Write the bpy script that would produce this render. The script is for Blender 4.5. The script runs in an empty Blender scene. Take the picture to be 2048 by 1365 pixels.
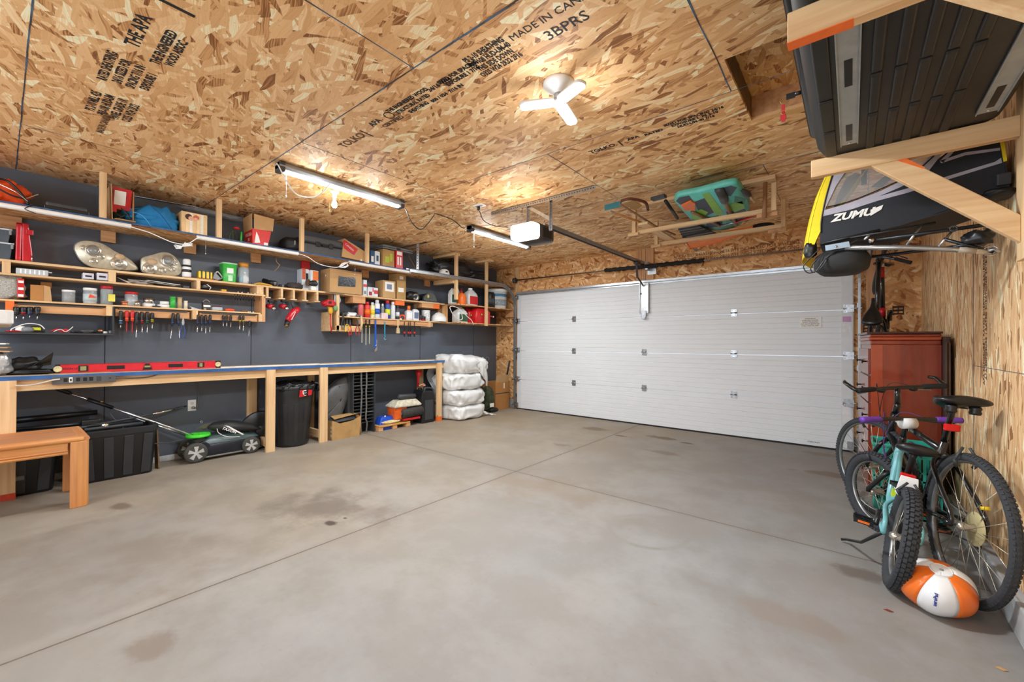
import bpy, bmesh, math, random
from mathutils import Vector, Matrix, Euler, noise
random.seed(11)
S = bpy.context.scene
COL = S.collection
PI = math.pi
# ------------------------------------------------------------------ camera
F_PX = 835.5
YAW, PITCH, ROLL = math.radians(39.134), math.radians(.3355), math.radians(.2717)
CAM = Vector((4.7963, -6.0651, 1.2065))
vd = Vector((-math.sin(YAW)*math.cos(PITCH), math.cos(YAW)*math.cos(PITCH), math.sin(PITCH)))
vr = Vector((math.cos(YAW), math.sin(YAW), 0))
vu = vr.cross(vd)
vr, vu = vr*math.cos(ROLL)+vu*math.sin(ROLL), vu*math.cos(ROLL)-vr*math.sin(ROLL)
cam = bpy.data.cameras.new('camera'); camo = bpy.data.objects.new('camera', cam); COL.objects.link(camo)
cam.sensor_width = 36; cam.lens = 36*F_PX/2048; cam.clip_start = .05
M = Matrix((vr, vu, -vd)).transposed().to_4x4(); M.translation = CAM
camo.matrix_world = M
S.camera = camo
S.view_settings.view_transform = 'Standard'; S.view_settings.look = 'None'
S.view_settings.gamma = 1; S.view_settings.use_curve_mapping = False
S.view_settings.exposure = 0.27
# sky fill that enters by the added window behind the camera
W = bpy.data.worlds.new('world'); S.world = W; W.use_nodes = True
W.node_tree.nodes['Background'].inputs[0].default_value = (.80, .88, 1, 1)
W.node_tree.nodes['Background'].inputs[1].default_value = 1.0
def area(name, loc, size, rot, power, color=(1, 1, 1)):
    l = bpy.data.lights.new(name, 'AREA'); l.shape = 'RECTANGLE'; l.size, l.size_y = size
    l.energy = power; l.color = color
    o = bpy.data.objects.new(name, l); COL.objects.link(o); o.location = loc; o.rotation_euler = rot
    return o
area('added_window_fill', (2.4, -8.35, 1.5), (4.2, 1.9), (PI/2, 0, 0), 80, (.82, .92, 1))  # added fill light standing in for daylight at the invented rear window
def shoplight_lamp(x, y, p=20, ln=1.1, rz=0, z=2.53):
    return area('tube_lamp', (x, y, z), (.06, ln), (0, 0, rz), p, (.83, .93, 1))
shoplight_lamp(1.28, -4.10, 34); shoplight_lamp(1.225, -1.91, 34)
def bulb(name, loc, p, r=.06, color=(.84, .93, 1)):
    l = bpy.data.lights.new(name, 'POINT'); l.energy = p; l.color = color; l.shadow_soft_size = r
    o = bpy.data.objects.new(name, l); COL.objects.link(o); o.location = loc
bulb('led_glow', (3.55, -4.14, 2.40), 7, .1); area('led_lamp', (3.55, -4.14, 2.49), (.22, .22), (0, 0, 0), 54, (.84, .93, 1))
bulb('opener_lamp', (2.31, -2.94, 2.28), 7, .06, (1, .95, .88)); bulb('bulb_lamp', (1.0, -4.07, 2.42), 2.5, .03, (1, .88, .7))
for x, y in ((1.284, -4.4), (1.284, -3.85), (1.224, -2.2), (1.224, -1.6), (3.9, -6.8), (1.2, -6.8)): bulb('tube_glow', (x, y, 2.47), 3, .04)  # glow round the tubes; last pair serves the added rear fixtures
shoplight_lamp(3.9, -7.2, 14); shoplight_lamp(1.2, -7.2, 18)  # added lamps behind the camera, out of view, filling the room

def q(x, y, **k):
    """point seen at pixel (x, y) of the 2048x1365 frame on the plane X=, Y= or Z="""
    v = vd + vr*((x-1024)/F_PX) + vu*((682.5-y)/F_PX)
    a, val = list(k.items())[0]; i = 'XYZ'.index(a)
    return CAM + v*((val-CAM[i])/v[i])

# ------------------------------------------------------------------ mesh helpers
class MB:
    def __init__(s): s.v = []; s.f = []; s.s = []
    def add(s, v, f, smooth=False, M=None):
        n = len(s.v)
        s.v += [tuple((M @ Vector(p)) if M else p) for p in v]
        s.f += [tuple(i+n for i in g) for g in f]; s.s += [smooth]*len(f); return s
    def bx(s, x0, x1, y0, y1, z0, z1, M=None):
        v = [(x, y, z) for x in (x0, x1) for y in (y0, y1) for z in (z0, z1)]
        return s.add(v, [(0, 1, 3, 2), (4, 6, 7, 5), (0, 4, 5, 1), (2, 3, 7, 6), (0, 2, 6, 4), (1, 5, 7, 3)], False, M)
    def box(s, c, d, R=None):
        M = Matrix.Translation(c) @ (R.to_4x4() if R else Matrix())
        return s.bx(-d[0]/2, d[0]/2, -d[1]/2, d[1]/2, -d[2]/2, d[2]/2, M)
    def beam(s, a, b, w, h, up=(0, 0, 1)):
        a, b = Vector(a), Vector(b); d = (b-a); L = d.length; d.normalize()
        u = Vector(up); x = d.cross(u)
        if x.length < 1e-4: x = d.cross(Vector((1, 0, 0)))
        x.normalize(); u = x.cross(d)
        M = Matrix((x, d, u)).transposed().to_4x4(); M.translation = (a+b)/2
        return s.bx(-w/2, w/2, -L/2, L/2, -h/2, h/2, M)
    def tube(s, pts, r, n=8, closed=False, smooth=True, caps=True):
        pts = [Vector(p) for p in pts]; N = len(pts)
        rr = r if isinstance(r, (list, tuple)) else [r]*N
        T = []
        for i in range(N):
            if closed: t = pts[(i+1) % N]-pts[i-1]
            else: t = pts[min(i+1, N-1)]-pts[max(i-1, 0)]
            T.append(t.normalized() if t.length > 1e-9 else Vector((0, 0, 1)))
        u = T[0].orthogonal().normalized(); v = []; fr = []
        for i in range(N):
            u = (u-T[i]*u.dot(T[i]))
            u = u.normalized() if u.length > 1e-6 else T[i].orthogonal().normalized()
            w = T[i].cross(u)
            for k in range(n):
                a = 2*PI*k/n; v.append(pts[i]+(u*math.cos(a)+w*math.sin(a))*rr[i])
        f = []
        for i in range(N if closed else N-1):
            j = (i+1) % N
            for k in range(n):
                l = (k+1) % n; f.append((i*n+k, i*n+l, j*n+l, j*n+k))
        if not closed and caps: f += [tuple(range(n))[::-1], tuple((N-1)*n+k for k in range(n))]
        return s.add(v, f, smooth)
    def cyl(s, a, b, r, r2=None, n=16, smooth=True): return s.tube([a, b], [r, r if r2 is None else r2], n, False, smooth)
    def lathe(s, prof, c=(0, 0, 0), n=20, R=None, smooth=True, sx=1, sy=1):
        M = Matrix.Translation(c) @ (R.to_4x4() if R else Matrix())
        v = []; f = []
        for (r, z) in prof:
            for k in range(n): v.append((r*sx*math.cos(2*PI*k/n), r*sy*math.sin(2*PI*k/n), z))
        for i in range(len(prof)-1):
            for k in range(n):
                l = (k+1) % n; f.append((i*n+k, i*n+l, (i+1)*n+l, (i+1)*n+k))
        if prof[0][0] > 1e-5: f.append(tuple(range(n))[::-1])
        if prof[-1][0] > 1e-5: f.append(tuple((len(prof)-1)*n+k for k in range(n)))
        return s.add(v, f, smooth, M)
    def ell(s, c, r, n=20, m=12, fn=None, R=None, p=1.0):
        v = []; f = []
        def sg(a, e): return math.copysign(abs(a)**e, a)
        for i in range(m+1):
            th = -PI/2+PI*i/m
            for k in range(n):
                a = 2*PI*k/n
                d = Vector((sg(math.cos(th), p)*sg(math.cos(a), p), sg(math.cos(th), p)*sg(math.sin(a), p), sg(math.sin(th), p)))
                P = Vector((d.x*r[0], d.y*r[1], d.z*r[2]))
                if fn: P = fn(P, d)
                v.append(P)
        for i in range(m):
            for k in range(n):
                l = (k+1) % n; f.append((i*n+k, i*n+l, (i+1)*n+l, (i+1)*n+k))
        M = Matrix.Translation(c) @ (R.to_4x4() if R else Matrix())
        return s.add(v, f, True, M)
    def ext(s, poly, vec, smooth=False):
        n = len(poly); vec = Vector(vec)
        v = [Vector(p) for p in poly]+[Vector(p)+vec for p in poly]
        f = [tuple(range(n)), tuple(range(n, 2*n))[::-1]]+[(i, (i+1) % n, (i+1) % n+n, i+n) for i in range(n)]
        return s.add(v, f, smooth)
    def loft(s, rings, smooth=True, cap=True):
        n = len(rings[0]); v = [p for r in rings for p in r]; f = []
        for i in range(len(rings)-1):
            for k in range(n):
                l = (k+1) % n; f.append((i*n+k, i*n+l, (i+1)*n+l, (i+1)*n+k))
        if cap: f += [tuple(range(n))[::-1], tuple((len(rings)-1)*n+k for k in range(n))]
        return s.add(v, f, smooth)
    def grid(s, fn, nu, nv, smooth=True):
        v = [fn(i/nu, j/nv) for i in range(nu+1) for j in range(nv+1)]
        f = [(i*(nv+1)+j, (i+1)*(nv+1)+j, (i+1)*(nv+1)+j+1, i*(nv+1)+j+1) for i in range(nu) for j in range(nv)]
        return s.add(v, f, smooth)

def obj(name, mb, m, parent=None, bevel=0, solid=0, sub=0, world=True):
    """link the builder as ONE mesh; world coordinates are made relative to the thing's Empty"""
    me = bpy.data.meshes.new(name)
    off = Vector((0, 0, 0))
    if parent is not None and world:
        p = parent
        while p.parent is not None: p = p.parent
        off = p.location if p.type == 'EMPTY' else Vector((0, 0, 0))
    me.from_pydata([Vector(p)-off for p in mb.v], [], mb.f)
    me.polygons.foreach_set('use_smooth', mb.s)
    if not solid:
        b = bmesh.new(); b.from_mesh(me); bmesh.ops.recalc_face_normals(b, faces=b.faces); b.to_mesh(me); b.free()
    me.materials.append(m)
    o = bpy.data.objects.new(name, me); COL.objects.link(o); o.parent = parent
    if solid:
        d = o.modifiers.new('solid', 'SOLIDIFY'); d.thickness = solid; d.offset = 0
    if bevel:
        d = o.modifiers.new('bevel', 'BEVEL'); d.width = bevel; d.segments = 2; d.limit_method = 'ANGLE'
    if sub:
        d = o.modifiers.new('sub', 'SUBSURF'); d.levels = sub; d.render_levels = sub
    return o
def tag(o, label, cat, group=None, kind=None):
    o['label'] = label; o['category'] = cat
    if group: o['group'] = group
    if kind: o['kind'] = kind
    return o
def thing(name, label, cat, loc=(0, 0, 0), group=None, rz=0):
    o = bpy.data.objects.new(name, None); COL.objects.link(o); o.empty_display_size = .05
    o.location = loc; o.rotation_euler = (0, 0, rz)
    return tag(o, label, cat, group)
def struct(name, mb, m, parent=None, bevel=0):
    o = obj(name, mb, m, parent, bevel)
    if parent is None: o['kind'] = 'structure'
    return o
def lab(o, t): o['label'] = t; return o
def dup(root, loc, label, rz=None):
    r = root.copy(); COL.objects.link(r); r.location = loc; r['label'] = label
    if rz is not None: r.rotation_euler = (0, 0, rz)
    for ch in list(root.children):
        c = ch.copy(); COL.objects.link(c); c.parent = r
        for g in ch.children:
            e = g.copy(); COL.objects.link(e); e.parent = c
    return r
def text(name, s, m, size, M, parent=None, depth=.0005, world=True, sx=1.0, font_shear=0, bold=0):
    """raised lettering as a real mesh; M places its baseline-centre (x along text, y up)"""
    cu = bpy.data.curves.new(name, 'FONT'); cu.body = s; cu.size = size; cu.align_x = 'CENTER'; cu.align_y = 'CENTER'
    cu.extrude = depth; cu.shear = font_shear; cu.offset = bold; cu.resolution_u = 2
    t = bpy.data.objects.new(name, cu); COL.objects.link(t)
    bpy.context.view_layer.update()
    me = bpy.data.meshes.new_from_object(t.evaluated_get(bpy.context.evaluated_depsgraph_get()))
    COL.objects.unlink(t); bpy.data.objects.remove(t)
    me.transform(M @ Matrix.Scale(sx, 4, (1, 0, 0)))
    if parent is not None and world:
        p = parent
        while p.parent is not None: p = p.parent
        if p.type == 'EMPTY': me.transform(Matrix.Translation(-p.location))
    me.materials.clear(); me.materials.append(m); me.name = name
    o = bpy.data.objects.new(name, me); COL.objects.link(o); o.parent = parent
    return o
def frame(o, x, y):
    """matrix with local x,y axes given in world, origin o"""
    x = Vector(x).normalized(); y = Vector(y); y = (y-x*y.dot(x)).normalized(); z = x.cross(y)
    M = Matrix((x, y, z)).transposed().to_4x4(); M.translation = Vector(o); return M
def arc(c, r, a0, a1, n, ax='xy'):
    out = []
    for i in range(n+1):
        a = a0+(a1-a0)*i/n; p = [0, 0, 0]
        i0, i1 = 'xyz'.index(ax[0]), 'xyz'.index(ax[1])
        p[i0] = r*math.cos(a); p[i1] = r*math.sin(a); out.append(Vector(c)+Vector(p))
    return out
def smooth_path(pts, n=6):
    pts = [Vector(p) for p in pts]; out = []
    for i in range(len(pts)-1):
        p0 = pts[max(i-1, 0)]; p1 = pts[i]; p2 = pts[i+1]; p3 = pts[min(i+2, len(pts)-1)]
        for k in range(n):
            t = k/n
            out.append(.5*((2*p1)+(p2-p0)*t+(2*p0-5*p1+4*p2-p3)*t*t+(3*p1-p0-3*p2+p3)*t**3))
    return out+[pts[-1]]
def nz(p, s=1.0, k=0): return noise.noise(Vector(p)*s+Vector((k, k*1.7, -k)))

# ------------------------------------------------------------------ materials
def lin(c): return tuple((v/255/12.92 if v/255 <= .04045 else ((v/255+.055)/1.055)**2.4) for v in c)
MATS = {}
class NT:
    def __init__(s, name):
        s.m = bpy.data.materials.new(name); s.m.use_nodes = True; s.t = s.m.node_tree
        s.b = s.t.nodes['Principled BSDF']
    def n(s, typ, **k):
        o = s.t.nodes.new(typ)
        for a, b in k.items(): setattr(o, a, b)
        return o
    def L(s, a, b): s.t.links.new(a, b)
    def math(s, op, a, b=None, c=None, clamp=False):
        o = s.n('ShaderNodeMath', operation=op); o.use_clamp = clamp
        for i, x in enumerate((a, b, c)):
            if x is None: continue
            if isinstance(x, (int, float)): o.inputs[i].default_value = x
            else: s.L(x, o.inputs[i])
        return o.outputs[0]
    def mix(s, f, a, b):
        o = s.n('ShaderNodeMix', data_type='RGBA')
        for i, x in ((0, f), (6, a), (7, b)):
            if isinstance(x, (int, float)): o.inputs[i].default_value = x
            elif isinstance(x, tuple): o.inputs[i].default_value = (*x, 1)
            else: s.L(x, o.inputs[i])
        return o.outputs[2]
    def ramp(s, f, stops, interp='LINEAR'):
        o = s.n('ShaderNodeValToRGB'); o.color_ramp.interpolation = interp; e = o.color_ramp.elements
        while len(e) < len(stops): e.new(.5)
        for i, (p, c) in enumerate(stops): e[i].position = p; e[i].color = (*c, 1)
        s.L(f, o.inputs[0]); return o.outputs[0]
    def noise(s, vec, scale, detail=3, rough=.5):
        o = s.n('ShaderNodeTexNoise'); o.inputs['Scale'].default_value = scale
        o.inputs['Detail'].default_value = detail; o.inputs['Roughness'].default_value = rough
        if vec is not None: s.L(vec, o.inputs['Vector'])
        return o
    def mapv(s, vec, scale, loc=(0, 0, 0), rot=(0, 0, 0)):
        o = s.n('ShaderNodeMapping'); o.inputs['Scale'].default_value = scale; o.inputs['Location'].default_value = loc
        o.inputs['Rotation'].default_value = rot; s.L(vec, o.inputs[0]); return o.outputs[0]
    def bump(s, h, strength=.2, dist=.01):
        o = s.n('ShaderNodeBump'); o.inputs['Strength'].default_value = strength; o.inputs['Distance'].default_value = dist
        s.L(h, o.inputs['Height']); s.L(o.outputs[0], s.b.inputs['Normal'])
    def obj(s): return s.n('ShaderNodeTexCoord').outputs['Object']

def mat(name, rgb, rough=.5, metal=0, var=.12, scale=14, bump=0, spec=None, alpha=None, coat=0, trans=0, emit=None):
    key = (name,)
    if key in MATS: return MATS[key]
    N = NT(name); c = lin(rgb); b = N.b
    co = N.obj(); n = N.noise(co, scale, 4, .6)
    f = N.ramp(n.outputs[0], [(.3, (0, 0, 0)), (.7, (1, 1, 1))])
    lo = tuple(v*(1-var) for v in c); hi = tuple(min(1, v*(1+var)) for v in c)
    N.L(N.mix(f, lo, hi), b.inputs['Base Color'])
    b.inputs['Roughness'].default_value = rough; b.inputs['Metallic'].default_value = metal
    if spec is not None: b.inputs['Specular IOR Level'].default_value = spec
    if coat: b.inputs['Coat Weight'].default_value = coat; b.inputs['Coat Roughness'].default_value = .08
    if trans: b.inputs['Transmission Weight'].default_value = trans; b.inputs['IOR'].default_value = 1.2
    if alpha is not None: b.inputs['Alpha'].default_value = alpha
    if emit: b.inputs['Emission Color'].default_value = (*lin(emit[0]), 1); b.inputs['Emission Strength'].default_value = emit[1]
    if bump: N.bump(N.noise(co, scale*3, 4, .65).outputs[0], bump, .004)
    MATS[key] = N.m; return N.m

def pine(name, axis, rgb=(224, 188, 140), dark=(200, 154, 106)):
    key = (name,)
    if key in MATS: return MATS[key]
    N = NT(name); co = N.obj()
    sc = [26, 26, 26]; sc['xyz'.index(axis)] = 1.2
    n = N.noise(N.mapv(co, tuple(sc)), 1, 3, .55); n.inputs['Distortion'].default_value = .4
    f = N.ramp(n.outputs[0], [(.35, (0, 0, 0)), (.62, (1, 1, 1))])
    sk = [5, 5, 5]; sk['xyz'.index(axis)] = 2.2
    vk = N.n('ShaderNodeTexVoronoi'); vk.inputs['Scale'].default_value = 1; N.L(N.mapv(co, tuple(sk)), vk.inputs['Vector'])
    k = N.ramp(vk.outputs['Distance'], [(.045, (1, 1, 1)), (.075, (0, 0, 0))])
    c = N.mix(f, lin(dark), lin(rgb)); big = N.noise(co, 2.3, 2)
    c = N.mix(N.math('MULTIPLY', big.outputs[0], .35), c, lin((234, 204, 160)))
    c = N.mix(N.math('MULTIPLY', k, .7), c, lin((110, 64, 30)))
    N.L(c, N.b.inputs['Base Color']); N.b.inputs['Roughness'].default_value = .62
    N.bump(n.outputs[0], .08, .002)
    MATS[key] = N.m; return N.m

def osb(name, u, v, rotate=(0, 17, -24, 48, -63), base=1.0, size=1.0, warm=0.0):
    """oriented strand board: overlapping long flakes, u = long direction of the strands"""
    N = NT(name); co = N.obj(); sp = N.n('ShaderNodeSeparateXYZ'); N.L(co, sp.inputs[0])
    cb = N.n('ShaderNodeCombineXYZ'); N.L(sp.outputs['xyz'.index(u)], cb.inputs[0]); N.L(sp.outputs['xyz'.index(v)], cb.inputs[1])
    dn = N.noise(cb.outputs[0], 9, 1, .5)
    sub = N.n('ShaderNodeVectorMath', operation='SUBTRACT'); N.L(dn.outputs['Color'], sub.inputs[0]); sub.inputs[1].default_value = (.5, .5, .5)
    scl = N.n('ShaderNodeVectorMath', operation='SCALE'); N.L(sub.outputs[0], scl.inputs[0]); scl.inputs['Scale'].default_value = .022
    ad = N.n('ShaderNodeVectorMath', operation='ADD'); N.L(cb.outputs[0], ad.inputs[0]); N.L(scl.outputs[0], ad.inputs[1])
    best = tone = grain = None
    for i, a in enumerate(rotate):
        vec = N.mapv(ad.outputs[0], (1, 1, 1), (i*3.7, i*1.9, 0), (0, 0, math.radians(a)))
        L_ = (8.5, 7, 11, 9, 7.5, 13, 9)[i % 7]/size; W_ = (34, 44, 30, 52, 40, 48, 70)[i % 7]/size
        vec = N.mapv(vec, (L_, W_, 1))
        vo = N.n('ShaderNodeTexVoronoi', voronoi_dimensions='2D'); vo.inputs['Scale'].default_value = 1
        N.L(vec, vo.inputs['Vector']); sc = N.n('ShaderNodeSeparateColor'); N.L(vo.outputs['Color'], sc.inputs[0])
        gn = N.noise(N.mapv(vec, (.8, 5, 1)), 1, 1) if i < 2 else gn
        pr = N.math('SUBTRACT', sc.outputs[0], abs(math.sin(math.radians(a)))*.16)
        if best is None: best, tone, grain = pr, sc.outputs[1], gn.outputs[0]; continue
        gt = N.math('GREATER_THAN', pr, best)
        tone = N.math('ADD', N.math('MULTIPLY', gt, sc.outputs[1]), N.math('MULTIPLY', N.math('SUBTRACT', 1, gt), tone))
        grain = N.math('ADD', N.math('MULTIPLY', gt, gn.outputs[0]), N.math('MULTIPLY', N.math('SUBTRACT', 1, gt), grain))
        best = N.math('MAXIMUM', best, pr)
    big = N.noise(co, 1.1, 3)
    t = N.math('ADD', tone, N.math('MULTIPLY', N.math('SUBTRACT', grain, .5), .55))
    t = N.math('ADD', t, N.math('MULTIPLY', N.math('SUBTRACT', big.outputs[0], .5), .25))
    w = warm
    def C(r, g, b_): return tuple(min(.93, x*base) for x in lin((min(255, r+8*w), g-10*w, b_-24*w)))
    c = N.ramp(t, [(0, C(120, 80, 48)), (.06, C(154, 110, 70)), (.16, C(190, 147, 102)), (.5, C(203, 164, 119)), (.80, C(214, 179, 136)), (.93, C(226, 197, 157)), (1, C(238, 218, 186))])
    fl = N.noise(co, 60, 4, .7)
    c = N.mix(N.math('MULTIPLY', N.ramp(fl.outputs[0], [(.60, (0, 0, 0)), (.72, (1, 1, 1))]), .45), c, C(120, 74, 38))
    N.L(c, N.b.inputs['Base Color']); N.b.inputs['Roughness'].default_value = .6
    N.b.inputs['Specular IOR Level'].default_value = .35
    return N.m
# ------------------------------------------------------------------ shared materials
M_ceil = osb('osb_ceiling', 'x', 'y', size=1.25, warm=.35, base=1.25)
M_back = osb('osb_back_wall', 'x', 'z', rotate=(0, 30, -42, 65, -78), warm=.7, size=1.1, base=1.12)
M_right = osb('osb_right_wall', 'z', 'y', rotate=(0, 5, -7, 13, -20), base=1.32)
M_shelf = osb('osb_shelf', 'y', 'x', warm=.6, size=.9)
P_x, P_y, P_z = pine('pine_x', 'x'), pine('pine_y', 'y'), pine('pine_z', 'z')
P_o = pine('pine_stained_y', 'y', (210, 150, 96), (178, 116, 66)); P_oz = pine('pine_stained_z', 'z', (206, 146, 94), (176, 114, 68))
M_orange_paint = mat('orange_marking_paint', (232, 110, 40), .6)
M_blue_paint = mat('blue_edge_paint', (46, 92, 150), .5, var=.3, scale=9)
M_black = mat('black_plastic', (24, 25, 27), .38); M_blackr = mat('black_rubber', (30, 30, 31), .8, bump=.2)
M_dkgrey = mat('dark_grey_plastic', (58, 60, 63), .5); M_grey = mat('grey_plastic', (128, 130, 132), .45)
M_steel = mat('zinc_steel', (175, 178, 182), .32, 1, .2, 30); M_chrome = mat('bright_steel', (215, 216, 218), .16, 1)
M_white = mat('white_plastic', (232, 232, 230), .4, var=.04); M_red = mat('red_plastic', (196, 28, 34), .38)
M_redm = mat('glossy_red_plastic', (188, 26, 40), .25); M_yellow = mat('yellow_plastic', (236, 200, 30), .45)
M_orange = mat('orange_plastic', (238, 112, 32), .45); M_blue = mat('blue_plastic', (32, 84, 176), .4)
M_teal = mat('teal_paint', (112, 178, 184), .3, coat=.4); M_green = mat('green_plastic', (60, 176, 70), .4)
M_card = mat('cardboard', (190, 150, 102), .85, var=.07, scale=7); M_card2 = mat('old_cardboard', (176, 138, 86), .9, var=.16, scale=6)
M_cardk = mat('brown_cardboard', (178, 122, 66), .85, var=.08); M_clear = mat('clear_plastic', (232, 236, 238), .12, alpha=.42, var=.02)
M_tube = mat('lit_tube', (255, 255, 255), .5, emit=((255, 250, 242), 14)); M_label = mat('paper_label', (236, 234, 228), .8, var=.03)
M_ink = mat('black_ink', (30, 26, 24), .8, var=.3, scale=60); M_inkb = mat('faint_ink', (92, 62, 40), .9, var=.3, scale=60)
M_navy = mat('navy_paint', (86, 92, 103), .5, var=.10, scale=3, bump=.05); M_navyd = mat('charcoal_paint', (50, 52, 56), .5)
M_brown = mat('brown_fabric', (84, 62, 46), .9); M_bronze = mat('aged_brass', (176, 140, 80), .4, .8)

# ------------------------------------------------------------------ floor
def floor_mat():
    N = NT('concrete_floor'); co = N.obj(); sp = N.n('ShaderNodeSeparateXYZ'); N.L(co, sp.inputs[0])
    n1 = N.noise(co, .55, 5, .6); n2 = N.noise(co, 3.2, 6, .68); n3 = N.noise(co, 40, 3, .6); n4 = N.noise(co, 1.6, 5, .7)
    left = N.math('MULTIPLY_ADD', sp.outputs[0], -.26, 1.15, clamp=True)           # the far and bench side is browner
    far = N.math('MULTIPLY_ADD', sp.outputs[1], .18, .95, clamp=True)
    wb = N.math('ADD', N.math('MULTIPLY', left, .65), N.math('MULTIPLY', far, .35))
    wb = N.math('ADD', wb, N.math('MULTIPLY', N.math('SUBTRACT', n1.outputs[0], .5), .9), clamp=True)
    c = N.mix(wb, lin((129, 129, 130)), lin((152, 134, 108)))
    c = N.mix(N.math('MULTIPLY', N.ramp(n2.outputs[0], [(.28, (1, 1, 1)), (.55, (0, 0, 0))]), .55), c, lin((126, 119, 110)))
    c = N.mix(N.math('MULTIPLY', N.ramp(n4.outputs[0], [(.45, (0, 0, 0)), (.8, (1, 1, 1))]), .4), c, lin((170, 168, 165)))
    c = N.mix(N.math('MULTIPLY', N.ramp(n3.outputs[0], [(.62, (0, 0, 0)), (.75, (1, 1, 1))]), .25), c, lin((110, 102, 94)))
    def blot(px, py, rx, ry, col, k, edge=.35):
        nonlocal c
        p = q(px, py, Z=0)
        m = N.mapv(co, (1/rx, 1/ry, 1), (-p.x/rx, -p.y/ry, 0))
        ln = N.n('ShaderNodeVectorMath', operation='LENGTH'); N.L(m, ln.inputs[0])
        d = N.math('ADD', ln.outputs['Value'], N.math('MULTIPLY', N.math('SUBTRACT', n2.outputs[0], .5), 2.4))
        f = N.math('MULTIPLY', N.ramp(d, [(max(.0, .85-edge), (1, 1, 1)), (.95, (0, 0, 0))]), k)
        c = N.mix(f, c, lin(col))
    blot(640, 1010, .42, .38, (104, 92, 82), .75, .6); blot(735, 1030, .28, .2, (113, 99, 87), .6, .6)
    blot(661, 1047, .055, .04, (70, 56, 48), .95); blot(690, 1037, .03, .02, (79, 65, 55), .9)
    blot(245, 1013, .10, .07, (103, 86, 72), .8); blot(1100, 975, .7, .45, (137, 118, 99), .6, .8)
    blot(1190, 858, .25, .12, (103, 84, 65), .7); blot(1330, 877, .22, .10, (96, 75, 56), .75); blot(1375, 887, .1, .05, (77, 56, 41), .8)
    blot(1240, 872, .15, .05, (89, 72, 56), .8); blot(1320, 905, .25, .08, (115, 98, 82), .6); blot(1120, 890, .18, .08, (115, 101, 84), .6)
    blot(1660, 950, .35, .12, (110, 94, 79), .7); blot(1650, 910, .3, .1, (120, 104, 87), .6); blot(1730, 1150, .13, .08, (94, 80, 70), .7)
    blot(320, 1120, .5, .3, (129, 118, 106), .5, .8); blot(300, 1290, .12, .09, (111, 94, 79), .5); blot(1580, 1235, .2, .1, (129, 115, 104), .5)
    # ring left by a can or a bucket, and the saw-cut control joints
    p = q(1295, 1062, Z=0); m = N.mapv(co, (1, 1, 1), (-p.x, -p.y, 0)); ln = N.n('ShaderNodeVectorMath', operation='LENGTH'); N.L(m, ln.inputs[0])
    rd = N.math('ABSOLUTE', N.math('SUBTRACT', ln.outputs['Value'], .24))
    f = N.math('MULTIPLY', N.ramp(rd, [(.0, (1, 1, 1)), (.03, (0, 0, 0))]), N.ramp(n2.outputs[0], [(.44, (0, 0, 0)), (.6, (1, 1, 1))]))
    c = N.mix(N.math('MULTIPLY', f, .75), c, lin((122, 116, 108)))
    for ax, pos, wd in ((0, 2.34, .0055), (1, -2.98, .0045)):
        w = N.math('MULTIPLY', N.math('SUBTRACT', n3.outputs[0], .5), .006)
        d = N.math('ABSOLUTE', N.math('ADD', N.math('SUBTRACT', sp.outputs[ax], pos), w))
        soft = N.math('MULTIPLY', N.ramp(d, [(0, (1, 1, 1)), (.05, (0, 0, 0))]), .22)
        c = N.mix(soft, c, lin((116, 104, 92)))
        c = N.mix(N.math('MULTIPLY', N.math('LESS_THAN', d, wd), .85), c, lin((88, 76, 66)))
    N.L(c, N.b.inputs['Base Color'])
    N.L(N.ramp(n2.outputs[0], [(.3, (.62, .62, .62)), (.7, (.78, .78, .78))]), N.b.inputs['Roughness'])
    N.bump(n3.outputs[0], .10, .003); return N.m
XL, XR, YB, YN, H = -.6, 5.335, .08, -8.2, 2.635
struct('floor', MB().bx(XL-.1, XR+.1, YN-.1, YB+.6, -.1, 0), floor_mat())
struct('wall_left', MB().bx(XL-.1, XL, YN, YB, 0, H), M_navy)
seams = MB()
for y in (-5.44, -4.22, -2.98, -1.78, -.555): seams.bx(XL, XL+.0015, y-.003, y+.003, .05, 1.9)
struct('trim_1', seams, mat('dark_panel_seam', (20, 22, 26), .9))  # thin dark seams between the wall panels
struct('baseboard_left', MB().bx(XL, XL+.02, YN, YB, 0, .055), mat('curb_concrete', (196, 198, 200), .8, var=.2, scale=20), bevel=.003)
# back wall around the overhead door
struct('wall_back', MB().bx(XL-.1, .03, YB, YB+.12, .16, H).bx(4.75, XR+.1, YB, YB+.12, .16, H).bx(.03, 4.75, YB, YB+.12, 2.09, H), M_back)
struct('baseboard_back', MB().bx(XL, .03, YB-.012, YB+.12, 0, .16).bx(4.75, XR, YB-.012, YB+.12, 0, .16), mat('bare_concrete_curb', (150, 148, 142), .85, var=.22, scale=12, bump=.3), bevel=.004)
struct('wall_right', MB().bx(XR+.03, XR+.13, YN, YB, .15, H), M_right)
sm = MB()
sm.bx(XR+.028, XR+.031, -2.36-.003, -2.36+.003, .15, 1.95).bx(XR+.028, XR+.031, -3.7, -2.36, 1.085, 1.088)
struct('trim_2', sm, mat('blue_grey_panel_joint', (104, 112, 118), .8, var=.4, scale=30))
struct('baseboard_right', MB().bx(XR-.012, XR+.13, YN, YB, 0, .15), mat('grey_concrete_curb', (168, 168, 168), .85, var=.18, scale=9, bump=.4), bevel=.006)
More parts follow.
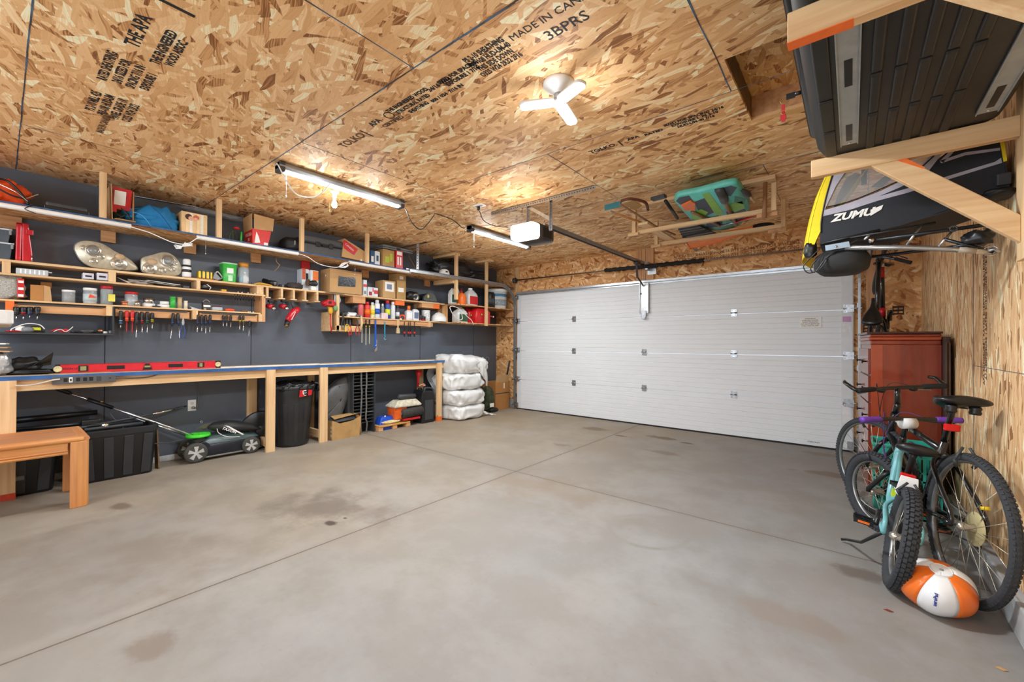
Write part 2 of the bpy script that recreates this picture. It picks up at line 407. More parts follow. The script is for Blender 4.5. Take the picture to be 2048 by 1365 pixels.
# wall behind the camera, with an added window opening that lets fill light in
wn = MB().bx(XL-.1, XR+.13, YN-.12, YN, 0, .5).bx(XL-.1, XR+.13, YN-.12, YN, 2.45, H).bx(XL-.1, .25, YN-.12, YN, .5, 2.45).bx(4.55, XR+.13, YN-.12, YN, .5, 2.45)
struct('wall_near', wn, M_back)
wf = MB().bx(.25, 4.55, YN-.08, YN-.03, .5, .56).bx(.25, 4.55, YN-.08, YN-.03, 2.39, 2.45)
for x in (.25, 2.37, 4.49): wf.bx(x, x+.06, YN-.08, YN-.03, .56, 2.39)
struct('added_window_1', wf, M_white)  # frame of the added, unseen window
# ceiling with the attic hatch hole
HX0, HX1, HY0, HY1 = 4.30, 5.02, -3.78, -3.045
struct('ceiling', MB().bx(XL-.1, HX0, YN-.1, YB+.1, H, H+.02).bx(HX1, XR+.13, YN-.1, YB+.1, H, H+.02).bx(HX0, HX1, YN-.1, HY0, H, H+.02).bx(HX0, HX1, HY1, YB+.1, H, H+.02), M_ceil)
hz = .155
struct('trim_3', MB().bx(HX0-.02, HX0, HY0, HY1, H+.02, H+hz), mat('weathered_board', (112, 88, 64), .8, var=.35, scale=9))
struct('trim_4', MB().bx(HX0-.02, HX1+.02, HY1, HY1+.03, H+.02, H+hz).bx(HX0-.02, HX1+.02, HY0-.03, HY0, H+.02, H+hz).bx(HX1, HX1+.02, HY0, HY1, H+.02, H+hz), P_o)
struct('trim_5', MB().bx(HX0-.02, HX1+.02, HY0-.03, HY1+.03, H+hz, H+hz+.02), osb('osb_hatch', 'y', 'x', warm=.8))
jn = MB()
def jline(x0, y0, x1, y1, w):
    a, b = Vector((x0, y0, H)), Vector((x1, y1, H)); n = 40; d = (b-a).normalized(); s = Vector((-d.y, d.x, 0))
    for i in range(n):
        p, r = a.lerp(b, i/n), a.lerp(b, (i+1)/n); ww = w*(.6+.9*abs(nz(p, 2.1)))
        o = s*nz(p, 3.3, 5)*.004
        jn.ext([p+o-s*ww-Vector((0, 0, .0012)), r+o-s*ww-Vector((0, 0, .0012)), r+o+s*ww-Vector((0, 0, .0012)), p+o+s*ww-Vector((0, 0, .0012))], (0, 0, .0012))
for y, w in ((-7.2, .003), (-5.985, .004), (-4.715, .004), (-3.47, .0022), (-2.25, .0022), (-1.0, .002)): jline(XL, y, XR, y, w)
for x, y0, y1, w in ((3.03, -5.985, -4.715, .004), (.56, -5.985, -4.715, .002), (1.75, -4.715, -3.47, .0025), (4.27, -4.715, -3.47, .004), (3.02, -3.47, -2.25, .0025), (1.4, -2.25, -1, .002), (4.25, -2.25, -1, .002)):
    jline(x, y0, x, y1, w)
def joint_mat():
    N = NT('blue_panel_edge_joint'); n = N.noise(N.obj(), 6, 3)
    N.L(N.mix(N.ramp(n.outputs[0], [(.4, (0, 0, 0)), (.6, (1, 1, 1))]), lin((62, 50, 42)), lin((70, 108, 138))), N.b.inputs['Base Color']); N.b.inputs['Roughness'].default_value = .8
    return N.m
struct('trim_6', jn, joint_mat())
# mill stamps printed on the sheets (lettering reads along +x, its top towards the camera)
ceil_o = bpy.data.objects['ceiling']
def stamp(s, x, y, size, ink, rz=0, sx=1.0, bold=.002):
    ux = Vector((math.cos(rz), math.sin(rz), 0)); uy = Vector((math.sin(rz), -math.cos(rz), 0))
    M = frame((x, y, H-.0008), ux, uy)
    return text('mill_stamp', s, ink, size, M, ceil_o, .0003, world=False, sx=sx, bold=bold)
ys = -4.50
stamp('TOLKO', 2.06, ys, .085, M_inkb); stamp('|', 2.23, ys, .11, M_ink)
stamp('APA', 2.40, ys-.035, .06, M_ink); stamp('CERTIFIED', 2.50, ys+.03, .045, M_inkb)
cm = MB(); cm.tube(arc((2.545, ys-.03, H-.001), .033, 0, 2*PI, 20, 'xy')[:-1], .003, 4, True); struct('mill_stamp', cm, M_ink, ceil_o)
for i, (t, sz) in enumerate((('THE ENGINEERED WOOD', .05), ('STRUCTURAL RATED', .05), ('SHEATHING', .05))): stamp(t, 2.76, ys-.06+i*.045, sz*.8, M_ink, sx=.8)
stamp('24/16  7/16', 3.03, ys-.04, .04, M_ink); stamp('000 / 024  7/16 IN', 3.0, ys+.04, .035, M_ink)
for i, t in enumerate(('SIZED FOR SPACING', 'EXPOSURE 1 7/16')): stamp(t, 3.18, ys-.05+i*.04, .04, M_ink, sx=.8)
for i, t in enumerate(('PS 2-10 SHEATHING', 'PRP-108 HUD-UM-40', 'THIS SIDE DOWN', 'O325 W24 2R32 2F16')): stamp(t, 3.40, ys-.085+i*.045, .05, M_ink, sx=.58)
stamp('MADE IN CANADA', 3.80, ys-.06, .058, M_ink, bold=0); stamp('3BPRS', 3.80, ys+.035, .085, M_ink, bold=0)
ys = -3.29
stamp('TOLKO', 3.38, ys, .06, M_ink); stamp('|', 3.52, ys, .08, M_ink); stamp('APA', 3.62, ys-.01, .045, M_ink); stamp('RATED', 3.76, ys, .04, M_ink)
for i, t in enumerate(('SIZED FOR SPACING 24/16', 'EXPOSURE 1  PS 2-10', 'HUD-UM-40 7/16')): stamp(t, 4.02, ys-.04+i*.036, .038, M_ink, sx=.8)
ys = -5.64
stamp('|', 2.56, ys, .2, M_ink)
stamp('THE APA', 2.25, ys-.03, .075, M_ink); stamp('THE ENGINEERED', 2.2, ys+.07, .055, M_ink, sx=.8); stamp('WOOD ASSOC.', 2.2, ys+.12, .05, M_ink, sx=.8)
for i, t in enumerate(('RATED SHEATHING', '24/16 SIZED FOR', 'SPACING 7/16 IN', 'EXPOSURE 1')): stamp(t, 1.80, ys-.08+i*.055, .055, M_ink, sx=.72)
for i, t in enumerate(('PS 2-10 MILL 425', 'PRP-108 HUD-UM', 'PANEL GRADE 1R', 'O325 W24 2R32')): stamp(t, 1.30, ys-.08+i*.055, .06, M_ink, sx=.72)
stamp('MADE IN CANADA', .98, ys, .05, M_inkb, sx=.8)
rw = bpy.data.objects['wall_right']
for i, (z, t) in enumerate(((1.78, 'SIZED FOR SPACING'), (1.45, 'RATED SHEATHING 24/16'), (1.12, 'APA EXPOSURE 1'))):
    for k in (0, 1):
        text('mill_stamp', t, M_inkb, .045, frame((XR+.0285, -2.62-.05*k, z+.03*k), (0, 0, 1), (0, 1, 0)), rw, .0003, world=False, sx=.75)
bw = bpy.data.objects['wall_back']
for k in (0, 1): text('mill_stamp', 'APA RATED SHEATHING 24/16 7/16 INCH SIZED FOR SPACING', M_inkb, .06, frame((3.55, YB-.0008, 2.46-.06*k), (1, 0, 0), (0, 0, 1)), bw, .0003, world=False, sx=.9)
# loose timber on the back wall: centre header block, jamb studs
struct('trim_7', MB().bx(2.25, 2.33, YB-.04, YB, 2.14, H).bx(2.335, 2.40, YB-.04, YB, 2.14, H).bx(2.405, 2.52, YB-.04, YB, 2.14, H), P_oz, bevel=.003)
struct('trim_8', MB().bx(-.10, -.025, YB-.035, YB, .16, H), P_z, bevel=.003)
struct('trim_9', MB().bx(4.92, 5.0, YB-.04, YB, .16, H).bx(5.003, 5.05, YB-.04, YB, .16, H), P_oz, bevel=.003)

# ------------------------------------------------------------------ sectional garage door
M_door = mat('white_door_steel', (226, 228, 230), .6, var=.02, scale=2)
SEC = .533
def section(k):
    z0, z1 = k*SEC+.012, (k+1)*SEC+.006; n = 8; st = (z1-z0)/n; prof = []
    for i in range(n):
        a = z0+i*st
        prof += [(0, a+.004), (0, a+st-.006), (.005, a+st-.001)]
    prof = [(0.004, z0)]+prof[:-1]+[(.004, z1)]
    poly = [(-.01+0, y, z) for y, z in prof]+[(-.01, .042, z1), (-.01, .042, z0)]
    return MB().ext(poly, (4.82, 0, 0))
d0 = struct('door_1', section(0), M_door)
for k in (1, 2, 3): struct('door_section', section(k), M_door, d0)
struct('bottom_seal', MB().bx(-.02, 4.82, -.006, .045, 0, .02), M_blackr, d0, .003)
stl = MB()
for x0, x1 in ((-.01, .085), (4.70, 4.805)):
    for k in range(4): stl.bx(x0, x1, -.006, 0, k*SEC+.02, (k+1)*SEC)
struct('end_stile', stl, mat('white_stile_steel', (216, 217, 218), .5, var=.04), d0, .002)
def hinge(x, z, par=None):
    b = MB(); w = .033
    b.bx(x-w, x+w, -.010, -.005, z+.012, z+.045).bx(x-w, x+w, -.010, -.005, z-.045, z-.012)
    b.cyl((x-w-.004, -.014, z), (x+w+.004, -.014, z), .009, n=10)
    b.bx(x-w*.55, x+w*.55, -.018, -.008, z-.02, z+.02)
    for sx in (-1, 1):
        for sz in (-1, 1): b.cyl((x+sx*w*.6, -.015, z+sz*.03), (x+sx*w*.6, -.005, z+sz*.03), .005, n=6)
    return struct('hinge', b, M_steel, par or d0)
for k in (1, 2, 3):
    for i in range(5):
        if i == 2 and k == 3: continue
        x = (.02, 1.2, 2.4, 3.6, 4.755)[i]; hinge(x, k*SEC+.02)
def roller(x, z, s):
    b = MB(); b.cyl((x, -.03, z), (x+s*.10, -.03, z), .006, n=8).cyl((x+s*.085, -.03, z), (x+s*.105, -.03, z), .022, n=14)
    b.bx(x-.03, x+.03, -.035, -.004, z-.04, z+.04); return struct('roller_bracket', b, M_steel, d0)
for z in (.08, SEC+.02, 2*SEC+.02, 3*SEC+.02, 2.06): roller(-.0, z, -1); roller(4.785, z, 1)
struct('strut_rail', MB().bx(-.01, 4.81, -.05, 0, 2.115, 2.15).bx(-.01, 4.81, -.012, 0, 2.09, 2.12), mat('galvanised_rail', (188, 192, 196), .35, .8), d0, .003)
br = MB(); br.bx(2.335, 2.475, -.02, -.004, 1.66, 2.12)
for x in (2.335, 2.465): br.bx(x, x+.01, -.045, -.004, 1.66, 2.12)
struct('operator_bracket', br, mat('bright_galvanised', (205, 207, 208), .3, .75, .1), d0, .002)
struct('hinge', MB().bx(2.37, 2.44, -.05, -.02, 1.60, 1.70).bx(2.38, 2.43, -.055, -.02, 1.58, 1.62), M_steel, d0, .003)
a = q(1620, 645, Y=-.004); st = lab(struct('warning_sticker', MB().bx(a.x-.10, a.x+.11, -.007, -.0045, a.z-.065, a.z+.065), M_label, d0), 'silvery warning sticker')
for i in range(5): text('sticker_text', ('WARNING', 'GARAGE DOOR', 'HIGH TENSION', 'DO NOT REMOVE', 'CALL INSTALLER')[i], M_ink, .022, frame((a.x, -.0075, a.z+.042-.021*i), (1, 0, 0), (0, 0, 1)), st, .0003, world=False)
for z, h_, c in ((1.50, .06, (200, 150, 190)), (1.40, .10, (226, 224, 224)), (.42, .2, (228, 226, 226)), (.53, .02, (196, 60, 70))):
    lab(struct('section_tag', MB().bx(4.715, 4.79, -.009, -.0062, z-h_/2, z+h_/2), mat('tag_%d' % c[1], c, .7), d0), 'small printed tag on the door stile')
text('maker_mark', 'STEELCRAFT', M_ink, .022, frame((4.45, -.001, .06), (1, 0, 0), (0, 0, 1)), d0, .0004, world=False)

# tracks: vertical rail, bend and the horizontal run back over the shelves
M_track = mat('galvanised_track', (168, 170, 172), .38, .85, .12)
def track(x, s, yend, label):
    t = thing('door_track', label, 'door track', (x, 0, 0))
    path = [Vector((x, -.03, z)) for z in (.01, .6, 1.2, 1.85)]
    zc, r = 1.85, .40
    for i in range(1, 13):
        a = PI/2*i/12; path.append(Vector((x, -.03-r*(1-math.cos(a)), zc+r*math.sin(a))))
    path += [Vector((x, yend/2, 2.245)), Vector((x, yend, 2.235))]
    def profile(P, T):
        nrm = Vector((0, -T.z, T.y)) if True else None      # side of the channel lip
        return [P+nrm*o+Vector((s*w, 0, 0)) for o, w in ((-.026, .012), (-.026, -.012), (-.022, -.014), (.022, -.014), (.026, -.012), (.026, .012), (.022, .010), (.022, -.008), (-.022, -.008), (-.022, .010))]
    rings = []
    for i, P in enumerate(path):
        T = (path[min(i+1, len(path)-1)]-path[max(i-1, 0)]).normalized(); rings.append(profile(P, T))
    obj('rail', MB().loft(rings, smooth=False), M_track, t)
    b = MB()
    for z in (.25, .95, 1.65): obj('wall_bracket', MB().bx(x-.02, x+.02, -.01, YB-.036 if x < 0 else YB, z-.03, z+.03), M_steel, t)
    hy = yend+.15; hb = MB()
    hb.bx(x-s*.03-.003, x-s*.03+.003, hy-.02, hy+.02, 2.24, 2.63).beam((x-s*.03, hy-.02, 2.26), (x-s*.33, hy-.02, 2.62), .004, .035, (0, 1, 0))
    hb.bx(min(x-s*.5, x+s*.2), max(x-s*.5, x+s*.2), hy-.035, hy+.0, 2.628, 2.634)
    obj('perforated_hanger', hb, M_steel, t)
    holes = MB()
    for i in range(9): holes.cyl((x-s*.03-.0045, hy, 2.27+i*.04), (x-s*.03+.0045, hy, 2.27+i*.04), .007, n=8)
    obj('hanger_holes', holes, M_dkgrey, t)['kind'] = 'stuff'
    return t
track(-.045, 1, -2.40, 'galvanised garage door track curving back above the left shelves')
track(4.86, -1, -2.2, 'galvanised garage door track at the right jamb behind the mahogany chest')
# torsion shaft with the black foam wrapped spring
t = thing('torsion_spring', 'garage door torsion shaft with black wrapped spring above the door', 'spring', (2.4, -.02, 2.37))
obj('shaft', MB().cyl((-.07, -.05, 2.372), (4.75, -.05, 2.335), .0125, n=10), M_steel, t)
sp_ = MB(); pts = []; a0, b0 = q(1210, 545, Y=-.05), q(1408, 521, Y=-.05)
for i in range(61):
    f = i/60; pts.append(Vector((a0.x+(b0.x-a0.x)*f, -.05, 2.362-.02*f+.004*math.sin(i*1.3))))
sp_.tube(pts, [.030+.003*math.sin(i*2.1) for i in range(61)], 10); obj('wrapped_spring', sp_, M_blackr, t)
obj('cable_drum', MB().lathe([(.0, -.02), (.05, -.02), (.035, -.008), (.035, .012), (.055, .02), (0, .02)], (-.04, -.05, 2.37), 18, Euler((0, PI/2, 0)).to_matrix()), M_dkgrey, t)
obj('centre_bearing', MB().bx(2.43, 2.47, -.06, YB-.04, 2.30, 2.42).bx(2.43, 2.56, -.012+.05, YB-.04, 2.24, 2.34), M_steel, t, .004)
# ------------------------------------------------------------------ lamps
def shop_light(x, y0, y1, label, cord=None, pull=True, lit=True, z=2.575):
    t = thing('shop_light', label, 'shop light', (x, (y0+y1)/2, z))
    obj('housing', MB().ext([(x-.055, y0, z+.02), (x-.03, y0, z+.055), (x+.03, y0, z+.055), (x+.055, y0, z+.02), (x+.035, y0, z), (x-.035, y0, z)], (0, y1-y0, 0)), mat('grey_lamp_housing', (150, 150, 150), .4), t, .004)
    for y, s in ((y0, 1), (y1, -1)):
        obj('end_cap', MB().bx(x-.05, x+.05, min(y, y+s*.045), max(y, y+s*.045), z-.022, z+.058), M_dkgrey, t, .008)
    obj('tube', MB().cyl((x, y0+.045, z-.004), (x, y1-.045, z-.004), .019, n=14), M_tube, t)
    for y in (y0+.25, y1-.25): obj('mount', MB().bx(x-.02, x+.02, y-.01, y+.01, z+.05, H), M_grey, t)
    if pull: obj('pull_cord', MB().cyl((x+.02, y0+.06, z-.02), (x+.02, y0+.06, z-.20), .0022, n=6).ell((x+.02, y0+.06, z-.205), (.006, .006, .01), 8, 6), M_white, t)
    return t
shop_light(1.285, -4.69, -3.515, 'lit strip light on the ceiling with a bare bulb beside it')
shop_light(1.225, -2.50, -1.315, 'lit strip light on the ceiling left of the garage door opener')
shop_light(3.9, -7.75, -6.65, 'added unseen strip light on the ceiling behind the viewpoint', pull=False)  # this fixture and the next are added for fill, out of view
shop_light(1.2, -7.75, -6.65, 'second added unseen strip light on the ceiling behind the viewpoint', pull=False)
def cord(name, label, pts, r, m, cat='cord', n=6, group=None):
    o = obj(name, MB().tube(smooth_path(pts, n), r, 8), m); return tag(o, label, cat, group)
c1 = [(1.285, -4.70, 2.60)]+[q(*p, Z=z) for p, z in (((556, 330), 2.55), ((575, 366), 2.40), ((595, 390), 2.33), ((625, 395), 2.31), ((645, 385), 2.36), ((660, 367), 2.50))]
cord('hanging_cable', 'white cord looping from the strip light down to the bulb', c1, .0045, M_white)
c2 = [(1.285, -3.50, 2.57)]+[q(*p, Z=z) for p, z in (((812, 420), 2.5), ((822, 443), 2.38), ((840, 459), 2.31), ((856, 447), 2.37), ((868, 431), 2.5), ((872, 428), 2.61), ((905, 440), 2.58), ((925, 456), 2.53))]+[(1.225, -2.51, 2.57)]
cord('hanging_cable', 'black cord sagging along the ceiling between the two strip lights', c2, .005, M_black)
t = thing('light_bulb', 'bare glowing bulb in a white ceiling socket', 'light bulb', (1.0, -4.07, 2.50))
obj('socket', MB().lathe([(.042, .135), (.042, .125), (.022, .115), (.019, .075), (.0, .07)], t.location, 20), M_white, t)
obj('glass', MB().lathe([(0, -.02), (.014, -.016), (.024, -.002), (.025, .014), (.019, .034), (.012, .05), (.011, .075), (0, .077)], t.location, 18), mat('lit_bulb', (255, 240, 215), .4, emit=((255, 232, 195), 22)), t)
obj('pull_chain', MB().cyl((.97, -4.10, 2.56), (.97, -4.10, 2.44), .0015, n=5), M_bronze, t)
# three-lobe LED lamp
fx = Vector((3.55, -4.14, 2.635))
t = thing('ceiling_lamp', 'bright three-lobed lamp on a white round ceiling socket', 'ceiling lamp', fx)
obj('socket', MB().lathe([(.085, 0), (.085, -.018), (.05, -.045), (.034, -.055), (.032, -.062), (0, -.062)], fx, 24), M_white, t)
obj('lamp_base', MB().lathe([(.026, -.06), (.024, -.085), (.018, -.09), (.034, -.10), (.04, -.118), (0, -.122)], fx, 18), mat('lamp_hub', (176, 176, 178), .4, .3), t)
M_led = mat('lit_led_panel', (255, 255, 255), .5, emit=((250, 252, 255), 16))
hub = fx+Vector((0, 0, -.108))
for a, el in ((218, -6), (338, -2), (98, -6)):
    a = math.radians(a); u = Vector((math.cos(a), math.sin(a), math.tan(math.radians(el)))).normalized()
    w = Vector((-math.sin(a), math.cos(a), 0)); n_ = u.cross(w).normalized(); R = Matrix((u, w, n_)).transposed()
    M_ = R.to_4x4(); M_.translation = hub+u*.115
    def rr(hx, hy, r, z, k=5):
        out = []
        for cx_, cy_, a0 in ((hx-r, hy-r, 0), (-hx+r, hy-r, PI/2), (-hx+r, -hy+r, PI), (hx-r, -hy+r, 1.5*PI)):
            for i in range(k+1):
                an = a0+PI/2*i/k; out.append((cx_+r*math.cos(an), cy_+r*math.sin(an), z))
        return out
    up = 1 if n_.z > 0 else -1
    b = MB().loft([[M_ @ Vector(p) for p in rr(.098, .034, .026, z*up)] for z in (0, .014)]); obj('lobe_frame', b, M_white, t)
    b = MB().loft([[M_ @ Vector(p) for p in rr(.094, .030, .024, z*up)] for z in (-.006, .0)]); obj('led_panel', b, M_led, t)

# ------------------------------------------------------------------ garage door opener
t = thing('door_opener', 'ceiling hung garage door opener with a lit lens and black motor housing', 'door opener', (2.32, -2.66, 2.30))
ox, oy, oz = 2.33, -2.66, 2.30
def rrect(hx, hy, r, k=4):
    out = []
    for cx_, cy_, a0 in ((hx-r, hy-r, 0), (-hx+r, hy-r, PI/2), (-hx+r, -hy+r, PI), (hx-r, -hy+r, 1.5*PI)):
        for i in range(k+1):
            an = a0+PI/2*i/k; out.append((cx_+r*math.cos(an), cy_+r*math.sin(an)))
    return out
obj('lens', MB().loft([[(ox-.02+x*s, oy-.17+d, oz+z*s) for x, z in rrect(.145, .075, .03)] for d, s in ((-.05, .86), (-.04, .95), (0, 1), (.06, 1))]), mat('lit_opener_lens', (255, 244, 230), .5, emit=((255, 240, 220), 3.2)), t)
obj('motor_housing', MB().loft([[(ox-.02+x*s, oy-.11+d, oz+.005+z*s) for x, z in rrect(.148, .078, .03)] for d, s in ((0, 1), (.20, 1), (.26, .9), (.28, .7))]), mat('dark_brown_housing', (52, 44, 40), .4), t)
obj('side_vent', MB().bx(ox+.125, ox+.131, oy-.06, oy+.09, oz-.05, oz+.05), M_black, t, .003)
obj('rail', MB().bx(2.385, 2.42, oy+.1, -.05, 2.385, 2.42).bx(2.38, 2.425, oy+.1, -.05, 2.418, 2.424), M_track, t, .002)
obj('drive_chain', MB().bx(2.39, 2.394, oy+.1, -.08, 2.375, 2.386).bx(2.411, 2.415, oy+.1, -.08, 2.375, 2.386), M_black, t)
obj('rail_saddle', MB().bx(2.36, 2.44, oy+.0, oy+.14, 2.37, 2.40), M_steel, t, .003)
ang = MB(); ang.bx(1.76, 3.01, -2.70, -2.696, 2.595, 2.634).bx(1.76, 3.01, -2.70, -2.665, 2.630, 2.634); obj('ceiling_angle', ang, M_steel, t)
for x in (2.24, 2.515): obj('hanger_strap', MB().bx(x-.002, x+.002, -2.70, -2.665, 2.31, 2.62).bx(x-.018, x+.018, -2.672, -2.668, 2.31, 2.62), M_steel, t)
obj('hanger_brace', MB().beam((2.24, -2.675, 2.60), (2.515, -2.675, 2.42), .004, .032, (0, 0, 1)), M_steel, t)
hl = MB()
for i in range(44): hl.cyl((1.79+i*.028, -2.7012, 2.612), (1.79+i*.028, -2.7, 2.612), .006, n=8)
for x in (2.24, 2.515):
    for i in range(9): hl.cyl((x, -2.6735, 2.34+i*.032), (x, -2.672, 2.34+i*.032), .007, n=8)
s_ = obj('punched_hole', hl, M_dkgrey, t); s_['kind'] = 'stuff'
obj('trolley', MB().bx(2.37, 2.435, -.34, -.22, 2.35, 2.40), M_black, t, .004)
obj('door_arm', MB().beam((2.39, -.28, 2.36), (2.39, -.24, 2.16), .03, .006, (0, 1, 0)).beam((2.39, -.24, 2.18), (2.395, -.03, 2.07), .006, .03), M_black, t)
rp = q(1282, 588, Y=-.28)
obj('release_cord', MB().cyl((rp.x, -.28, 2.36), (rp.x, -.28, rp.z), .002, n=5).ell((rp.x, -.28, rp.z), (.012, .012, .016), 8, 6), M_dkgrey, t)
ot = thing('ceiling_outlet', 'white ceiling outlet with the opener plugged in', 'outlet', (1.80, -2.94, 2.635))
obj('plate', MB().bx(1.75, 1.87, -2.98, -2.90, 2.625, 2.635), M_white, ot, .003)
obj('receptacle', MB().bx(1.765, 1.795, -2.955, -2.925, 2.621, 2.626).bx(1.82, 1.85, -2.955, -2.925, 2.621, 2.626), M_grey, ot, .002)
obj('plug', MB().cyl((1.80, -2.94, 2.585), (1.80, -2.94, 2.623), .015, n=10), M_black, ot)
cord('opener_cord', 'dark cord hanging from the ceiling outlet to the opener', [(1.80, -2.94, 2.585), q(960, 425, Z=2.52), q(968, 442, Z=2.43), q(990, 452, Z=2.36), q(1020, 455, Z=2.34), (2.17, -2.78, 2.37)], .004, M_black)

# ------------------------------------------------------------------ left wall: long top shelf
TS = 2.25
t = thing('long_shelf', 'long strand board shelf high on the dark wall with pale uprights and blue front edge', 'shelf', (-.35, -3, TS))
obj('board', MB().bx(-.6, -.106, -6.9, .07, TS-.014, TS), M_shelf, t)
lab(obj('painted_edge', MB().bx(-.106, -.100, -6.9, .0, TS-.014, TS), mat('blue_painted_edge', (52, 88, 132), .6, var=.4, scale=20), t), 'blue painted front edge')
for y in (-5.517, -4.682, -3.870, -3.033): obj('upright', MB().bx(-.142, -.102, y-.022, y+.022, TS, H), P_z, t, .002)
obj('upright', MB().bx(-.10, -.064, -1.51, -1.455, 1.90, H), P_z, t, .002)
obj('upright', MB().bx(-.10, -.064, -.80, -.748, 1.505, H), P_z, t, .002)
for y in (-1.482, -.774): obj('ceiling_cleat', MB().bx(-.58, -.062, y-.06, y+.06, H-.038, H) if y < -1 else MB().bx(-.3, .03, y-.05, y+.06, H-.03, H), P_x, t, .003)
obj('support_bracket', MB().bx(-.58, -.102, -1.53, -1.44, 2.165, 2.235), P_x, t, .004)
for px, w in ((2, .22), (217, .10), (381, .10), (513, .10), (732, .10), (856, .10)):
    y = q(px, 480, X=-.56).y
    obj('wall_cleat', MB().bx(-.6, -.56, y-w/2, y+w/2, 2.13, 2.235), P_o, t, .003)
y = q(612, 538, X=-.56).y
lab(obj('wall_cleat', MB().bx(-.6, -.56, y-.05, y+.05, 2.13, 2.235), M_red, t, .003), 'red painted wall cleat')
def edge_light(px0, px1, label, y0=None):
    y0 = q(px0, 450, X=-.08).y if y0 is None else y0; y1 = q(px1, 480, X=-.08).y
    t = thing('shelf_edge_light', label, 'strip light', (-.08, (y0+y1)/2, 2.21), 'unlit white strip lights along the top shelf edge')
    pr = [(-.100+0, 2.234), (-.085, 2.234), (-.070, 2.228), (-.064, 2.216), (-.070, 2.203), (-.082, 2.196), (-.100, 2.196)]
    obj('diffuser', MB().ext([(x, y0+.02, z) for x, z in pr], (0, y1-y0-.04, 0), True), mat('white_diffuser', (234, 232, 228), .35, var=.03, scale=3), t, .002)
    for ya, yb in ((y0, y0+.02), (y1-.02, y1)):
        obj('end_cap', MB().ext([(x, ya, z) for x, z in pr], (0, yb-ya, 0)), M_white, t, .002)
    obj('pull_chain', MB().cyl((-.075, y0+.07, 2.195), (-.075, y0+.07, 2.07), .0018, n=5).ell((-.075, y0+.07, 2.065), (.005, .005, .008), 6, 5), M_chrome, t)
    return t
edge_light(0, 262, 'unlit white strip light on the shelf edge under the orange bag', -6.75)
edge_light(394, 597, 'unlit white strip light on the shelf edge under the red beverage box')
edge_light(700, 822, 'unlit white strip light on the shelf edge nearest the door track')
E_ = lambda px, py, X=-.07: q(px, py, X=X)
cord('lamp_cord', 'white cord sagging from the shelf edge above the large headlights', [E_(262, 454), E_(275, 458), E_(300, 466), E_(325, 477), E_(345, 485), E_(365, 489)], .0045, M_white)
b = MB()
for i in range(4): b.tube([E_(348+i*2, 490+i*2)+Vector((0, 0, 0)), E_(352+i*3, 498), E_(370, 491-i*2), E_(385, 487+i*2), E_(382, 492-i), E_(365, 493), E_(350+i*2, 490+i*2)], .004, 6)
b.tube([E_(365, 489), E_(380, 486), E_(392, 478), E_(400, 476)], .0045, 6)
tag(obj('bundled_cord', b, M_white), 'tied bundle of white cord below the shelf edge near the picture box', 'cord')
cord('lamp_cord', 'white cord sagging from the shelf edge towards the black-taped carton', [E_(597, 508), E_(615, 514), E_(635, 527), E_(655, 533), E_(672, 535), E_(682, 533)], .0045, M_white)
b = MB()
for i in range(4): b.tube([E_(678+i*2, 534), E_(684, 527+i*2), E_(692+i, 525), E_(697-i, 532), E_(690, 536-i), E_(679+i*2, 535)], .0042, 6)
b.tube([E_(694, 526), E_(700, 523), E_(704, 524)], .0045, 6)
tag(obj('bundled_cord', b, M_white), 'knotted white cord hanging above the black-taped carton', 'cord')
cord('bent_wire', 'bent copper wire hanging below the middle of the top shelf', [q(552, 514, X=-.3), q(553, 524, X=-.3), q(559, 530, X=-.3), q(556, 536, X=-.3), q(549, 543, X=-.3)], .003, M_bronze, 'wire', 1)

# ------------------------------------------------------------------ tool shelving (three narrow boards, ledges, dividers)
XF = -.37
Z2, Z3, Z4, Z5 = 1.852, 1.745, 1.538, 1.553
t = thing('tool_shelf', 'narrow pine tool shelving fixed to the dark wall below the long shelf', 'shelf', (-.48, -4, Z4))
Ysh = lambda px: q(px, 600, X=XF).y
yL = -6.9
obj('upper_board', MB().bx(-.6, XF, yL, -1.45, Z2-.020, Z2), P_y, t, .002)
obj('middle_board', MB().bx(-.6, XF, yL, Ysh(531), Z3-.016, Z3), P_y, t, .002)
obj('lower_board', MB().bx(-.6, XF, yL, Ysh(522), Z4-.014, Z4), P_y, t, .002)
for px, w in ((12, .045), (224, .05), (397, .032)):
    y = Ysh(px); obj('spacer_block', MB().bx(-.57, XF-.001, y-w/2, y+w/2, Z3, Z2-.020), P_z, t, .002)
for px in (535, 564, 588, 611, 635):
    y = Ysh(px); obj('slot_divider', MB().bx(-.6, XF, y-.012, y+.012, Z3-.02, Z2-.02).bx(-.58, XF, y-.035, y+.035, Z3-.034, Z3-.02), P_x, t, .0015)
obj('slot_end_block', MB().bx(-.585, XF, Ysh(531)-.09, Ysh(531)-.02, Z3, Z2-.02), P_x, t, .002)
for a, b_ in ((28, 213), (232, 381), (401, 517)):
    obj('ledge', MB().bx(XF-.055, XF-.03, Ysh(a), Ysh(b_), Z4-.10, Z4-.03), P_o, t, .002)
    obj('tool_bar', MB().bx(XF-.03, XF-.018, Ysh(a)+.02, Ysh(b_)-.02, Z4-.036, Z4-.024), M_dkgrey, t, .002)
for px, m in ((20, M_orange_paint), (220, P_z), (391, P_z), (523, P_z)):
    y = Ysh(px); o = obj('ledge_block', MB().bx(-.58, XF-.001, y-.023, y+.023, Z4-.10, Z4-.014), m, t, .002)
    if m is M_orange_paint: lab(o, 'block end painted orange')
obj('end_panel', MB().bx(-.6, XF, Ysh(524), Ysh(531), Z4-.10, Z3-.016), P_oz, t, .002)
obj('spice_rack', MB().bx(-.58, XF+.0, Ysh(706), Ysh(731), Z2-.11, Z2-.02), P_o, t, .003)
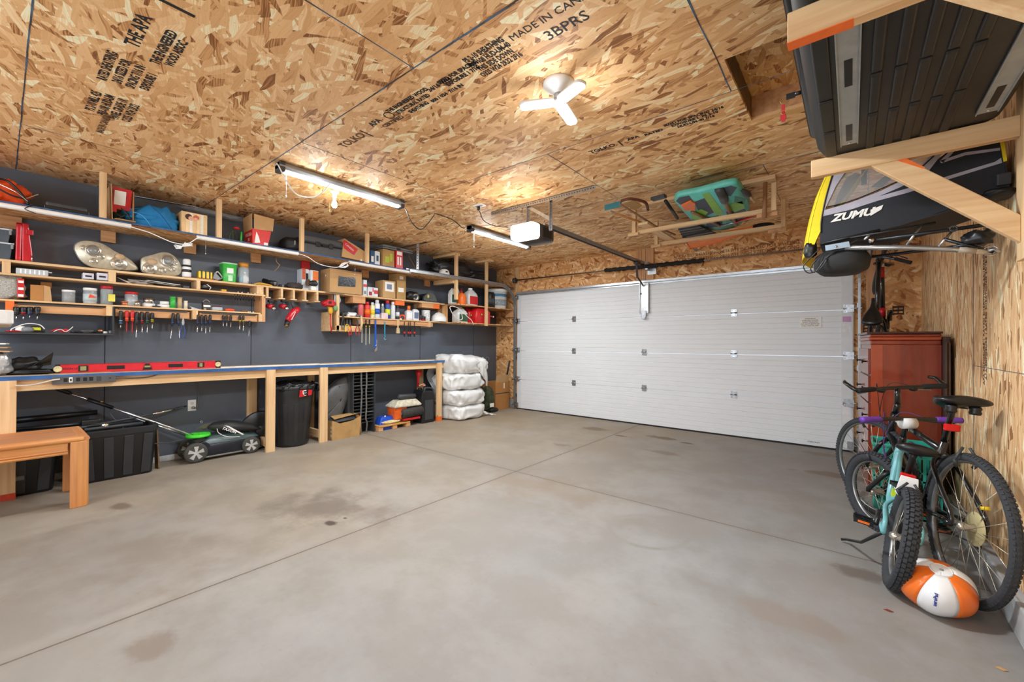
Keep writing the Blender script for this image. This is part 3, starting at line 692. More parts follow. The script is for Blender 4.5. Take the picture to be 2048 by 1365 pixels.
for a, b_, m in ((792, 810, M_orange_paint), (845, 868, P_o), (868, 880, M_orange_paint)):
    obj('support_block', MB().bx(-.58, XF-.01, Ysh(a), Ysh(b_), Z2-.09, Z2-.02), m, t, .002)
# small charcoal open box under the ledge at the left
t = thing('wall_tray', 'charcoal painted open box shelf under the screwdriver ledge at the left', 'shelf', (-.48, -5.8, 1.26))
yr = Ysh(229)
obj('bottom', MB().bx(-.6, XF+.005, -6.08, yr, 1.262, 1.278), M_navyd, t, .002)
obj('side', MB().bx(-.6, XF+.005, yr-.012, yr, 1.278, 1.52), M_navyd, t, .002)
# lower shelf and pliers rack at the far half
t = thing('lower_tool_shelf', 'short pine shelf of spray cans with a hanging tool ledge', 'shelf', (-.48, -2.5, Z5))
ya, yb = Ysh(676), Ysh(868)
obj('board', MB().bx(-.6, XF, ya, yb+.45, Z5-.014, Z5), P_y, t, .002)
obj('end_post', MB().bx(-.6, XF, Ysh(673), Ysh(679), 1.355, Z2-.02), P_z, t, .002)
obj('ledge', MB().bx(XF-.05, XF-.025, Ysh(726), yb, Z5-.085, Z5-.014), P_o, t, .002)
for px in (724, 797, 860): y = Ysh(px); obj('ledge_block', MB().bx(-.58, XF-.001, y-.02, y+.02, Z5-.095, Z5-.014), P_z, t, .002)
b = MB().bx(-.6, XF, Ysh(661), Ysh(722), 1.355, 1.367).bx(XF-.012, XF, Ysh(672), Ysh(722), 1.367, 1.43).bx(-.6, XF, Ysh(660), Ysh(664), 1.355, 1.60)
obj('plier_rack', b, P_y, t, .002)
# far rack by the corner
t = thing('corner_rack', 'strand board corner rack of jugs and fuel cans beside the garage door', 'shelf', (-.3, -.7, 1.54))
obj('upper_board', MB().bx(-.598, -.102, Ysh(893)+.0, .06, 1.828, 1.842), M_shelf, t)
obj('lower_board', MB().bx(-.598, -.102, Ysh(893)+.0, .06, 1.532, 1.546), M_shelf, t)
obj('side_panel', MB().bx(-.598, -.34, Ysh(893)-.014, Ysh(893), 1.532, 1.842), M_shelf, t)
obj('end_block', MB().bx(-.3, -.08, .0, .075, 1.70, 1.828).bx(-.3, -.08, .0, .075, 1.42, 1.532), P_o, t, .003)

# ------------------------------------------------------------------ workbench
XB, ZB = -.15, .94
t = thing('workbench', 'long timber workbench with a blue painted front edge along the dark wall', 'workbench', (-.35, -4, 0))
obj('bench_top', MB().bx(-.6, XB-.004, -7.2, -1.34, ZB-.034, ZB), mat('worn_bench_top', (186, 164, 136), .7, var=.2, scale=5), t, .002)
lab(obj('painted_edge', MB().bx(XB-.004, XB, -7.2, -1.34, ZB-.034, ZB-.003), M_blue_paint, t), 'blue painted front edge')
obj('front_beam', MB().bx(-.225, -.187, -7.2, -1.62, ZB-.122, ZB-.034), P_y, t, .003)
obj('rear_beam', MB().bx(-.6, -.562, -7.2, -1.4, ZB-.122, ZB-.034), P_o, t, .003)
for y0, y1, fin in ((-4.218, -4.126, 0), (-3.627, -3.53, 0), (-1.80, -1.705, 1)):
    o = obj('leg', MB().bx(-.187, -.150, y0, y1, 0, ZB-.034), P_z, t, .003)
    if fin: lab(obj('painted_foot', MB().bx(-.1875, -.149, y0-.001, y1+.001, 0, .07), M_orange_paint, o), 'orange painted foot')
    if not fin:
        obj('foot_rail', MB().bx(-.56, -.225, y0+.02, y0+.058, .05, .14), P_x, t, .003)
for px, w in ((505, .05), (623, .04), (842, .05)):
    y = q(px, 760, X=-.56).y; obj('rear_leg', MB().bx(-.598, -.56, y-w, y+w, 0, ZB-.122), P_z, t, .003)
obj('cross_rail', MB().bx(-.56, -.187, -4.218, -4.18, ZB-.122, ZB-.034).bx(-.56, -.187, -3.62, -3.58, ZB-.122, ZB-.034), P_x, t, .003)
o = obj('end_board', MB().bx(-.19, -.150, -6.3, -5.975, .0, ZB-.034), P_z, t, .003)
lab(obj('painted_foot', MB().bx(-.1905, -.149, -6.3, -5.974, 0, .05), mat('red_primer', (196, 66, 36), .7, var=.3), o), 'red painted foot')
# ------------------------------------------------------------------ things on the long top shelf and the tool shelves
def Y(px, X, py=600): return q(px, py, X=X).y
def Zt(px, py, X): return q(px, py, X=X).z
def span(px0, px1, py, X):
    y0, y1 = Y(px0, X, py), Y(px1, X, py); return y0, y1, Zt((px0+px1)/2, py, X)
def carton(label, px0, px1, py, zb, X, depth, m=None, name='cardboard_box', cat='box', group=None, seam=True, patch=None, tape=False, bev=.003, flap=None):
    m = m or M_card; y0, y1, z1 = span(px0, px1, py, X)
    t = thing(name, label, cat, (X-depth/2, (y0+y1)/2, zb), group)
    obj('body', MB().bx(X-depth, X, y0, y1, zb, z1-.002), m, t, bev)
    if seam:
        obj('top_flap', MB().bx(X-depth+.002, X-depth/2-.0015, y0+.001, y1-.001, z1-.002, z1), m, t)
        obj('top_flap', MB().bx(X-depth/2+.0015, X-.002, y0+.001, y1-.001, z1-.002, z1), m, t)
    if tape: lab(obj('tape', MB().bx(X-.001, X+.0012, y0+.002, y1-.002, zb+(z1-zb)*.46, zb+(z1-zb)*.54), mat('packing_tape', (206, 180, 138), .25), t), 'glossy packing tape')
    if patch:
        for i_, (a, b, c, d, pm, nm) in enumerate(patch):      # fractions of the front face
            obj(nm, MB().bx(X-.001, X+.0016+.0008*i_, y0+(y1-y0)*a, y0+(y1-y0)*b, zb+(z1-zb)*c, zb+(z1-zb)*d), pm, t)
    return t, y0, y1, z1
def round_thing(name, label, cat, px0, px1, py, zb, X, parts, group=None, n=18, sx=1, sy=1):
    """parts: (part name, material, [(radius fraction, height fraction)...])"""
    y0, y1, z1 = span(px0, px1, py, X); r = (y1-y0)/2*.93; h = z1-zb
    c = (X-r, (y0+y1)/2, zb)
    t = thing(name, label, cat, c, group)
    for nm, m, pr in parts: obj(nm, MB().lathe([(a*r, b*h) for a, b in pr], c, n, sx=sx, sy=sy), m, t)
    return t
CYL = lambda a=0, b=1, r=1: [(r*.94, a), (r, a+.015), (r, b-.015), (r*.94, b)]
def spray_can(label, px0, px1, py, X, body, cap, band=None, zb=Z5, group='spray cans and bottles on the lower tool shelf'):
    ps = [('body', body, [(.9, 0), (1, .02), (1, .74), (.92, .79), (.6, .83)]), ('cap', cap, [(.62, .82), (.62, .96), (.5, 1), (0, 1)])]
    if band: ps.append(('label_band', band, [(1.02, .22), (1.02, .52)]))
    return round_thing('spray_can', label, 'spray can', px0, px1, py, zb, X, ps, group)
def crumple(c, r, k, amp=.18, f=6, n=28, m=18, p=.8, fn=None):
    def g(P, d):
        a = 1+amp*(nz(Vector(d)*1.0, f*.35, k)+.55*nz(Vector(d), f*.8, k+3)+.3*abs(nz(Vector(d), f*1.7, k+7)))
        Q = Vector(P)*a
        if fn: Q = fn(Q, d)
        if Q.z < -r[2]*.92: Q.z = -r[2]*.92
        return Q
    return MB().ell(c, r, n, m, g, p=p)

# top shelf -------------------------------------------------------------
XT = -.2
t = thing('stuff_bag', 'bright orange crumpled fabric bag with black straps at the left end of the top shelf', 'bag', (-.32, -6.08, TS))
obj('fabric', crumple((-.32, -6.09, TS+.10), (.17, .17, .10), 2, .26, 9, 40, 26, .8), mat('orange_bag_fabric', (236, 84, 24), .7, var=.25, bump=.3), t)
obj('strap', MB().tube(smooth_path([(-.16, -6.2, TS+.02), (-.14, -6.12, TS+.13), (-.15, -6.04, TS+.17), (-.14, -5.96, TS+.08), (-.15, -5.93, TS+.01)]), .008, 6), M_black, t)
obj('strap', MB().tube(smooth_path([(-.13, -6.12, TS+.12), (-.12, -6.02, TS+.06), (-.13, -5.95, TS+.05)]), .007, 6), M_black, t)
obj('drawcord', MB().tube(smooth_path([(-.14, -6.10, TS+.14), (-.11, -6.0, TS+.09), (-.12, -5.93, TS+.03)]), .004, 6), M_chrome, t)
tag(obj('bent_rod', MB().tube(smooth_path([(-.2, -5.99, TS+.035), q(52, 397, X=-.2), q(58, 396, X=-.2), q(77, 389, X=-.2)], 4), .0055, 8), M_chrome), 'bent bright metal rod sticking out beside the orange bag', 'rod')
t = thing('flat_case', 'long flat black case lying on the top shelf right of the orange bag', 'case', (-.2, -5.72, TS))
y0, y1 = Y(88, -.17), Y(172, -.17)
obj('shell', MB().bx(-.48, -.12, y0, y1, TS+.006, TS+.062), M_dkgrey, t, .012); obj('base', MB().bx(-.49, -.11, y0-.01, y1+.01, TS, TS+.03), M_black, t, .006)
obj('latch', MB().bx(-.155, -.148, y1-.05, y1-.03, TS+.018, TS+.045), M_chrome, t, .002)
cord('cable', 'thin black cable trailing over the shelf light by the orange bag', [(-.12, -5.92, TS+.008), (-.098, -5.90, TS+.008), q(50, 417, X=-.055), q(60, 423, X=-.055), q(72, 427, X=-.055)], .003, M_black)
# open carton with red notice
y0, y1 = Y(219, -.16, 420), Y(267, -.16, 420); zt = Zt(240, 375, -.16)
t = thing('open_carton', 'tall open cardboard carton with a red and white card inside, next to the first upright', 'box', (-.3, (y0+y1)/2, TS))
obj('back_panel', MB().bx(-.42, -.416, y0, y1, TS, zt), M_card, t)
obj('side_flap', MB().ext([(-.42, y0+.012, TS), (-.12, y0+.012, TS), (-.10, y0, zt), (-.42, y0, zt)], (0, .004, 0)), M_card, t)
obj('side_flap', MB().bx(-.42, -.14, y1-.004, y1, TS, zt-.02), M_cardk, t)
obj('bottom', MB().bx(-.42, -.13, y0, y1, TS, TS+.004), M_card, t)
obj('front_flap', MB().ext([(-.13, y0+.01, TS+.004), (-.13, y1+.01, TS+.004), (-.058, y1+.0, TS-.035+.04), (-.058, y0+.03, TS+.005)], (0, 0, .003)), M_card, t)
o = obj('red_card', MB().ext([(-.20, y0+.02, TS+.12), (-.20, y1-.012, TS+.12), (-.15, y1-.012, zt-.01), (-.15, y0+.02, zt-.005)], (-.003, 0, 0)), M_red, t)
obj('white_sheet', MB().ext([(-.192, y0+.03, TS+.155), (-.192, y1-.05, TS+.155), (-.147, y1-.05, zt-.035), (-.147, y0+.03, zt-.035)], (.002, 0, 0)), M_label, t)
ym = (y0+y1)/2
tag(obj('tangled_wires', MB().tube(smooth_path([(-.25, ym-.06, TS+.12), (-.2, ym, TS+.06), (-.22, ym+.05, TS+.10), (-.2, ym-.03, TS+.02), (-.18, ym+.06, TS+.04), (-.2, ym, TS+.14)]), .006, 6), M_dkgrey), 'dark tangled wire inside the open carton', 'wire')
t = thing('green_pouch', 'dark green bundle with a red tag inside the open carton', 'pouch', (-.28, ym, TS+.005)); obj('bundle', crumple((-.30, ym+.01, TS+.06), (.06, .07, .055), 5, .3), mat('dark_green_cloth', (34, 66, 56), .8), t)
obj('tag', MB().bx(-.2, -.196, y0+.02, y0+.05, TS+.09, TS+.15), M_red, t)
# blue tote
t = thing('tote_bag', 'slumped bright blue fabric tote bag on the top shelf', 'bag', (-.3, -5.2, TS))
P = [(264, 423), (268, 452), (300, 458), (353, 466), (356, 455), (350, 437), (336, 412), (325, 416), (298, 409)]
pts = [q(x, y, X=-.16) for x, y in P]
def tote(u, v):
    n = len(pts); c = sum(pts, Vector())/n
    i = u*n; a = int(i) % n; f = i-int(i); e = pts[a].lerp(pts[(a+1) % n], f)
    p = c.lerp(e, v); d = math.cos(v*PI/2)
    return Vector((-.16+.05*d-.02+.035*nz(p, 9, 2)*d, p.y, max(p.z, TS+.003)))
b = MB().grid(tote, 36, 8); obj('front_cloth', b, mat('blue_tote_cloth', (22, 122, 182), .75, var=.15, scale=9, bump=.25), t, solid=.004)
obj('body', crumple((-.30, -5.17, TS+.10), (.15, .20, .09), 9, .22), mat('blue_tote_cloth', (0, 0, 0)), t)
obj('seam', MB().tube(smooth_path([q(266, 424, X=-.13), q(285, 432, X=-.1), q(305, 456, X=-.12)]), .003, 5), mat('tote_seam', (90, 170, 210), .7), t)
obj('seam', MB().tube(smooth_path([q(298, 409, X=-.13), q(322, 430, X=-.1), q(346, 462, X=-.12)]), .003, 5), mat('tote_seam_dark', (12, 70, 110), .7), t)
# photo box
t, y0, y1, z1 = carton('square product box showing a wooden floor photo with two heads, beside the blue tote', 363, 415, 426, TS, -.14, .2, mat('photo_tan', (222, 184, 132), .6, var=.15, scale=18), name='picture_box', seam=False)
w = y1-y0; h_ = z1-TS
for i in range(7): obj('printed_plank', MB().bx(-.1405, -.1385, y0+w*(.02+.14*i), y0+w*(.145+.14*i), TS+.01, z1-.008), mat('plank_%d' % (i % 3), ((226, 190, 136), (236, 206, 160), (232, 224, 208))[i % 3], .6), t)
for a, z, r_, m in ((.27, .76, .085, mat('printed_hair', (72, 46, 36), .7)), (.36, .70, .066, mat('printed_skin', (228, 170, 140), .7)), (.56, .78, .072, mat('printed_hair_red', (196, 104, 74), .7)), (.54, .70, .05, mat('printed_skin', (0, 0, 0)))):
    obj('printed_head', MB().cyl((-.1382-r_*.004, y0+w*a, TS+h_*z), (-.1365-r_*.004, y0+w*a, TS+h_*z), h_*r_*1.6, n=18, smooth=False), m, t)
# garden stakes, beverage carton
for i, (px, m, lb) in enumerate(((455, M_dkgrey, 'dark'), (461, mat('moss', (70, 104, 62), .7), 'moss green'), (466, mat('moss', (0, 0, 0)), 'dull green'), (473, M_dkgrey, 'charcoal'))):
    p = q(px, 480, X=-.3); tag(obj('garden_stake', MB().tube(smooth_path([(-.3, p.y, TS+.002), (-.3, p.y+.01*i-.02, TS+.07), (-.3, p.y+.05-.03*i, TS+.15+.01*i)]), .004, 6), m), '%s wire garden stake leaning left of the red beverage carton, number of its tuft from the left %s' % (lb, ('first', 'second', 'third', 'fourth')[i]) if False else '%s wire stake in the tuft left of the red beverage carton' % ('leftmost dark', 'tall moss green', 'short dull green', 'rightmost charcoal')[i], 'stake', 'wire garden stakes')
p = q(482, 470, X=-.2); t = thing('garden_trowel', 'bright green handled garden tool with a red clip beside the red beverage carton', 'garden tool', (-.2, p.y, TS))
obj('handle', MB().tube([(-.2, p.y, TS+.001), (-.2, p.y+.005, TS+.12)], [.011, .008], 8), M_green, t); obj('clip', MB().ell((-.22, p.y-.035, TS+.155), (.02, .03, .014), 12, 8), M_red, t)
y0, y1, z1 = span(505, 540, 452, -.15); ya = y0-.0
t = thing('beverage_carton', 'open red printed beverage carton with tan flaps standing on the top shelf', 'box', (-.26, (y0+y1)/2, TS))
M_bev = mat('red_carton_print', (206, 36, 30), .5, var=.1)
obj('body', MB().loft([[(-.15-.17*0, y0, TS), (-.15, y1-.02, TS), (-.36, y1-.02, TS), (-.36, y0, TS)], [(-.14, y0-.005, TS+.17), (-.14, y1+.01, TS+.17), (-.37, y1+.01, TS+.17), (-.37, y0-.005, TS+.17)]], False), M_bev, t, .002)
z2 = Zt(520, 431, -.13)
obj('front_flap', MB().ext([(-.138, y0+.012, TS+.165), (-.138, y1+.025, TS+.175), (-.118, y1+.03, z2-.012), (-.118, y0+.004, z2)], (-.003, 0, 0)), M_card, t)
obj('side_flap', MB().ext([(-.37, y0-.006, TS+.15), (-.14, y0-.006, TS+.16), (-.125, y0-.016, z2), (-.37, y0-.016, z2-.01)], (0, -.003, 0)), M_card, t)
obj('rope_handle', MB().tube(arc((-.25, y0-.02, z2-.005), .035, 0, PI, 8, 'xz'), .004, 6), M_brown, t)
obj('white_wave', MB().ext([(-.1495, y0+.02, TS+.02), (-.1485, y0+.075, TS+.03), (-.146, y0+.06, TS+.09), (-.1435, y0+.035, TS+.14)], (.002, 0, 0)), M_label, t)
obj('white_mark', MB().bx(-.149, -.1475, y1-.06, y1-.02, TS+.012, TS+.04), M_label, t)
for i, (s_, z_) in enumerate((('KKOLA', .115), ('30', .06))): text('print', s_, M_label, .05, frame((-.25, y0-.0035, TS+z_), (1, 0, 0), (0, 0, 1)), t, .0005)
# black duffel and big grey hard case
y0, y1 = Y(577, -.25, 480), Y(602, -.25, 480)
t = thing('duffel_bag', 'small black bag behind the third upright, left of the grey case', 'bag', (-.36, (y0+y1)/2, TS)); obj('body', crumple((-.36, (y0+y1)/2+.03, TS+.095), (.14, .15, .10), 15, .12), mat('black_nylon', (30, 30, 32), .6, var=.2), t)
obj('tag', MB().bx(-.225, -.22, y0+.05, y0+.07, TS+.08, TS+.14), M_grey, t, .002)
y0, y1, z1 = span(609, 686, 476, -.17)
t = thing('hard_case', 'large dark grey hard equipment case on the top shelf', 'case', (-.36, (y0+y1)/2, TS))
M_case = mat('case_grey', (72, 74, 76), .5, var=.12, scale=8)
obj('lower_shell', MB().bx(-.56, -.17, y0, y1, TS, TS+.135), M_case, t, .018); obj('upper_shell', MB().bx(-.565, -.165, y0-.005, y1+.005, TS+.142, z1), M_case, t, .02)
obj('hinge_rim', MB().bx(-.568, -.160, y0-.008, y1+.008, TS+.132, TS+.144), M_black, t, .003)
for f in (.33, .67): obj('latch', MB().bx(-.168, -.155, y0+(y1-y0)*f-.025, y0+(y1-y0)*f+.025, TS+.105, TS+.165), M_black, t, .004)
obj('handle', MB().tube([(-.16, y0+(y1-y0)*.42, TS+.12), (-.135, y0+(y1-y0)*.44, TS+.12), (-.135, y0+(y1-y0)*.56, TS+.12), (-.16, y0+(y1-y0)*.58, TS+.12)], .007, 6), M_black, t)
# tilted magazine file with red label
y0, y1 = Y(684, -.15, 510), Y(731, -.15, 510)
t = thing('file_box', 'tan cardboard magazine file with a red label, leaning on the fourth upright', 'box', (-.25, (y0+y1)/2, TS))
poly = [q(684, 514, X=-.15), q(689, 477, X=-.15), q(731, 504, X=-.15), q(731, 524, X=-.15)]
for p in poly: p.z = max(p.z, TS)
obj('body', MB().ext(poly, (-.22, 0, 0)), M_card, t, .002)
obj('red_label', MB().ext([q(686, 484, X=-.149), q(689, 480, X=-.149), q(716, 499, X=-.149), q(708, 511, X=-.149), q(688, 497, X=-.149)], (.002, 0, 0)), M_red, t)
obj('finger_hole', MB().cyl((-.1505, Y(722, -.15), TS+.03), (-.148, Y(722, -.15), TS+.03), .014, n=14), M_label, t)
text('label_print', 'CANON', M_label, .035, frame((-.1465, Y(698, -.15), Zt(698, 495, -.15)), (0, .8, -.52), (0, .52, .8)), t, .0004)
carton('slim blue box between the fourth upright and the white box', 741, 749, 501, TS, -.16, .2, mat('blue_box_print', (42, 84, 122), .6), name='slim_box', seam=False, patch=[(.2, .8, .2, .6, M_label, 'label')])
carton('slim white box with blue print standing on the top shelf', 750, 760, 503, TS, -.16, .2, mat('white_box_print', (214, 220, 226), .6), name='slim_box', seam=False, patch=[(.3, .7, .3, .7, mat('print_dark', (60, 80, 100), .7), 'print')])
carton('cardboard carton with green marker scribble on the top shelf', 766, 789, 500, TS, -.15, .2, M_card2, patch=[(.2, .55, .25, .6, mat('lime_marker', (176, 190, 60), .7), 'green_scribble'), (.6, .8, .35, .8, mat('lime_marker', (0, 0, 0)), 'green_scribble')])
carton('tall red box with white print at the right of the scribbled carton', 792, 806, 502, TS, -.14, .14, M_red, name='red_box', seam=False, patch=[(.15, .85, .75, .95, M_label, 'white_print'), (.2, .4, .2, .65, M_label, 'white_print'), (.55, .75, .2, .65, M_label, 'white_print')])
y0, y1 = Y(766, -.16, 493), Y(826, -.16, 493); za, zb_ = Zt(790, 501, -.16), Zt(790, 488, -.16)
t = thing('tool_case', 'grey plastic tool case laid across the tops of the boxes', 'case', (-.3, (y0+y1)/2, TS+.3))
zq = max(za, Zt(778, 500, -.15)+.006)
obj('lower_shell', MB().bx(-.48, -.16, y0, y1, zq, zq+.022), mat('mid_grey_case', (112, 116, 120), .45), t, .006); obj('upper_shell', MB().bx(-.48, -.16, y0, y1, zq+.026, zq+.052), mat('mid_grey_case', (0, 0, 0)), t, .006)
obj('latch', MB().bx(-.162, -.152, (y0+y1)/2-.03, (y0+y1)/2+.03, zq+.012, zq+.04), M_black, t, .003)
t = thing('aluminium_channel', 'long aluminium channel lying on the shelf right of the red box', 'channel', (-.2, -2, TS))
obj('channel', MB().bx(-.19, -.15, Y(812, -.15), -1.62, TS, TS+.03), M_steel, t, .003); obj('bolt', MB().cyl((-.15, Y(818, -.15), TS+.016), (-.143, Y(818, -.15), TS+.016), .006, n=8), M_dkgrey, t)
# cap, black tarp heap, tubes at the far end
p = q(886, 545, X=-.2); t = thing('ball_cap', 'white ball cap with a dark print on the top shelf by the fifth upright', 'cap', (p.x, p.y, TS+.03))
obj('crown', MB().lathe([(.085, 0), (.088, .03), (.075, .07), (.045, .095), (0, .10)], (p.x-.02, p.y+.04, TS+.031), 20), mat('cap_cloth', (228, 226, 220), .8), t)
obj('peak', MB().ext([(p.x+.03+.05*math.cos(a), p.y-.045+.075*math.sin(a)*-1 if False else p.y-.03-.07*math.sin(a), TS+.033) for a in [PI*i/8 for i in range(9)]], (0, 0, .006)), M_brown, t)
obj('emblem', MB().ell((p.x+.055, p.y+.03, TS+.075), (.012, .03, .018), 10, 6), M_black, t)
for i, (px, r, lb) in enumerate(((905, (.17, .42, .165), 'crumpled black tarp heap behind the white cap on the top shelf'), (950, (.17, .30, .12), 'lower black plastic heap between the two far uprights'))):
    p = q(px, 545, X=-.36); t = thing('folded_tarp', lb, 'tarp', (-.37, p.y, TS)); obj('plastic', crumple((-.38, p.y, TS+r[2]*.9), r, 21+i, .30, 10, 40, 24), mat('black_tarp', (34, 35, 38), .38, var=.3), t)
for i, (z, y0, y1, m, lb) in enumerate(((TS+.03, -.9, .02, M_dkgrey, 'dark tube'), (TS+.08, -.72, .0, mat('olive_tube', (72, 70, 46), .7), 'olive tube'))):
    tag(obj('storage_tube', MB().cyl((-.27-.1*i, y0, z), (-.27-.1*i, y1, z), .028, n=14), m), '%s lying at the corner end of the top shelf' % lb, 'tube')
tag(obj('white_board', MB().bx(-.24, -.12, Y(975, -.15), Y(1000, -.15), TS+.001, TS+.012), M_label), 'thin white board edge at the corner end of the top shelf', 'board')

# upper tool shelf -------------------------------------------------------
XU = -.375
for i, (pa, pb, lb) in enumerate(((488, 514, 'lower of two lidded clear storage tubs at the left frame edge'), (460, 484, 'upper of two lidded clear storage tubs at the left frame edge'))):
    y1 = Y((24, 20)[i], XU); z0 = Z2+(.002 if i == 0 else Zt(5, 486, XU)-Z2+.006); z1 = Zt(8, pa, XU); y0 = -6.45
    t = thing('storage_tub', lb, 'storage tub', (-.48, -6.2, z0))
    obj('tub', MB().loft([[(-.58, y0, z0), (XU-.01, y0, z0), (XU-.01, y1-.012, z0), (-.58, y1-.012, z0)], [(-.585, y0, z1), (XU, y0, z1), (XU, y1, z1), (-.585, y1, z1)]], False), mat('smoky_tub', (84, 96, 108), .2, alpha=.8), t, .003)
    obj('lid', MB().bx(-.59, XU+.008, y0, y1+.008, z1, z1+.012), mat('pale_lid', (196, 202, 204), .4), t, .003)
    obj('clip', MB().bx(XU, XU+.01, y1-.01, y1+.004, z1-.035, z1+.008), M_grey, t, .002)
y0, y1, z1 = span(31, 60, 446, XU)
t = thing('tool_case', 'upright glossy red plastic tool case', 'case', (-.48, (y0+y1)/2, Z2))
ym = y0+(y1-y0)*.45
obj('left_shell', MB().ext([(-.58, y0, Z2), (XU, y0, Z2), (XU+.0, y0+.004, z1-.01), (-.58, y0+.004, z1)], (0, ym-y0-.003, 0)), M_redm, t, .008)
obj('right_shell', MB().ext([(XU, ym, Z2), (XU, y1+.02, Z2), (XU, y1+.015, Z2+.08), (XU, y1, z1-.08), (XU, y1-.005, z1-.004), (XU, ym, z1)], (-.2, 0, 0)), M_redm, t, .008)
obj('latch', MB().bx(XU, XU+.01, ym+.02, ym+.06, z1-.09, z1-.05), M_redm, t, .003); obj('handle', MB().bx(XU-.12, XU-.04, ym-.03, ym+.03, z1, z1+.006), M_redm, t, .003)
obj('hinge_pin', MB().cyl((XU+.004, y1+.012, Z2+.002), (XU+.004, y1+.012, Z2+.05), .004, n=6), M_chrome, t)
# headlights
def headlight(label, out, lamps, X=-.40):
    pts = [q(x, y, X=X) for x, y in out]; zmin = min(p.z for p in pts); dz = Z2+.002-zmin
    sp = smooth_path(pts+[pts[0]], 4)[:-1]; c = sum(sp, Vector())/len(sp)
    t = thing('headlight', label, 'headlight', (X-.07, c.y, Z2), 'old car headlights')
    def ring(s, dx): return [Vector((X+dx, c.y+(p.y-c.y)*s, c.z+(p.z-c.z)*s+dz)) for p in sp]
    obj('housing', MB().loft([ring(.80, -.16), ring(.97, -.10), ring(1, -.025), ring(1.0, -.012)]), M_dkgrey, t)
    obj('reflector_bed', MB().loft([ring(.97, -.012), ring(.95, -.004)]), mat('aged_chrome_bezel', (206, 196, 174), .3, .35, .2, 30), t)
    for (lx, ly, rx, kind) in lamps:
        p = q(lx, ly, X=X); p.z += dz; r = 1.18*rx*abs(q(lx+10, ly, X=X).y-p.y)/10
        if kind == 'proj':
            obj('lamp_bowl', MB().lathe([(r, 0), (r*.96, .004), (r*.72, -.004), (r*.66, .002)], p+Vector((.006, 0, 0)), 26, Euler((0, PI/2, 0)).to_matrix()), M_chrome, t)
            obj('projector_lens', MB().lathe([(r*.64, 0), (r*.55, .014), (r*.3, .022), (0, .025)], p+Vector((.004, 0, 0)), 24, Euler((0, PI/2, 0)).to_matrix()), mat('projector_glass', (120, 124, 126), .12, .2), t)
        elif kind == 'amber':
            obj('indicator', MB().lathe([(r, 0), (r*.8, .01), (0, .015)], p+Vector((.002, 0, 0)), 22, Euler((0, PI/2, 0)).to_matrix(), sx=.75), mat('dusty_amber', (206, 168, 128), .4), t)
        else:
            obj('high_beam', MB().lathe([(r, 0), (r*.9, .006), (r*.4, -.004), (r*.2, .01), (0, .012)], p+Vector((.002, 0, 0)), 22, Euler((0, PI/2, 0)).to_matrix()), mat('faceted_chrome', (220, 218, 210), .15, .9, .35, 70), t)
    def cover(u, v):
        n = len(sp); i = int(round(u*n)) % n; s = 1.0-v*.98
        e = Vector((0, sp[i].y-c.y, sp[i].z-c.z))*s
        return Vector((X-.008+.042*math.sqrt(max(0, 1-s*s)), c.y+e.y, c.z+e.z+dz))
    obj('lens_cover', MB().grid(cover, len(sp), 7), mat('yellowed_lens', (236, 226, 200), .06, alpha=.13, var=.05), t)
headlight('large clouded car headlight tapering to the right on the upper tool shelf', [(147, 497), (149, 487), (160, 480), (178, 479), (205, 485), (232, 501), (258, 515), (272, 528), (276, 538), (255, 540), (215, 538), (180, 532), (158, 517)], [(186, 500, 14, 'proj'), (166, 494, 6, 'hb'), (187, 521, 8, 'hb'), (202, 512, 7, 'hb'), (240, 512, 9, 'amber'), (238, 526, 15, 'hb')])
headlight('smaller clouded car headlight with its round lamp at the right', [(281, 516), (286, 510), (305, 505), (325, 500), (342, 503), (358, 517), (365, 534), (360, 546), (345, 549), (312, 545), (284, 540)], [(336, 518, 13, 'proj'), (304, 520, 9, 'amber'), (300, 533, 13, 'hb'), (325, 537, 7, 'hb'), (344, 535, 6, 'hb'), (350, 524, 4, 'hb')])
t = round_thing('tape_canister', 'white canister bound with black straps right of the headlights', 'canister', 366, 385, 518, Z2, XU, [('body', M_white, [(.95, .04), (1.05, .1), (1.05, .55), (.88, .62), (.9, .95), (.7, 1), (0, 1)]), ('strap', M_black, [(1.08, .58), (1.08, .68)]), ('strap', M_black, [(1.12, .30), (1.12, .44)])])
tag(obj('orange_lid', MB().lathe([(.055, 0), (.055, .012), (0, .014)], (XU+.0-.055+.05, Y(377, -.4), Z2), 18), mat('red_orange', (226, 80, 36), .5)), 'orange lid lying under the strapped white canister', 'lid') if False else None
y0, y1 = Y(398, XU), Y(430, XU); zc = Z2+.05
t = thing('work_light', 'grey and yellow ribbed work lamp lying on the upper tool shelf', 'work light', (-.45, (y0+y1)/2, Z2))
obj('yellow_guard', MB().bx(-.47, XU-.02, y0, y0+.12, Z2+.012, Z2+.085), M_yellow, t, .006)
for i in range(3): obj('rubber_strap', MB().bx(-.475, XU-.015, y0+.02+.035*i, y0+.032+.035*i, Z2+.008, Z2+.09), M_black, t, .003)
obj('body', MB().ext([(-.47, y0+.12, Z2+.02), (-.47, y1+.03, Z2+.004), (-.47, y1+.06, Z2+.03), (-.47, y0+.14, Z2+.092)], (.08, 0, 0)), M_grey, t, .006)
obj('carry_handle', MB().tube(smooth_path([(-.43, y0+.16, Z2+.085), (-.42, y1+.035, Z2+.10), (-.42, y1+.075, Z2+.045), (-.43, y1+.05, Z2+.02)]), .006, 6), mat('off_white_handle', (214, 212, 204), .5), t)
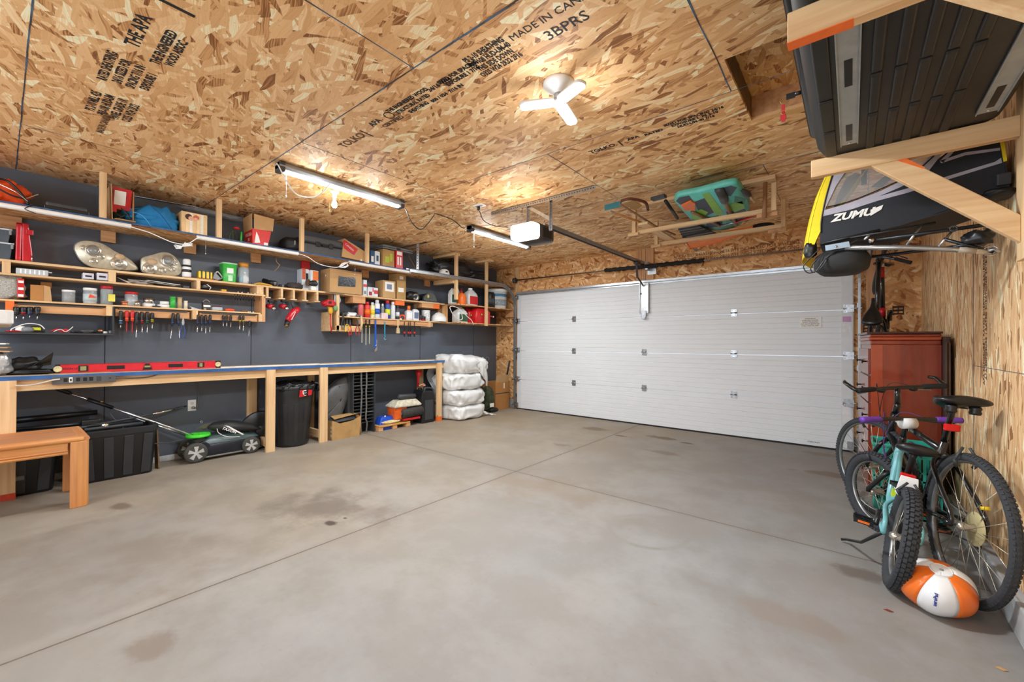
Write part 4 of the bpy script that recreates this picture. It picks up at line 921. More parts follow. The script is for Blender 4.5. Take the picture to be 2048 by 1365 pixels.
for i in range(6):
    y = Y(388+i*7, XU); tag(obj('paint_stirrer', MB().beam((XU-.03, y-.05, Z2+.005), (XU-.012, y+.05, Z2+.005), .010, .006), (M_card, M_orange, M_cardk)[i % 3]), ('tan', 'orange', 'brown', 'pale', 'second orange', 'last brown')[i]+' flat stick in the row in front of the yellow work lamp', 'stick', 'flat sticks in front of the work lamp')
y0, y1, z1 = span(446, 475, 526, XU)
t = thing('lidded_bucket', 'bright green square bucket with a clear lid and white label', 'bucket', (-.46, (y0+y1)/2, Z2)); cy = (y0+y1)/2; w = (y1-y0)/2
obj('bucket', MB().loft([[(XU-w+x*s, cy+y*s, z) for x, y in rrect(w, w, .02)] for z, s in ((Z2, .84), (Z2+.004, .87), (z1-.014, 1.0))]), M_green, t)
obj('lid', MB().loft([[(XU-w+x, cy+y, z) for x, y in rrect(w+.005, w+.005, .022)] for z in (z1-.014, z1)]), mat('milky_green_lid', (168, 208, 172), .4), t)
obj('label', MB().bx(XU-.003, XU+.001, cy-w*.45, cy+w*.45, Z2+(z1-Z2)*.45, Z2+(z1-Z2)*.72), M_label, t); obj('print', MB().bx(XU-.012, XU-.005+.002, cy-w*.25, cy+w*.35, Z2+.01, Z2+(z1-Z2)*.35), mat('pale_green_print', (190, 226, 190), .6), t)
t = round_thing('storage_jar', 'glass jar with a wood-coloured lid holding white packets and a blue glove', 'jar', 479, 502, 526, Z2, XU, [('glass', mat('jar_glass', (216, 224, 228), .06, alpha=.35, var=.02), [(.92, 0), (1, .04), (1, .68), (.86, .76), (.86, .8)]), ('lid', mat('amber_lid', (196, 128, 40), .4), [(.94, .8), (.94, 1), (0, 1)])])
p = t.location; obj('contents', crumple((p.x, p.y+.015, p.z+.05), (.035, .03, .045), 31, .35), M_white, t); obj('contents', crumple((p.x+.005, p.y-.03, p.z+.045), (.025, .02, .03), 32, .35), mat('glove_blue', (60, 150, 184), .5), t)
# yellow strap, flashlight, dark cloth
cord('ratchet_strap', 'folded yellow strap on the upper tool shelf', [(XU-.05, Y(512, XU), Z2+.01), (XU-.02, Y(520, XU), Z2+.022), (XU-.02, Y(533, XU), Z2+.016), (XU-.015, Y(544, XU), Z2+.008), (XU-.06, Y(536, XU), Z2+.01), (XU-.07, Y(520, XU), Z2+.012)], .008, mat('mustard_webbing', (214, 164, 50), .7), 'strap')
t = thing('flashlight', 'black flashlight lying with its lens towards the room', 'flashlight', (-.45, Y(550, -.42), Z2)); ya = Y(548, XU); a = Vector((-.52, ya-.06, Z2+.075)); b_ = Vector((XU-.01, ya+.02, Z2+.034))
obj('body', MB().tube([a, a.lerp(b_, .6), b_], [.026, .026, .033], 14), M_black, t); obj('lens', MB().cyl(b_, b_+(b_-a).normalized()*.004, .026, n=14), mat('smoked_lens', (110, 104, 100), .2), t)
obj('switch', MB().ell(a.lerp(b_, .45)+Vector((0, 0, .026)), (.014, .012, .008), 8, 6), M_grey, t)
t = thing('hose_coupling', 'short black coupling beside the flashlight', 'coupling', (XU-.04, Y(565, XU), Z2)); obj('barrel', MB().cyl((XU-.04, Y(560, XU), Z2+.018), (XU-.03, Y(575, XU), Z2+.018), .017, n=12), M_black, t); obj('collar', MB().cyl((XU-.036, Y(566, XU), Z2+.018), (XU-.035, Y(569, XU), Z2+.018), .0185, n=12), M_grey, t)
t = thing('work_rag', 'crumpled dark brown rag draped on the shelf edge left of the orange and white boxes', 'rag', (-.42, Y(592, -.4), Z2)); obj('cloth', crumple((-.42, Y(590, -.4), Z2+.035), (.055, .085, .036), 41, .45, 12), mat('dark_rag', (62, 54, 52), .9, var=.3), t)
# white boxes with boots
t, *_ = carton('white and orange box left of the big black-taped carton', 604, 618, 538, Z2, -.45, .14, mat('white_box_print', (0, 0, 0)), name='product_box', seam=False, patch=[(.02, .5, .5, 1, mat('rust_print', (200, 90, 50), .6), 'orange_panel'), (.55, .9, .3, .8, M_ink, 'black_scribble')])
t, *_ = carton('white box with an orange side panel against the black-taped carton', 621, 637, 541, Z2, -.40, .18, mat('white_box_print', (0, 0, 0)), name='product_box', seam=False, patch=[(.3, .98, .5, .97, mat('orange_photo', (226, 120, 46), .6), 'orange_panel')])
t = thing('knee_pad', 'black and tan pad sitting in front of the white box', 'pad', (-.39, Y(627, -.38), Z2)); obj('pad', crumple((-.37, Y(627, -.37), Z2+.085), (.02, .05, .035), 44, .2), M_black, t); obj('backing', crumple((-.385, Y(617, -.37), Z2+.09), (.012, .03, .04), 45, .2), M_brown, t)
obj('stand', MB().bx(-.395, -.372, Y(622, -.38), Y(632, -.38), Z2, Z2+.06), M_label, t, .004)
# big carton with tape
t, y0, y1, z1 = carton('large plain cardboard carton closed with black tape', 660, 724, 541, Z2, -.345, .25, M_card, seam=True)
bt = MB(); pts = [(y0+(y1-y0)*f, Z2+(z1-Z2)*g) for f, g in ((.24, .28), (.26, .72), (.5, .70), (.72, .74), (.80, .66), (.78, .32), (.5, .30))]
obj('black_tape', MB().ext([(-.3455, a, b2) for a, b2 in pts], (.003, 0, 0)), mat('black_tape_film', (26, 26, 28), .25, var=.3, bump=.5), t)
obj('side_hole', MB().cyl((-.46, y0-.001, Z2+(z1-Z2)*.72), (-.46, y0+.002, Z2+(z1-Z2)*.72), .014, n=12), M_label, t)
obj('lid_line', MB().bx(-.3448, -.3442, y0, y1, z1-.05, z1-.047), M_cardk, t)
carton('small upright white box with red stripes beside the black-taped carton', 727, 734, 560, Z2, XU, .08, mat('white_box_print', (0, 0, 0)), name='parts_box', seam=False, patch=[(0, 1, .55, .72, M_red, 'red_stripe'), (.2, .8, .1, .3, M_grey, 'grey_print')])
carton('small low white box with red print on the upper tool shelf', 736, 756, 575, Z2, XU, .09, mat('white_box_print', (0, 0, 0)), name='parts_box', seam=False, patch=[(.6, 1, .3, .7, M_red, 'red_panel'), (.1, .4, .1, .5, mat('dark_red_print', (150, 50, 60), .6), 'red_panel'), (.45, .55, .5, .9, M_red, 'red_panel')])
carton('cardboard carton with a white paper label on the upper tool shelf', 766, 791, 562, Z2, -.36, .2, M_card, patch=[(.16, .86, .38, .92, M_label, 'paper_label'), (.3, .7, .5, .8, mat('label_print', (120, 130, 150), .7), 'label_print')])
carton('taller worn cardboard carton behind the labelled one', 794, 812, 548, Z2, -.375, .21, M_card2, patch=[(.15, .75, .28, .45, M_label, 'paper_label'), (.3, .7, .78, .9, M_label, 'paper_label')], tape=False)
# power tools at the right end of the upper board
ya, yb = Y(815, -.42), Y(838, -.42)
t = thing('angle_grinder', 'black power tool with pale guard on the upper tool shelf', 'power tool', (-.45, (ya+yb)/2, Z2))
obj('body', crumple((-.47, (ya+yb)/2-.02, Z2+.075), (.09, .12, .07), 51, .22, 7), M_black, t); obj('guard', MB().lathe([(.06, 0), (.062, .02), (.02, .024), (.02, 0)], (XU-.03, yb-.08, Z2+.06), 18, Euler((0, PI/2, 0)).to_matrix()), M_steel, t)
obj('handle', MB().tube(smooth_path([(-.45, ya-.03, Z2+.12), (-.42, ya+.05, Z2+.155), (-.42, yb-.04, Z2+.14)]), .014, 8), M_dkgrey, t)
ya, yb = Y(838, -.42), Y(872, -.42)
t = thing('circular_saw', 'black circular saw with a grey arched guard at the end of the upper tool shelf', 'power tool', (-.45, (ya+yb)/2, Z2)); yc = (ya+yb)/2
obj('motor', MB().cyl((-.56, yc-.03, Z2+.08), (XU-.02, yc-.03, Z2+.08), .055, n=18), M_black, t)
obj('blade_guard', MB().ext([Vector((-.43, yc+.02, Z2+.02))]+[Vector((-.43, yc+.03-.13*math.cos(a), Z2+.02+.135*math.sin(a))) for a in [PI*i/14 for i in range(15)]], (.045, 0, 0)), mat('guard_grey', (78, 82, 76), .5), t, .004)
obj('knob', MB().ell((XU-.01, yc-.02, Z2+.09), (.02, .022, .03), 10, 8), mat('pale_knob', (196, 170, 100), .5), t); obj('base_shoe', MB().bx(-.5, XU-.01, ya, yb+.05, Z2, Z2+.012), M_grey, t, .003)
obj('vent_ring', MB().lathe([(.036, 0), (.036, .006), (.02, .01), (0, .01)], (XU-.02, yc-.03, Z2+.08), 16, Euler((0, PI/2, 0)).to_matrix()), M_chrome, t)

# middle board ------------------------------------------------------------
y0, y1, z1 = span(32, 97, 531, XU); z1 = Z3+.048
t = thing('parts_organizer', 'clear compartment organizer case on the middle board', 'organizer', (-.45, (y0+y1)/2, Z3))
obj('case', MB().bx(-.50, XU, y0, y1, Z3, z1), mat('milky_clear', (206, 212, 216), .3, alpha=.75), t, .004); w = (y1-y0)/7
for i in range(6): obj('divider', MB().bx(XU-.001, XU+.0012, y0+w*(i+1)-.004, y0+w*(i+1)+.004, Z3+.008, z1-.006), mat('frosted_edge', (236, 238, 240), .4), t)
obj('hinge_tab', MB().bx(XU-.01, XU+.006, y1, y1+.02, z1-.02, z1-.012), M_clear, t)
for a, b_, lb in ((166, 188, 'left of the two small white boxes on the middle board'), (194, 216, 'right of the two small white boxes on the middle board')):
    carton(lb, a, b_, 546, Z3, XU-.003, .10, mat('lilac_white_box', (206, 204, 214), .6), name='bulb_box', seam=False, patch=[(.2, .8, .42, .62, M_ink, 'dark_print'), (0, 1, .0, .12, M_navyd, 'base_line')])
y0 = Y(235, XU)
for i, (a, b_, zz, dz, m, lb) in enumerate(((262, 300, .004, .03, mat('grey_plastic_bag', (150, 140, 132), .4), 'crumpled clear bag'), (286, 360, .022, -.012, M_label, 'white folded paper sheet'), (272, 350, .012, 0, mat('grey_sheet', (170, 166, 162), .6), 'grey sheet under the white paper'))):
    ya, yb = Y(a, XU), Y(b_, XU)
    if i == 0:
        t = thing('plastic_bag', 'crumpled clear bag on the middle board left of the white papers', 'bag', (-.46, (ya+yb)/2, Z3)); obj('film', crumple((-.47, (ya+yb)/2, Z3+.022), (.08, .09, .024), 61, .4), m, t)
    else:
        tag(obj('paper_sheet', MB().ext([(-.55, ya, Z3+zz+.02), (XU+.0, ya+.03, Z3+zz+.02), (XU+.01, yb, Z3+zz+.002), (-.55, yb-.02, Z3+zz+.002)], (0, 0, .004)), m), lb+' on the middle board', 'paper')
tag(obj('paper_strip', MB().ext([(-.5, Y(236, -.4), Z3+.058), (-.5, Y(240, -.4), Z3+.06), (XU, Y(262, XU), Z3+.003), (XU, Y(258, XU), Z3+.001)], (-.003, 0, 0)), M_label), 'slanting pale strip right of the wooden spacer on the middle board', 'strip')
ya = Y(366, XU); tag(obj('small_device', MB().bx(-.46, XU, ya, Y(379, XU), Z3, Z3+.025), M_dkgrey, None, .004), 'flat dark block right of the white papers', 'device')
t = thing('wheel_clamp', 'black clamp with white strap on the middle board', 'clamp', (-.42, Y(412, -.4), Z3)); obj('body', crumple((-.42, Y(409, -.4), Z3+.032), (.04, .06, .03), 63, .3), M_black, t); obj('strap', MB().tube([(XU-.01, Y(414, XU), Z3+.06), (XU-.005, Y(422, XU), Z3+.03), (XU-.01, Y(419, XU), Z3+.004)], .004, 6), M_white, t)
ya = Y(448, XU); tag(obj('wood_chock', MB().bx(-.42, XU+.002, ya-.022, ya+.022, Z3+.0, Z3+.022), mat('ochre_block', (222, 160, 40), .6), None, .003), 'small ochre block on the middle board', 'block')
for i, px in enumerate((478, 486, 498, 504, 512, 517)):
    y = Y(px, XU); b = MB().cyl((XU-.03, y, Z3), (XU-.03, y, Z3+.016), .010, n=10); tag(obj('socket_bit', b, M_chrome), ('first', 'second', 'third', 'fourth', 'fifth', 'last')[i]+' from the left in the row of small bright sockets on the middle board', 'socket', 'small sockets on the middle board')
for i in range(8):
    y = Y(469+i*5.6, XU-.02); tag(obj('key_hook', MB().tube([(XU-.02, y, Z3-.017), (XU-.02, y, Z3-.05), (XU-.02, y+.006, Z3-.075-.004*(i % 3)), (XU-.02, y+.004, Z3-.062)], .0045, 6), M_black), 'black hook key under the middle board, %s from the left of the eight' % ('first', 'second', 'third', 'fourth', 'fifth', 'sixth', 'seventh', 'last')[i], 'hook', 'black hook keys under the middle board')
# lower board ----------------------------------------------------------------
XL4 = -.385
y0, y1 = -6.28, Y(47, XL4); t = thing('screw_bag', 'clear bag of screws with a red and white header label at the left frame edge', 'bag', (-.47, -6.15, Z4))
def foldbag(P, d): return P
obj('bag', crumple((-.47, (y0+y1)/2, Z4+.10), (.075, (y1-y0)/2, .105), 71, .18, 9, 36, 20, .5), mat('bag_of_screws', (168, 164, 156), .3, var=.5, scale=120, bump=.6), t)
obj('header_label', MB().bx(XL4-.0, XL4+.006, Y(34, XL4), Y(48, XL4), Z4+.02, Z4+.17), M_red, t, .002)
for i in range(3): obj('white_print', MB().bx(XL4+.006, XL4+.0075, Y(36, XL4), Y(47, XL4), Z4+.025+.055*i, Z4+.045+.055*i), M_label, t)
t, y0, y1, z1 = carton('small open brown cardboard box on the lower board', 61, 88, 570, Z4, XL4+.004, .14, M_cardk, seam=False)
obj('open_flap', MB().ext([(XL4+.004, y1+.0, Z4), (XL4+.006, y1+.045, Z4), (XL4+.006, y1+.035, z1-.01), (XL4+.004, y1, z1)], (-.003, 0, 0)), M_card, t); obj('open_flap', MB().bx(XL4-.138, XL4-.135, y0+.06, y1+.05, z1-.01, z1+.04), M_cardk, t)
JG = mat('jar_glass', (0, 0, 0))
def jar(label, a, b, py, lid, fill, extra=None, lidh=.86):
    ps = [('jar', JG, [(.9, 0), (1, .04), (1, lidh-.08), (.9, lidh)]), ('lid', lid, [(1.0, lidh-.02), (1.0, 1), (0, 1)]), ('contents', fill, [(.0, .02), (.93, .03), (.93, lidh*.72), (0, lidh*.78)])]
    if extra: ps.append(('label', extra, [(1.015, .15), (1.015, .62)]))
    return round_thing('storage_jar', label, 'jar', a, b, py, Z4, XL4, ps)
M_screws = mat('mixed_screws', (120, 112, 104), .4, .4, .6, 160, bump=.5)
jar('low clear jar with a white lid full of dark screws', 123, 153, 580, M_white, M_screws)
t = jar('white lidded jar with a red and blue printed label', 166, 197, 576, M_white, mat('white_fill', (220, 218, 214), .6), mat('blue_print_label', (190, 206, 206), .6))
p = t.location; obj('orange_flash', MB().ext([(XL4+.002, p.y-.015, Z4+.05), (XL4+.001, p.y+.04, Z4+.058), (XL4+.002, p.y-.005, Z4+.085)], (.003, 0, 0)), mat('red_orange', (226, 80, 36), .5), t)
jar('clear jar with a dark red lid full of green fixings and a yellow label', 201, 229, 572, mat('dark_red_lid', (170, 24, 40), .4), mat('green_black_fixings', (66, 84, 56), .6, var=.7, scale=120), None)
p = Vector((XL4, Y(224, XL4), Z4)); tag(obj('yellow_card', MB().bx(XL4+.001, XL4+.004, p.y-.025, p.y+.02, Z4+.03, Z4+.095), mat('lime_yellow_label', (226, 214, 90), .6)), 'yellow and pale card against the green-filled jar', 'card')
t = jar('grey fronted jar with a bright red lid', 250, 279, 584, M_red, mat('silver_fill', (168, 166, 164), .4, .5))
tag(obj('copper_reel', MB().lathe([(.03, 0), (.03, .006), (.024, .008), (.024, .032), (.03, .034), (.03, .04), (0, .04)], (XL4+.0-.03+.0, Y(251, XL4), Z4), 16), mat('copper_wire', (206, 130, 86), .35, .7)), 'small copper wire reel at the foot of the red-lidded jar', 'reel')
tag(obj('solder_reel', MB().lathe([(.022, 0), (.022, .045), (0, .045)], (XL4+.012-.02, Y(275, XL4), Z4), 14), M_chrome), 'small bright tin at the right foot of the red-lidded jar', 'tin')
def roll(label, px, py0, w_px, m, zb=0, hh=None, name='tape_roll', core=True):
    r = w_px*.5*abs(Y(px+10, XL4)-Y(px, XL4))/10; h = hh or .05; c = (XL4-r, Y(px, XL4-.03), Z4+zb); t = thing(name, label, 'roll', c)
    obj('tape', MB().lathe([(r*.5, 0), (r, 0), (r, h), (r*.5, h), (r*.5, 0)], c, 22), m, t); obj('core', MB().lathe([(r*.46, 0), (r*.5, 0), (r*.5, h*.99), (r*.46, h*.99), (r*.46, 0)], c, 18), M_cardk, t); return t
roll('silver foil tape roll on top of the white roll', 298, 593, 22, M_chrome, .036, .045); roll('white tape roll under the foil tape', 298, 604, 27, M_white, 0, .034)
roll('white cable reel left of the green spool', 328, 600, 26, M_white, 0, .03); roll('smaller white reel lying on the white cable reel', 329, 595, 18, M_label, .032, .03)
tag(obj('tape_end', MB().lathe([(.03, 0), (.03, .012), (0, .012)], (XL4-.0-.0, Y(313, XL4), Z4+.001), 14, sx=.6), mat('dark_paste', (50, 44, 40), .5)), 'dark putty blob in front of the tape rolls', 'putty')
def spool(label, a, b, py, m): return round_thing('thread_spool', label, 'spool', a, b, py, Z4, XL4, [('flange', m, [(1, 0), (1, .07), (.0, .07)]), ('thread', m, [(.9, .06), (.9, .93)]), ('flange', m, [(1, .92), (1, 1), (0, 1)])])
spool('bright green string spool on the lower board', 340, 354, 594, M_green); spool('natural twine spool right of the green spool', 355, 366, 595, mat('jute', (188, 160, 118), .9)); spool('small cream spool right of the twine', 368, 377, 602, mat('cream_thread', (224, 214, 192), .8))
t = thing('putty_knife', 'grey bladed scraper leaning left of the round black gadget', 'scraper', (XL4-.03, Y(390, XL4), Z4)); obj('blade', MB().ext([(XL4-.02, Y(381, XL4), Z4+.002), (XL4-.02, Y(403, XL4), Z4+.002), (XL4-.02, Y(381, XL4), Z4+.028)], (-.002, 0, 0)), M_steel, t); obj('handle', MB().ell((XL4-.021, Y(380, XL4), Z4+.012), (.01, .02, .012), 8, 6), M_dkgrey, t)
t = thing('battery_gadget', 'small black and white battery tester standing on the lower board', 'gadget', (XL4-.03, Y(414, XL4), Z4)); y = Y(414, XL4)
obj('body', MB().bx(XL4-.05, XL4, y-.035, y+.035, Z4+.006, Z4+.082), mat('dark_brown_housing', (52, 44, 40), .4), t, .006); obj('face', MB().bx(XL4, XL4+.002, y-.03, y+.03, Z4+.032, Z4+.052), M_label, t); obj('foot', MB().bx(XL4-.05, XL4+.004, y-.028, y-.005, Z4, Z4+.02), M_chrome, t, .003); obj('bail', MB().tube(arc((XL4-.02, y, Z4+.075), .03, 0, PI, 8, 'yz'), .004, 6), M_steel, t)
t = thing('reading_glasses', 'clear plastic goggles with a dark red strap on the lower board', 'goggles', (XL4-.03, Y(436, XL4), Z4)); y = Y(436, XL4); obj('lens', MB().bx(XL4-.04, XL4, y-.05, y+.045, Z4+.002, Z4+.04), M_clear, t, .01); obj('strap', MB().tube([(XL4-.03, y-.045, Z4+.042), (XL4-.01, y, Z4+.05), (XL4-.03, y+.045, Z4+.042)], .005, 6), mat('maroon_strap', (96, 36, 48), .7), t)
t = thing('chalk_line', 'orange red chalk line reel lying on the lower board', 'chalk line', (XL4-.03, Y(461, XL4), Z4)); y = Y(461, XL4); obj('reel', MB().ell((XL4-.025, y, Z4+.016), (.022, .05, .016), 14, 8), mat('red_orange', (226, 80, 36), .5), t); obj('tail', MB().tube([(XL4-.02, y-.045, Z4+.01), (XL4-.01, y-.10, Z4+.006)], .005, 6), M_dkgrey, t)
t = thing('wooden_knife', 'brown handled knife lying on the lower board', 'knife', (XL4-.03, Y(483, XL4), Z4)); y = Y(485, XL4); obj('handle', MB().cyl((XL4-.02, y, Z4+.010), (XL4-.015, y+.06, Z4+.010), .009, n=8), mat('knife_wood', (134, 84, 52), .6), t); obj('blade', MB().bx(XL4-.021, XL4-.019, y-.09, y, Z4+.002, Z4+.018), M_dkgrey, t)
for i, px in enumerate((498, 502, 508)): tag(obj('white_button', MB().ell((XL4-.02, Y(px, XL4), Z4+.006), (.008, .008, .006), 8, 6), M_white), ('leftmost', 'middle', 'rightmost')[i]+' of three little white plugs at the right end of the lower board', 'plug', 'little white plugs')

# ------------------------------------------------------------------ hanging hand tools
XH = XF-.012
def screwdriver(label, px, pyt, pym, pyb, m, m2, shaft=M_chrome, group=None, r=.013, lean=0, X=XF+.0):
    X = XF-.004
    y = Y(px, X); zt, zm, zb = Zt(px, pyt, X), Zt(px, pym, X), Zt(px, pyb, X); y2 = Y(px+lean, X)
    t = thing('screwdriver', label, 'screwdriver', (X, y, zb), group)
    d = zt-zm; L = lambda z: (X, y+(y2-y)*(zt-z)/(zt-zb), z)
    obj('handle', MB().tube([L(zt), L(zt-.08*d), L(zt-.45*d), L(zm+.25*d), L(zm+.12*d), L(zm)], [r*.7, r, r*1.02, r*.78, r*.95, r*.55], 10), m, t)
    obj('collar', MB().tube([L(zm+.28*d), L(zm+.02*d)], [r*.86, r*.82], 10), m2, t)
    obj('shaft', MB().tube([L(zm), L(zb+.012), L(zb)], [.0034, .0034, .0026], 8), shaft, t); return t
GS = 'screwdrivers in the hanging rail'
M_bk = M_black; M_bh = mat('blue_handle', (36, 66, 120), .35); M_rd = M_red
for i, (px, m2, lb) in enumerate(((33, M_black, 'all black'), (47, M_red, 'red collared'), (60, M_bh, 'blue collared'), (75, M_dkgrey, 'grey collared'))):
    screwdriver('short %s screwdriver in the left group of four above the tape measure' % lb, px, 614, 630, 640 if i != 2 else 637, M_bk, m2, group=GS, r=.019)
for px, a, b_, c_, m, m2, sh, lb, ln in ((242, 622, 648, 657, M_bk, mat('light_blue_collar', (96, 150, 190), .4), M_chrome, 'stubby black screwdriver with a pale blue collar', 0), (254, 622, 643, 665, M_red, M_orange, M_red, 'red insulated screwdriver, the left one of the pair', 0), (265, 622, 643, 666, M_red, M_orange, M_red, 'red insulated screwdriver, the right one of the pair', 0),
        (274, 624, 648, 677, M_bk, M_dkgrey, M_chrome, 'longest black screwdriver right of the red pair', -1), (284, 624, 647, 667, M_bk, M_rd, M_chrome, 'black screwdriver with a red collar', 1), (295, 624, 647, 667, M_bk, mat('green_collar', (50, 110, 84), .4), M_chrome, 'black screwdriver with a green collar', 0), (305, 626, 645, 659, M_bk, M_yellow, M_chrome, 'black screwdriver with a yellow collar', 0),
        (347, 627, 651, 679, M_bk, M_bh, M_chrome, 'black and blue screwdriver leaning left in the close pair', -5), (356, 627, 650, 678, M_bk, M_bh, M_chrome, 'black and blue screwdriver leaning right in the close pair', 4),
        (396, 630, 650, 666, M_bk, M_bh, M_chrome, 'first black and blue screwdriver of the middle four', -1), (404, 630, 650, 664, M_bk, M_bh, M_chrome, 'second black and blue screwdriver of the middle four', 0), (412, 630, 650, 669, M_bk, M_bh, M_chrome, 'third black and blue screwdriver of the middle four', 0), (421, 630, 649, 666, M_bk, M_bh, M_chrome, 'fourth black and blue screwdriver of the middle four', -1),
        (447, 631, 643, 654, M_bk, M_bh, M_chrome, 'left of the three thin precision screwdrivers', 0), (454, 631, 643, 654, M_bk, M_bh, M_chrome, 'middle of the three thin precision screwdrivers', 0), (462, 631, 643, 656, M_bk, M_dkgrey, M_chrome, 'right of the three thin precision screwdrivers', 0),
        (480, 632, 645, 661, M_bk, M_yellow, M_chrome, 'black and yellow screwdriver, left of the right-end group', 0), (487, 632, 645, 663, M_bk, M_yellow, M_chrome, 'black and yellow screwdriver, second in the right-end group', 0), (500, 642, 655, 674, M_bk, M_dkgrey, M_steel, 'charcoal screwdriver hanging lowest at the right end', -2)):
    screwdriver(lb, px, a, b_, c_, m, m2, sh, GS, .014 if a < 628 else .012, ln)
def plier(name, label, px, pyt, pyb, m, head=M_steel, X=None, spread=.012, group=None, cat='pliers', hfrac=.36):
    X = X or XF-.01; y = Y(px, X); zt, zb = Zt(px, pyt, X), Zt(px, pyb, X); h = zt-zb
    t = thing(name, label, cat, (X, y, zb), group)
    obj('jaws', MB().ext([(X, y-.005, zt), (X, y+.005, zt), (X, y+.012, zt-h*hfrac*.6), (X, y+.009, zt-h*hfrac), (X, y-.009, zt-h*hfrac), (X, y-.012, zt-h*hfrac*.6)], (.012, 0, 0)), head, t, .002)
    for s in (-1, 1): obj('handle', MB().tube(smooth_path([(X+.006, y+s*.006, zt-h*hfrac), (X+.006, y+s*spread*1.5, zt-h*.65), (X+.006, y+s*spread, zb)]), [.005]*6+[.007]*6+[.0065], 8), m, t)
    return t
plier('pliers', 'dark blue handled pliers hanging right of the close screwdriver pair', 366, 636, 677, M_bh)
for px, a, b_, c_, m, lb in ((640, 0, 0, 0, None, None),):
    pass
XP = XF+.008
plier('wire_cutter', 'long dark side cutters in the plier rack', 686, 626, 660, M_dkgrey, M_dkgrey, XP); plier('needle_pliers', 'yellow and black needle nose pliers splayed in the plier rack', 694, 640, 664, M_yellow, M_dkgrey, XP, .02)
plier('pliers', 'red handled pliers hanging below the plier rack', 700, 640, 671, M_red, M_dkgrey, XP); plier('pliers', 'red handled cutters leaning at the right of the plier rack', 715, 640, 671, mat('dark_red_grip', (168, 34, 40), .4), M_dkgrey, XP, .018)
t = thing('wood_mallet_handle', 'pale wooden handle standing at the right end of the plier rack', 'handle', (XP, Y(723, XP), 1.4)); obj('grip', MB().tube([(XP+.01, Y(722, XP), Zt(722, 632, XP)), (XP+.01, Y(723, XP), Zt(723, 648, XP)), (XP+.01, Y(721, XP), Zt(721, 660, XP))], [.010, .017, .012], 10), mat('pale_handle', (214, 186, 140), .6), t); obj('ferrule', MB().cyl((XP+.01, Y(722, XP), Zt(722, 632, XP)), (XP+.01, Y(722, XP), Zt(722, 630, XP)), .011, n=10), M_steel, t)
for px, b_, lb in ((725, 686, 'leftmost'), (733, 690, 'middle'), (740, 688, 'rightmost')):
    t = thing('flat_file', '%s of the three long steel files with black and yellow grips' % lb, 'file', (XF-.0, Y(px, XF), 1.2), 'long files'); y = Y(px, XF)
    obj('grip', MB().cyl((XF-.008, y, Zt(px, 640, XF)), (XF-.008, y, Zt(px, 655, XF)), .010, n=8), M_black, t); obj('band', MB().cyl((XF-.008, y, Zt(px, 652, XF)), (XF-.008, y, Zt(px, 654, XF)), .0108, n=8), M_yellow, t); obj('blade', MB().bx(XF-.011, XF-.006, y-.006, y+.006, Zt(px, b_, XF), Zt(px, 655, XF)), mat('pale_file', (196, 190, 166), .4, .4), t)
t = thing('pipe_wrench', 'large blue pipe wrench hanging jaw down below the lower shelf', 'wrench', (XF-.01, Y(752, XF), 1.2)); y = Y(752, XF); zt, zb = Zt(752, 641, XF), Zt(752, 704, XF); h = zt-zb
obj('handle', MB().ext([(XF-.018, y-.010, zt), (XF-.018, y+.010, zt), (XF-.018, y+.015, zb+h*.3), (XF-.018, y+.022, zb+h*.12), (XF-.018, y-.022, zb+h*.12), (XF-.018, y-.014, zb+h*.3)], (.016, 0, 0)), M_blue, t, .003)
obj('hook_jaw', MB().ext([(XF-.022, y+.010, zb+h*.38), (XF-.022, y+.026, zb+h*.38), (XF-.022, y+.026, zb+.02), (XF-.022, y-.006, zb), (XF-.022, y-.006, zb+h*.08), (XF-.022, y+.012, zb+h*.12)], (.020, 0, 0)), mat('worn_steel_jaw', (176, 160, 134), .4, .6), t, .002)
obj('nut', MB().cyl((XF-.024, y+.012, zb+h*.2), (XF+.002, y+.012, zb+h*.2), .012, n=10), M_steel, t); obj('hang_loop', MB().tube(arc((XF-.01, y, zt), .010, 0, 2*PI, 10, 'yz')[:-1], .003, 5, True), M_bh, t)
t = thing('pry_bar', 'slim cyan adjustable wrench hanging right of the big blue wrench', 'wrench', (XF-.01, Y(771, XF), 1.25)); y = Y(771, XF); zt, zb = Zt(771, 644, XF), Zt(771, 680, XF)
obj('handle', MB().tube(smooth_path([(XF-.01, y, zt), (XF-.01, y-.002, (zt+zb)/2), (XF-.01, y+.002, zb+.03)]), .008, 8), mat('cyan_paint', (40, 150, 190), .4), t); obj('jaw', MB().tube(arc((XF-.01, y+.004, zb+.018), .016, -.3, -PI*1.2, 8, 'yz'), .006, 6), mat('pale_cyan_steel', (120, 190, 200), .35, .4), t)
t = thing('paint_brush', 'natural bristle brush hanging below the lower shelf', 'brush', (XF-.01, Y(797, XF), 1.35)); y = Y(797, XF)
obj('handle', MB().tube([(XF-.01, y, Zt(797, 650, XF)), (XF-.01, y, Zt(797, 656, XF))], [.006, .014], 8), mat('pale_handle', (0, 0, 0)), t); obj('bristles', MB().loft([[(XF-.018, y-.02, Zt(797, 656, XF)), (XF-.002, y-.02, Zt(797, 656, XF)), (XF-.002, y+.02, Zt(797, 656, XF)), (XF-.018, y+.02, Zt(797, 656, XF))], [(XF-.022, y-.028, Zt(797, 667, XF)), (XF+.002, y-.028, Zt(797, 667, XF)), (XF+.002, y+.028, Zt(797, 667, XF)), (XF-.022, y+.028, Zt(797, 667, XF))]], False), mat('bristle', (196, 174, 130), .9, var=.3, scale=80), t)
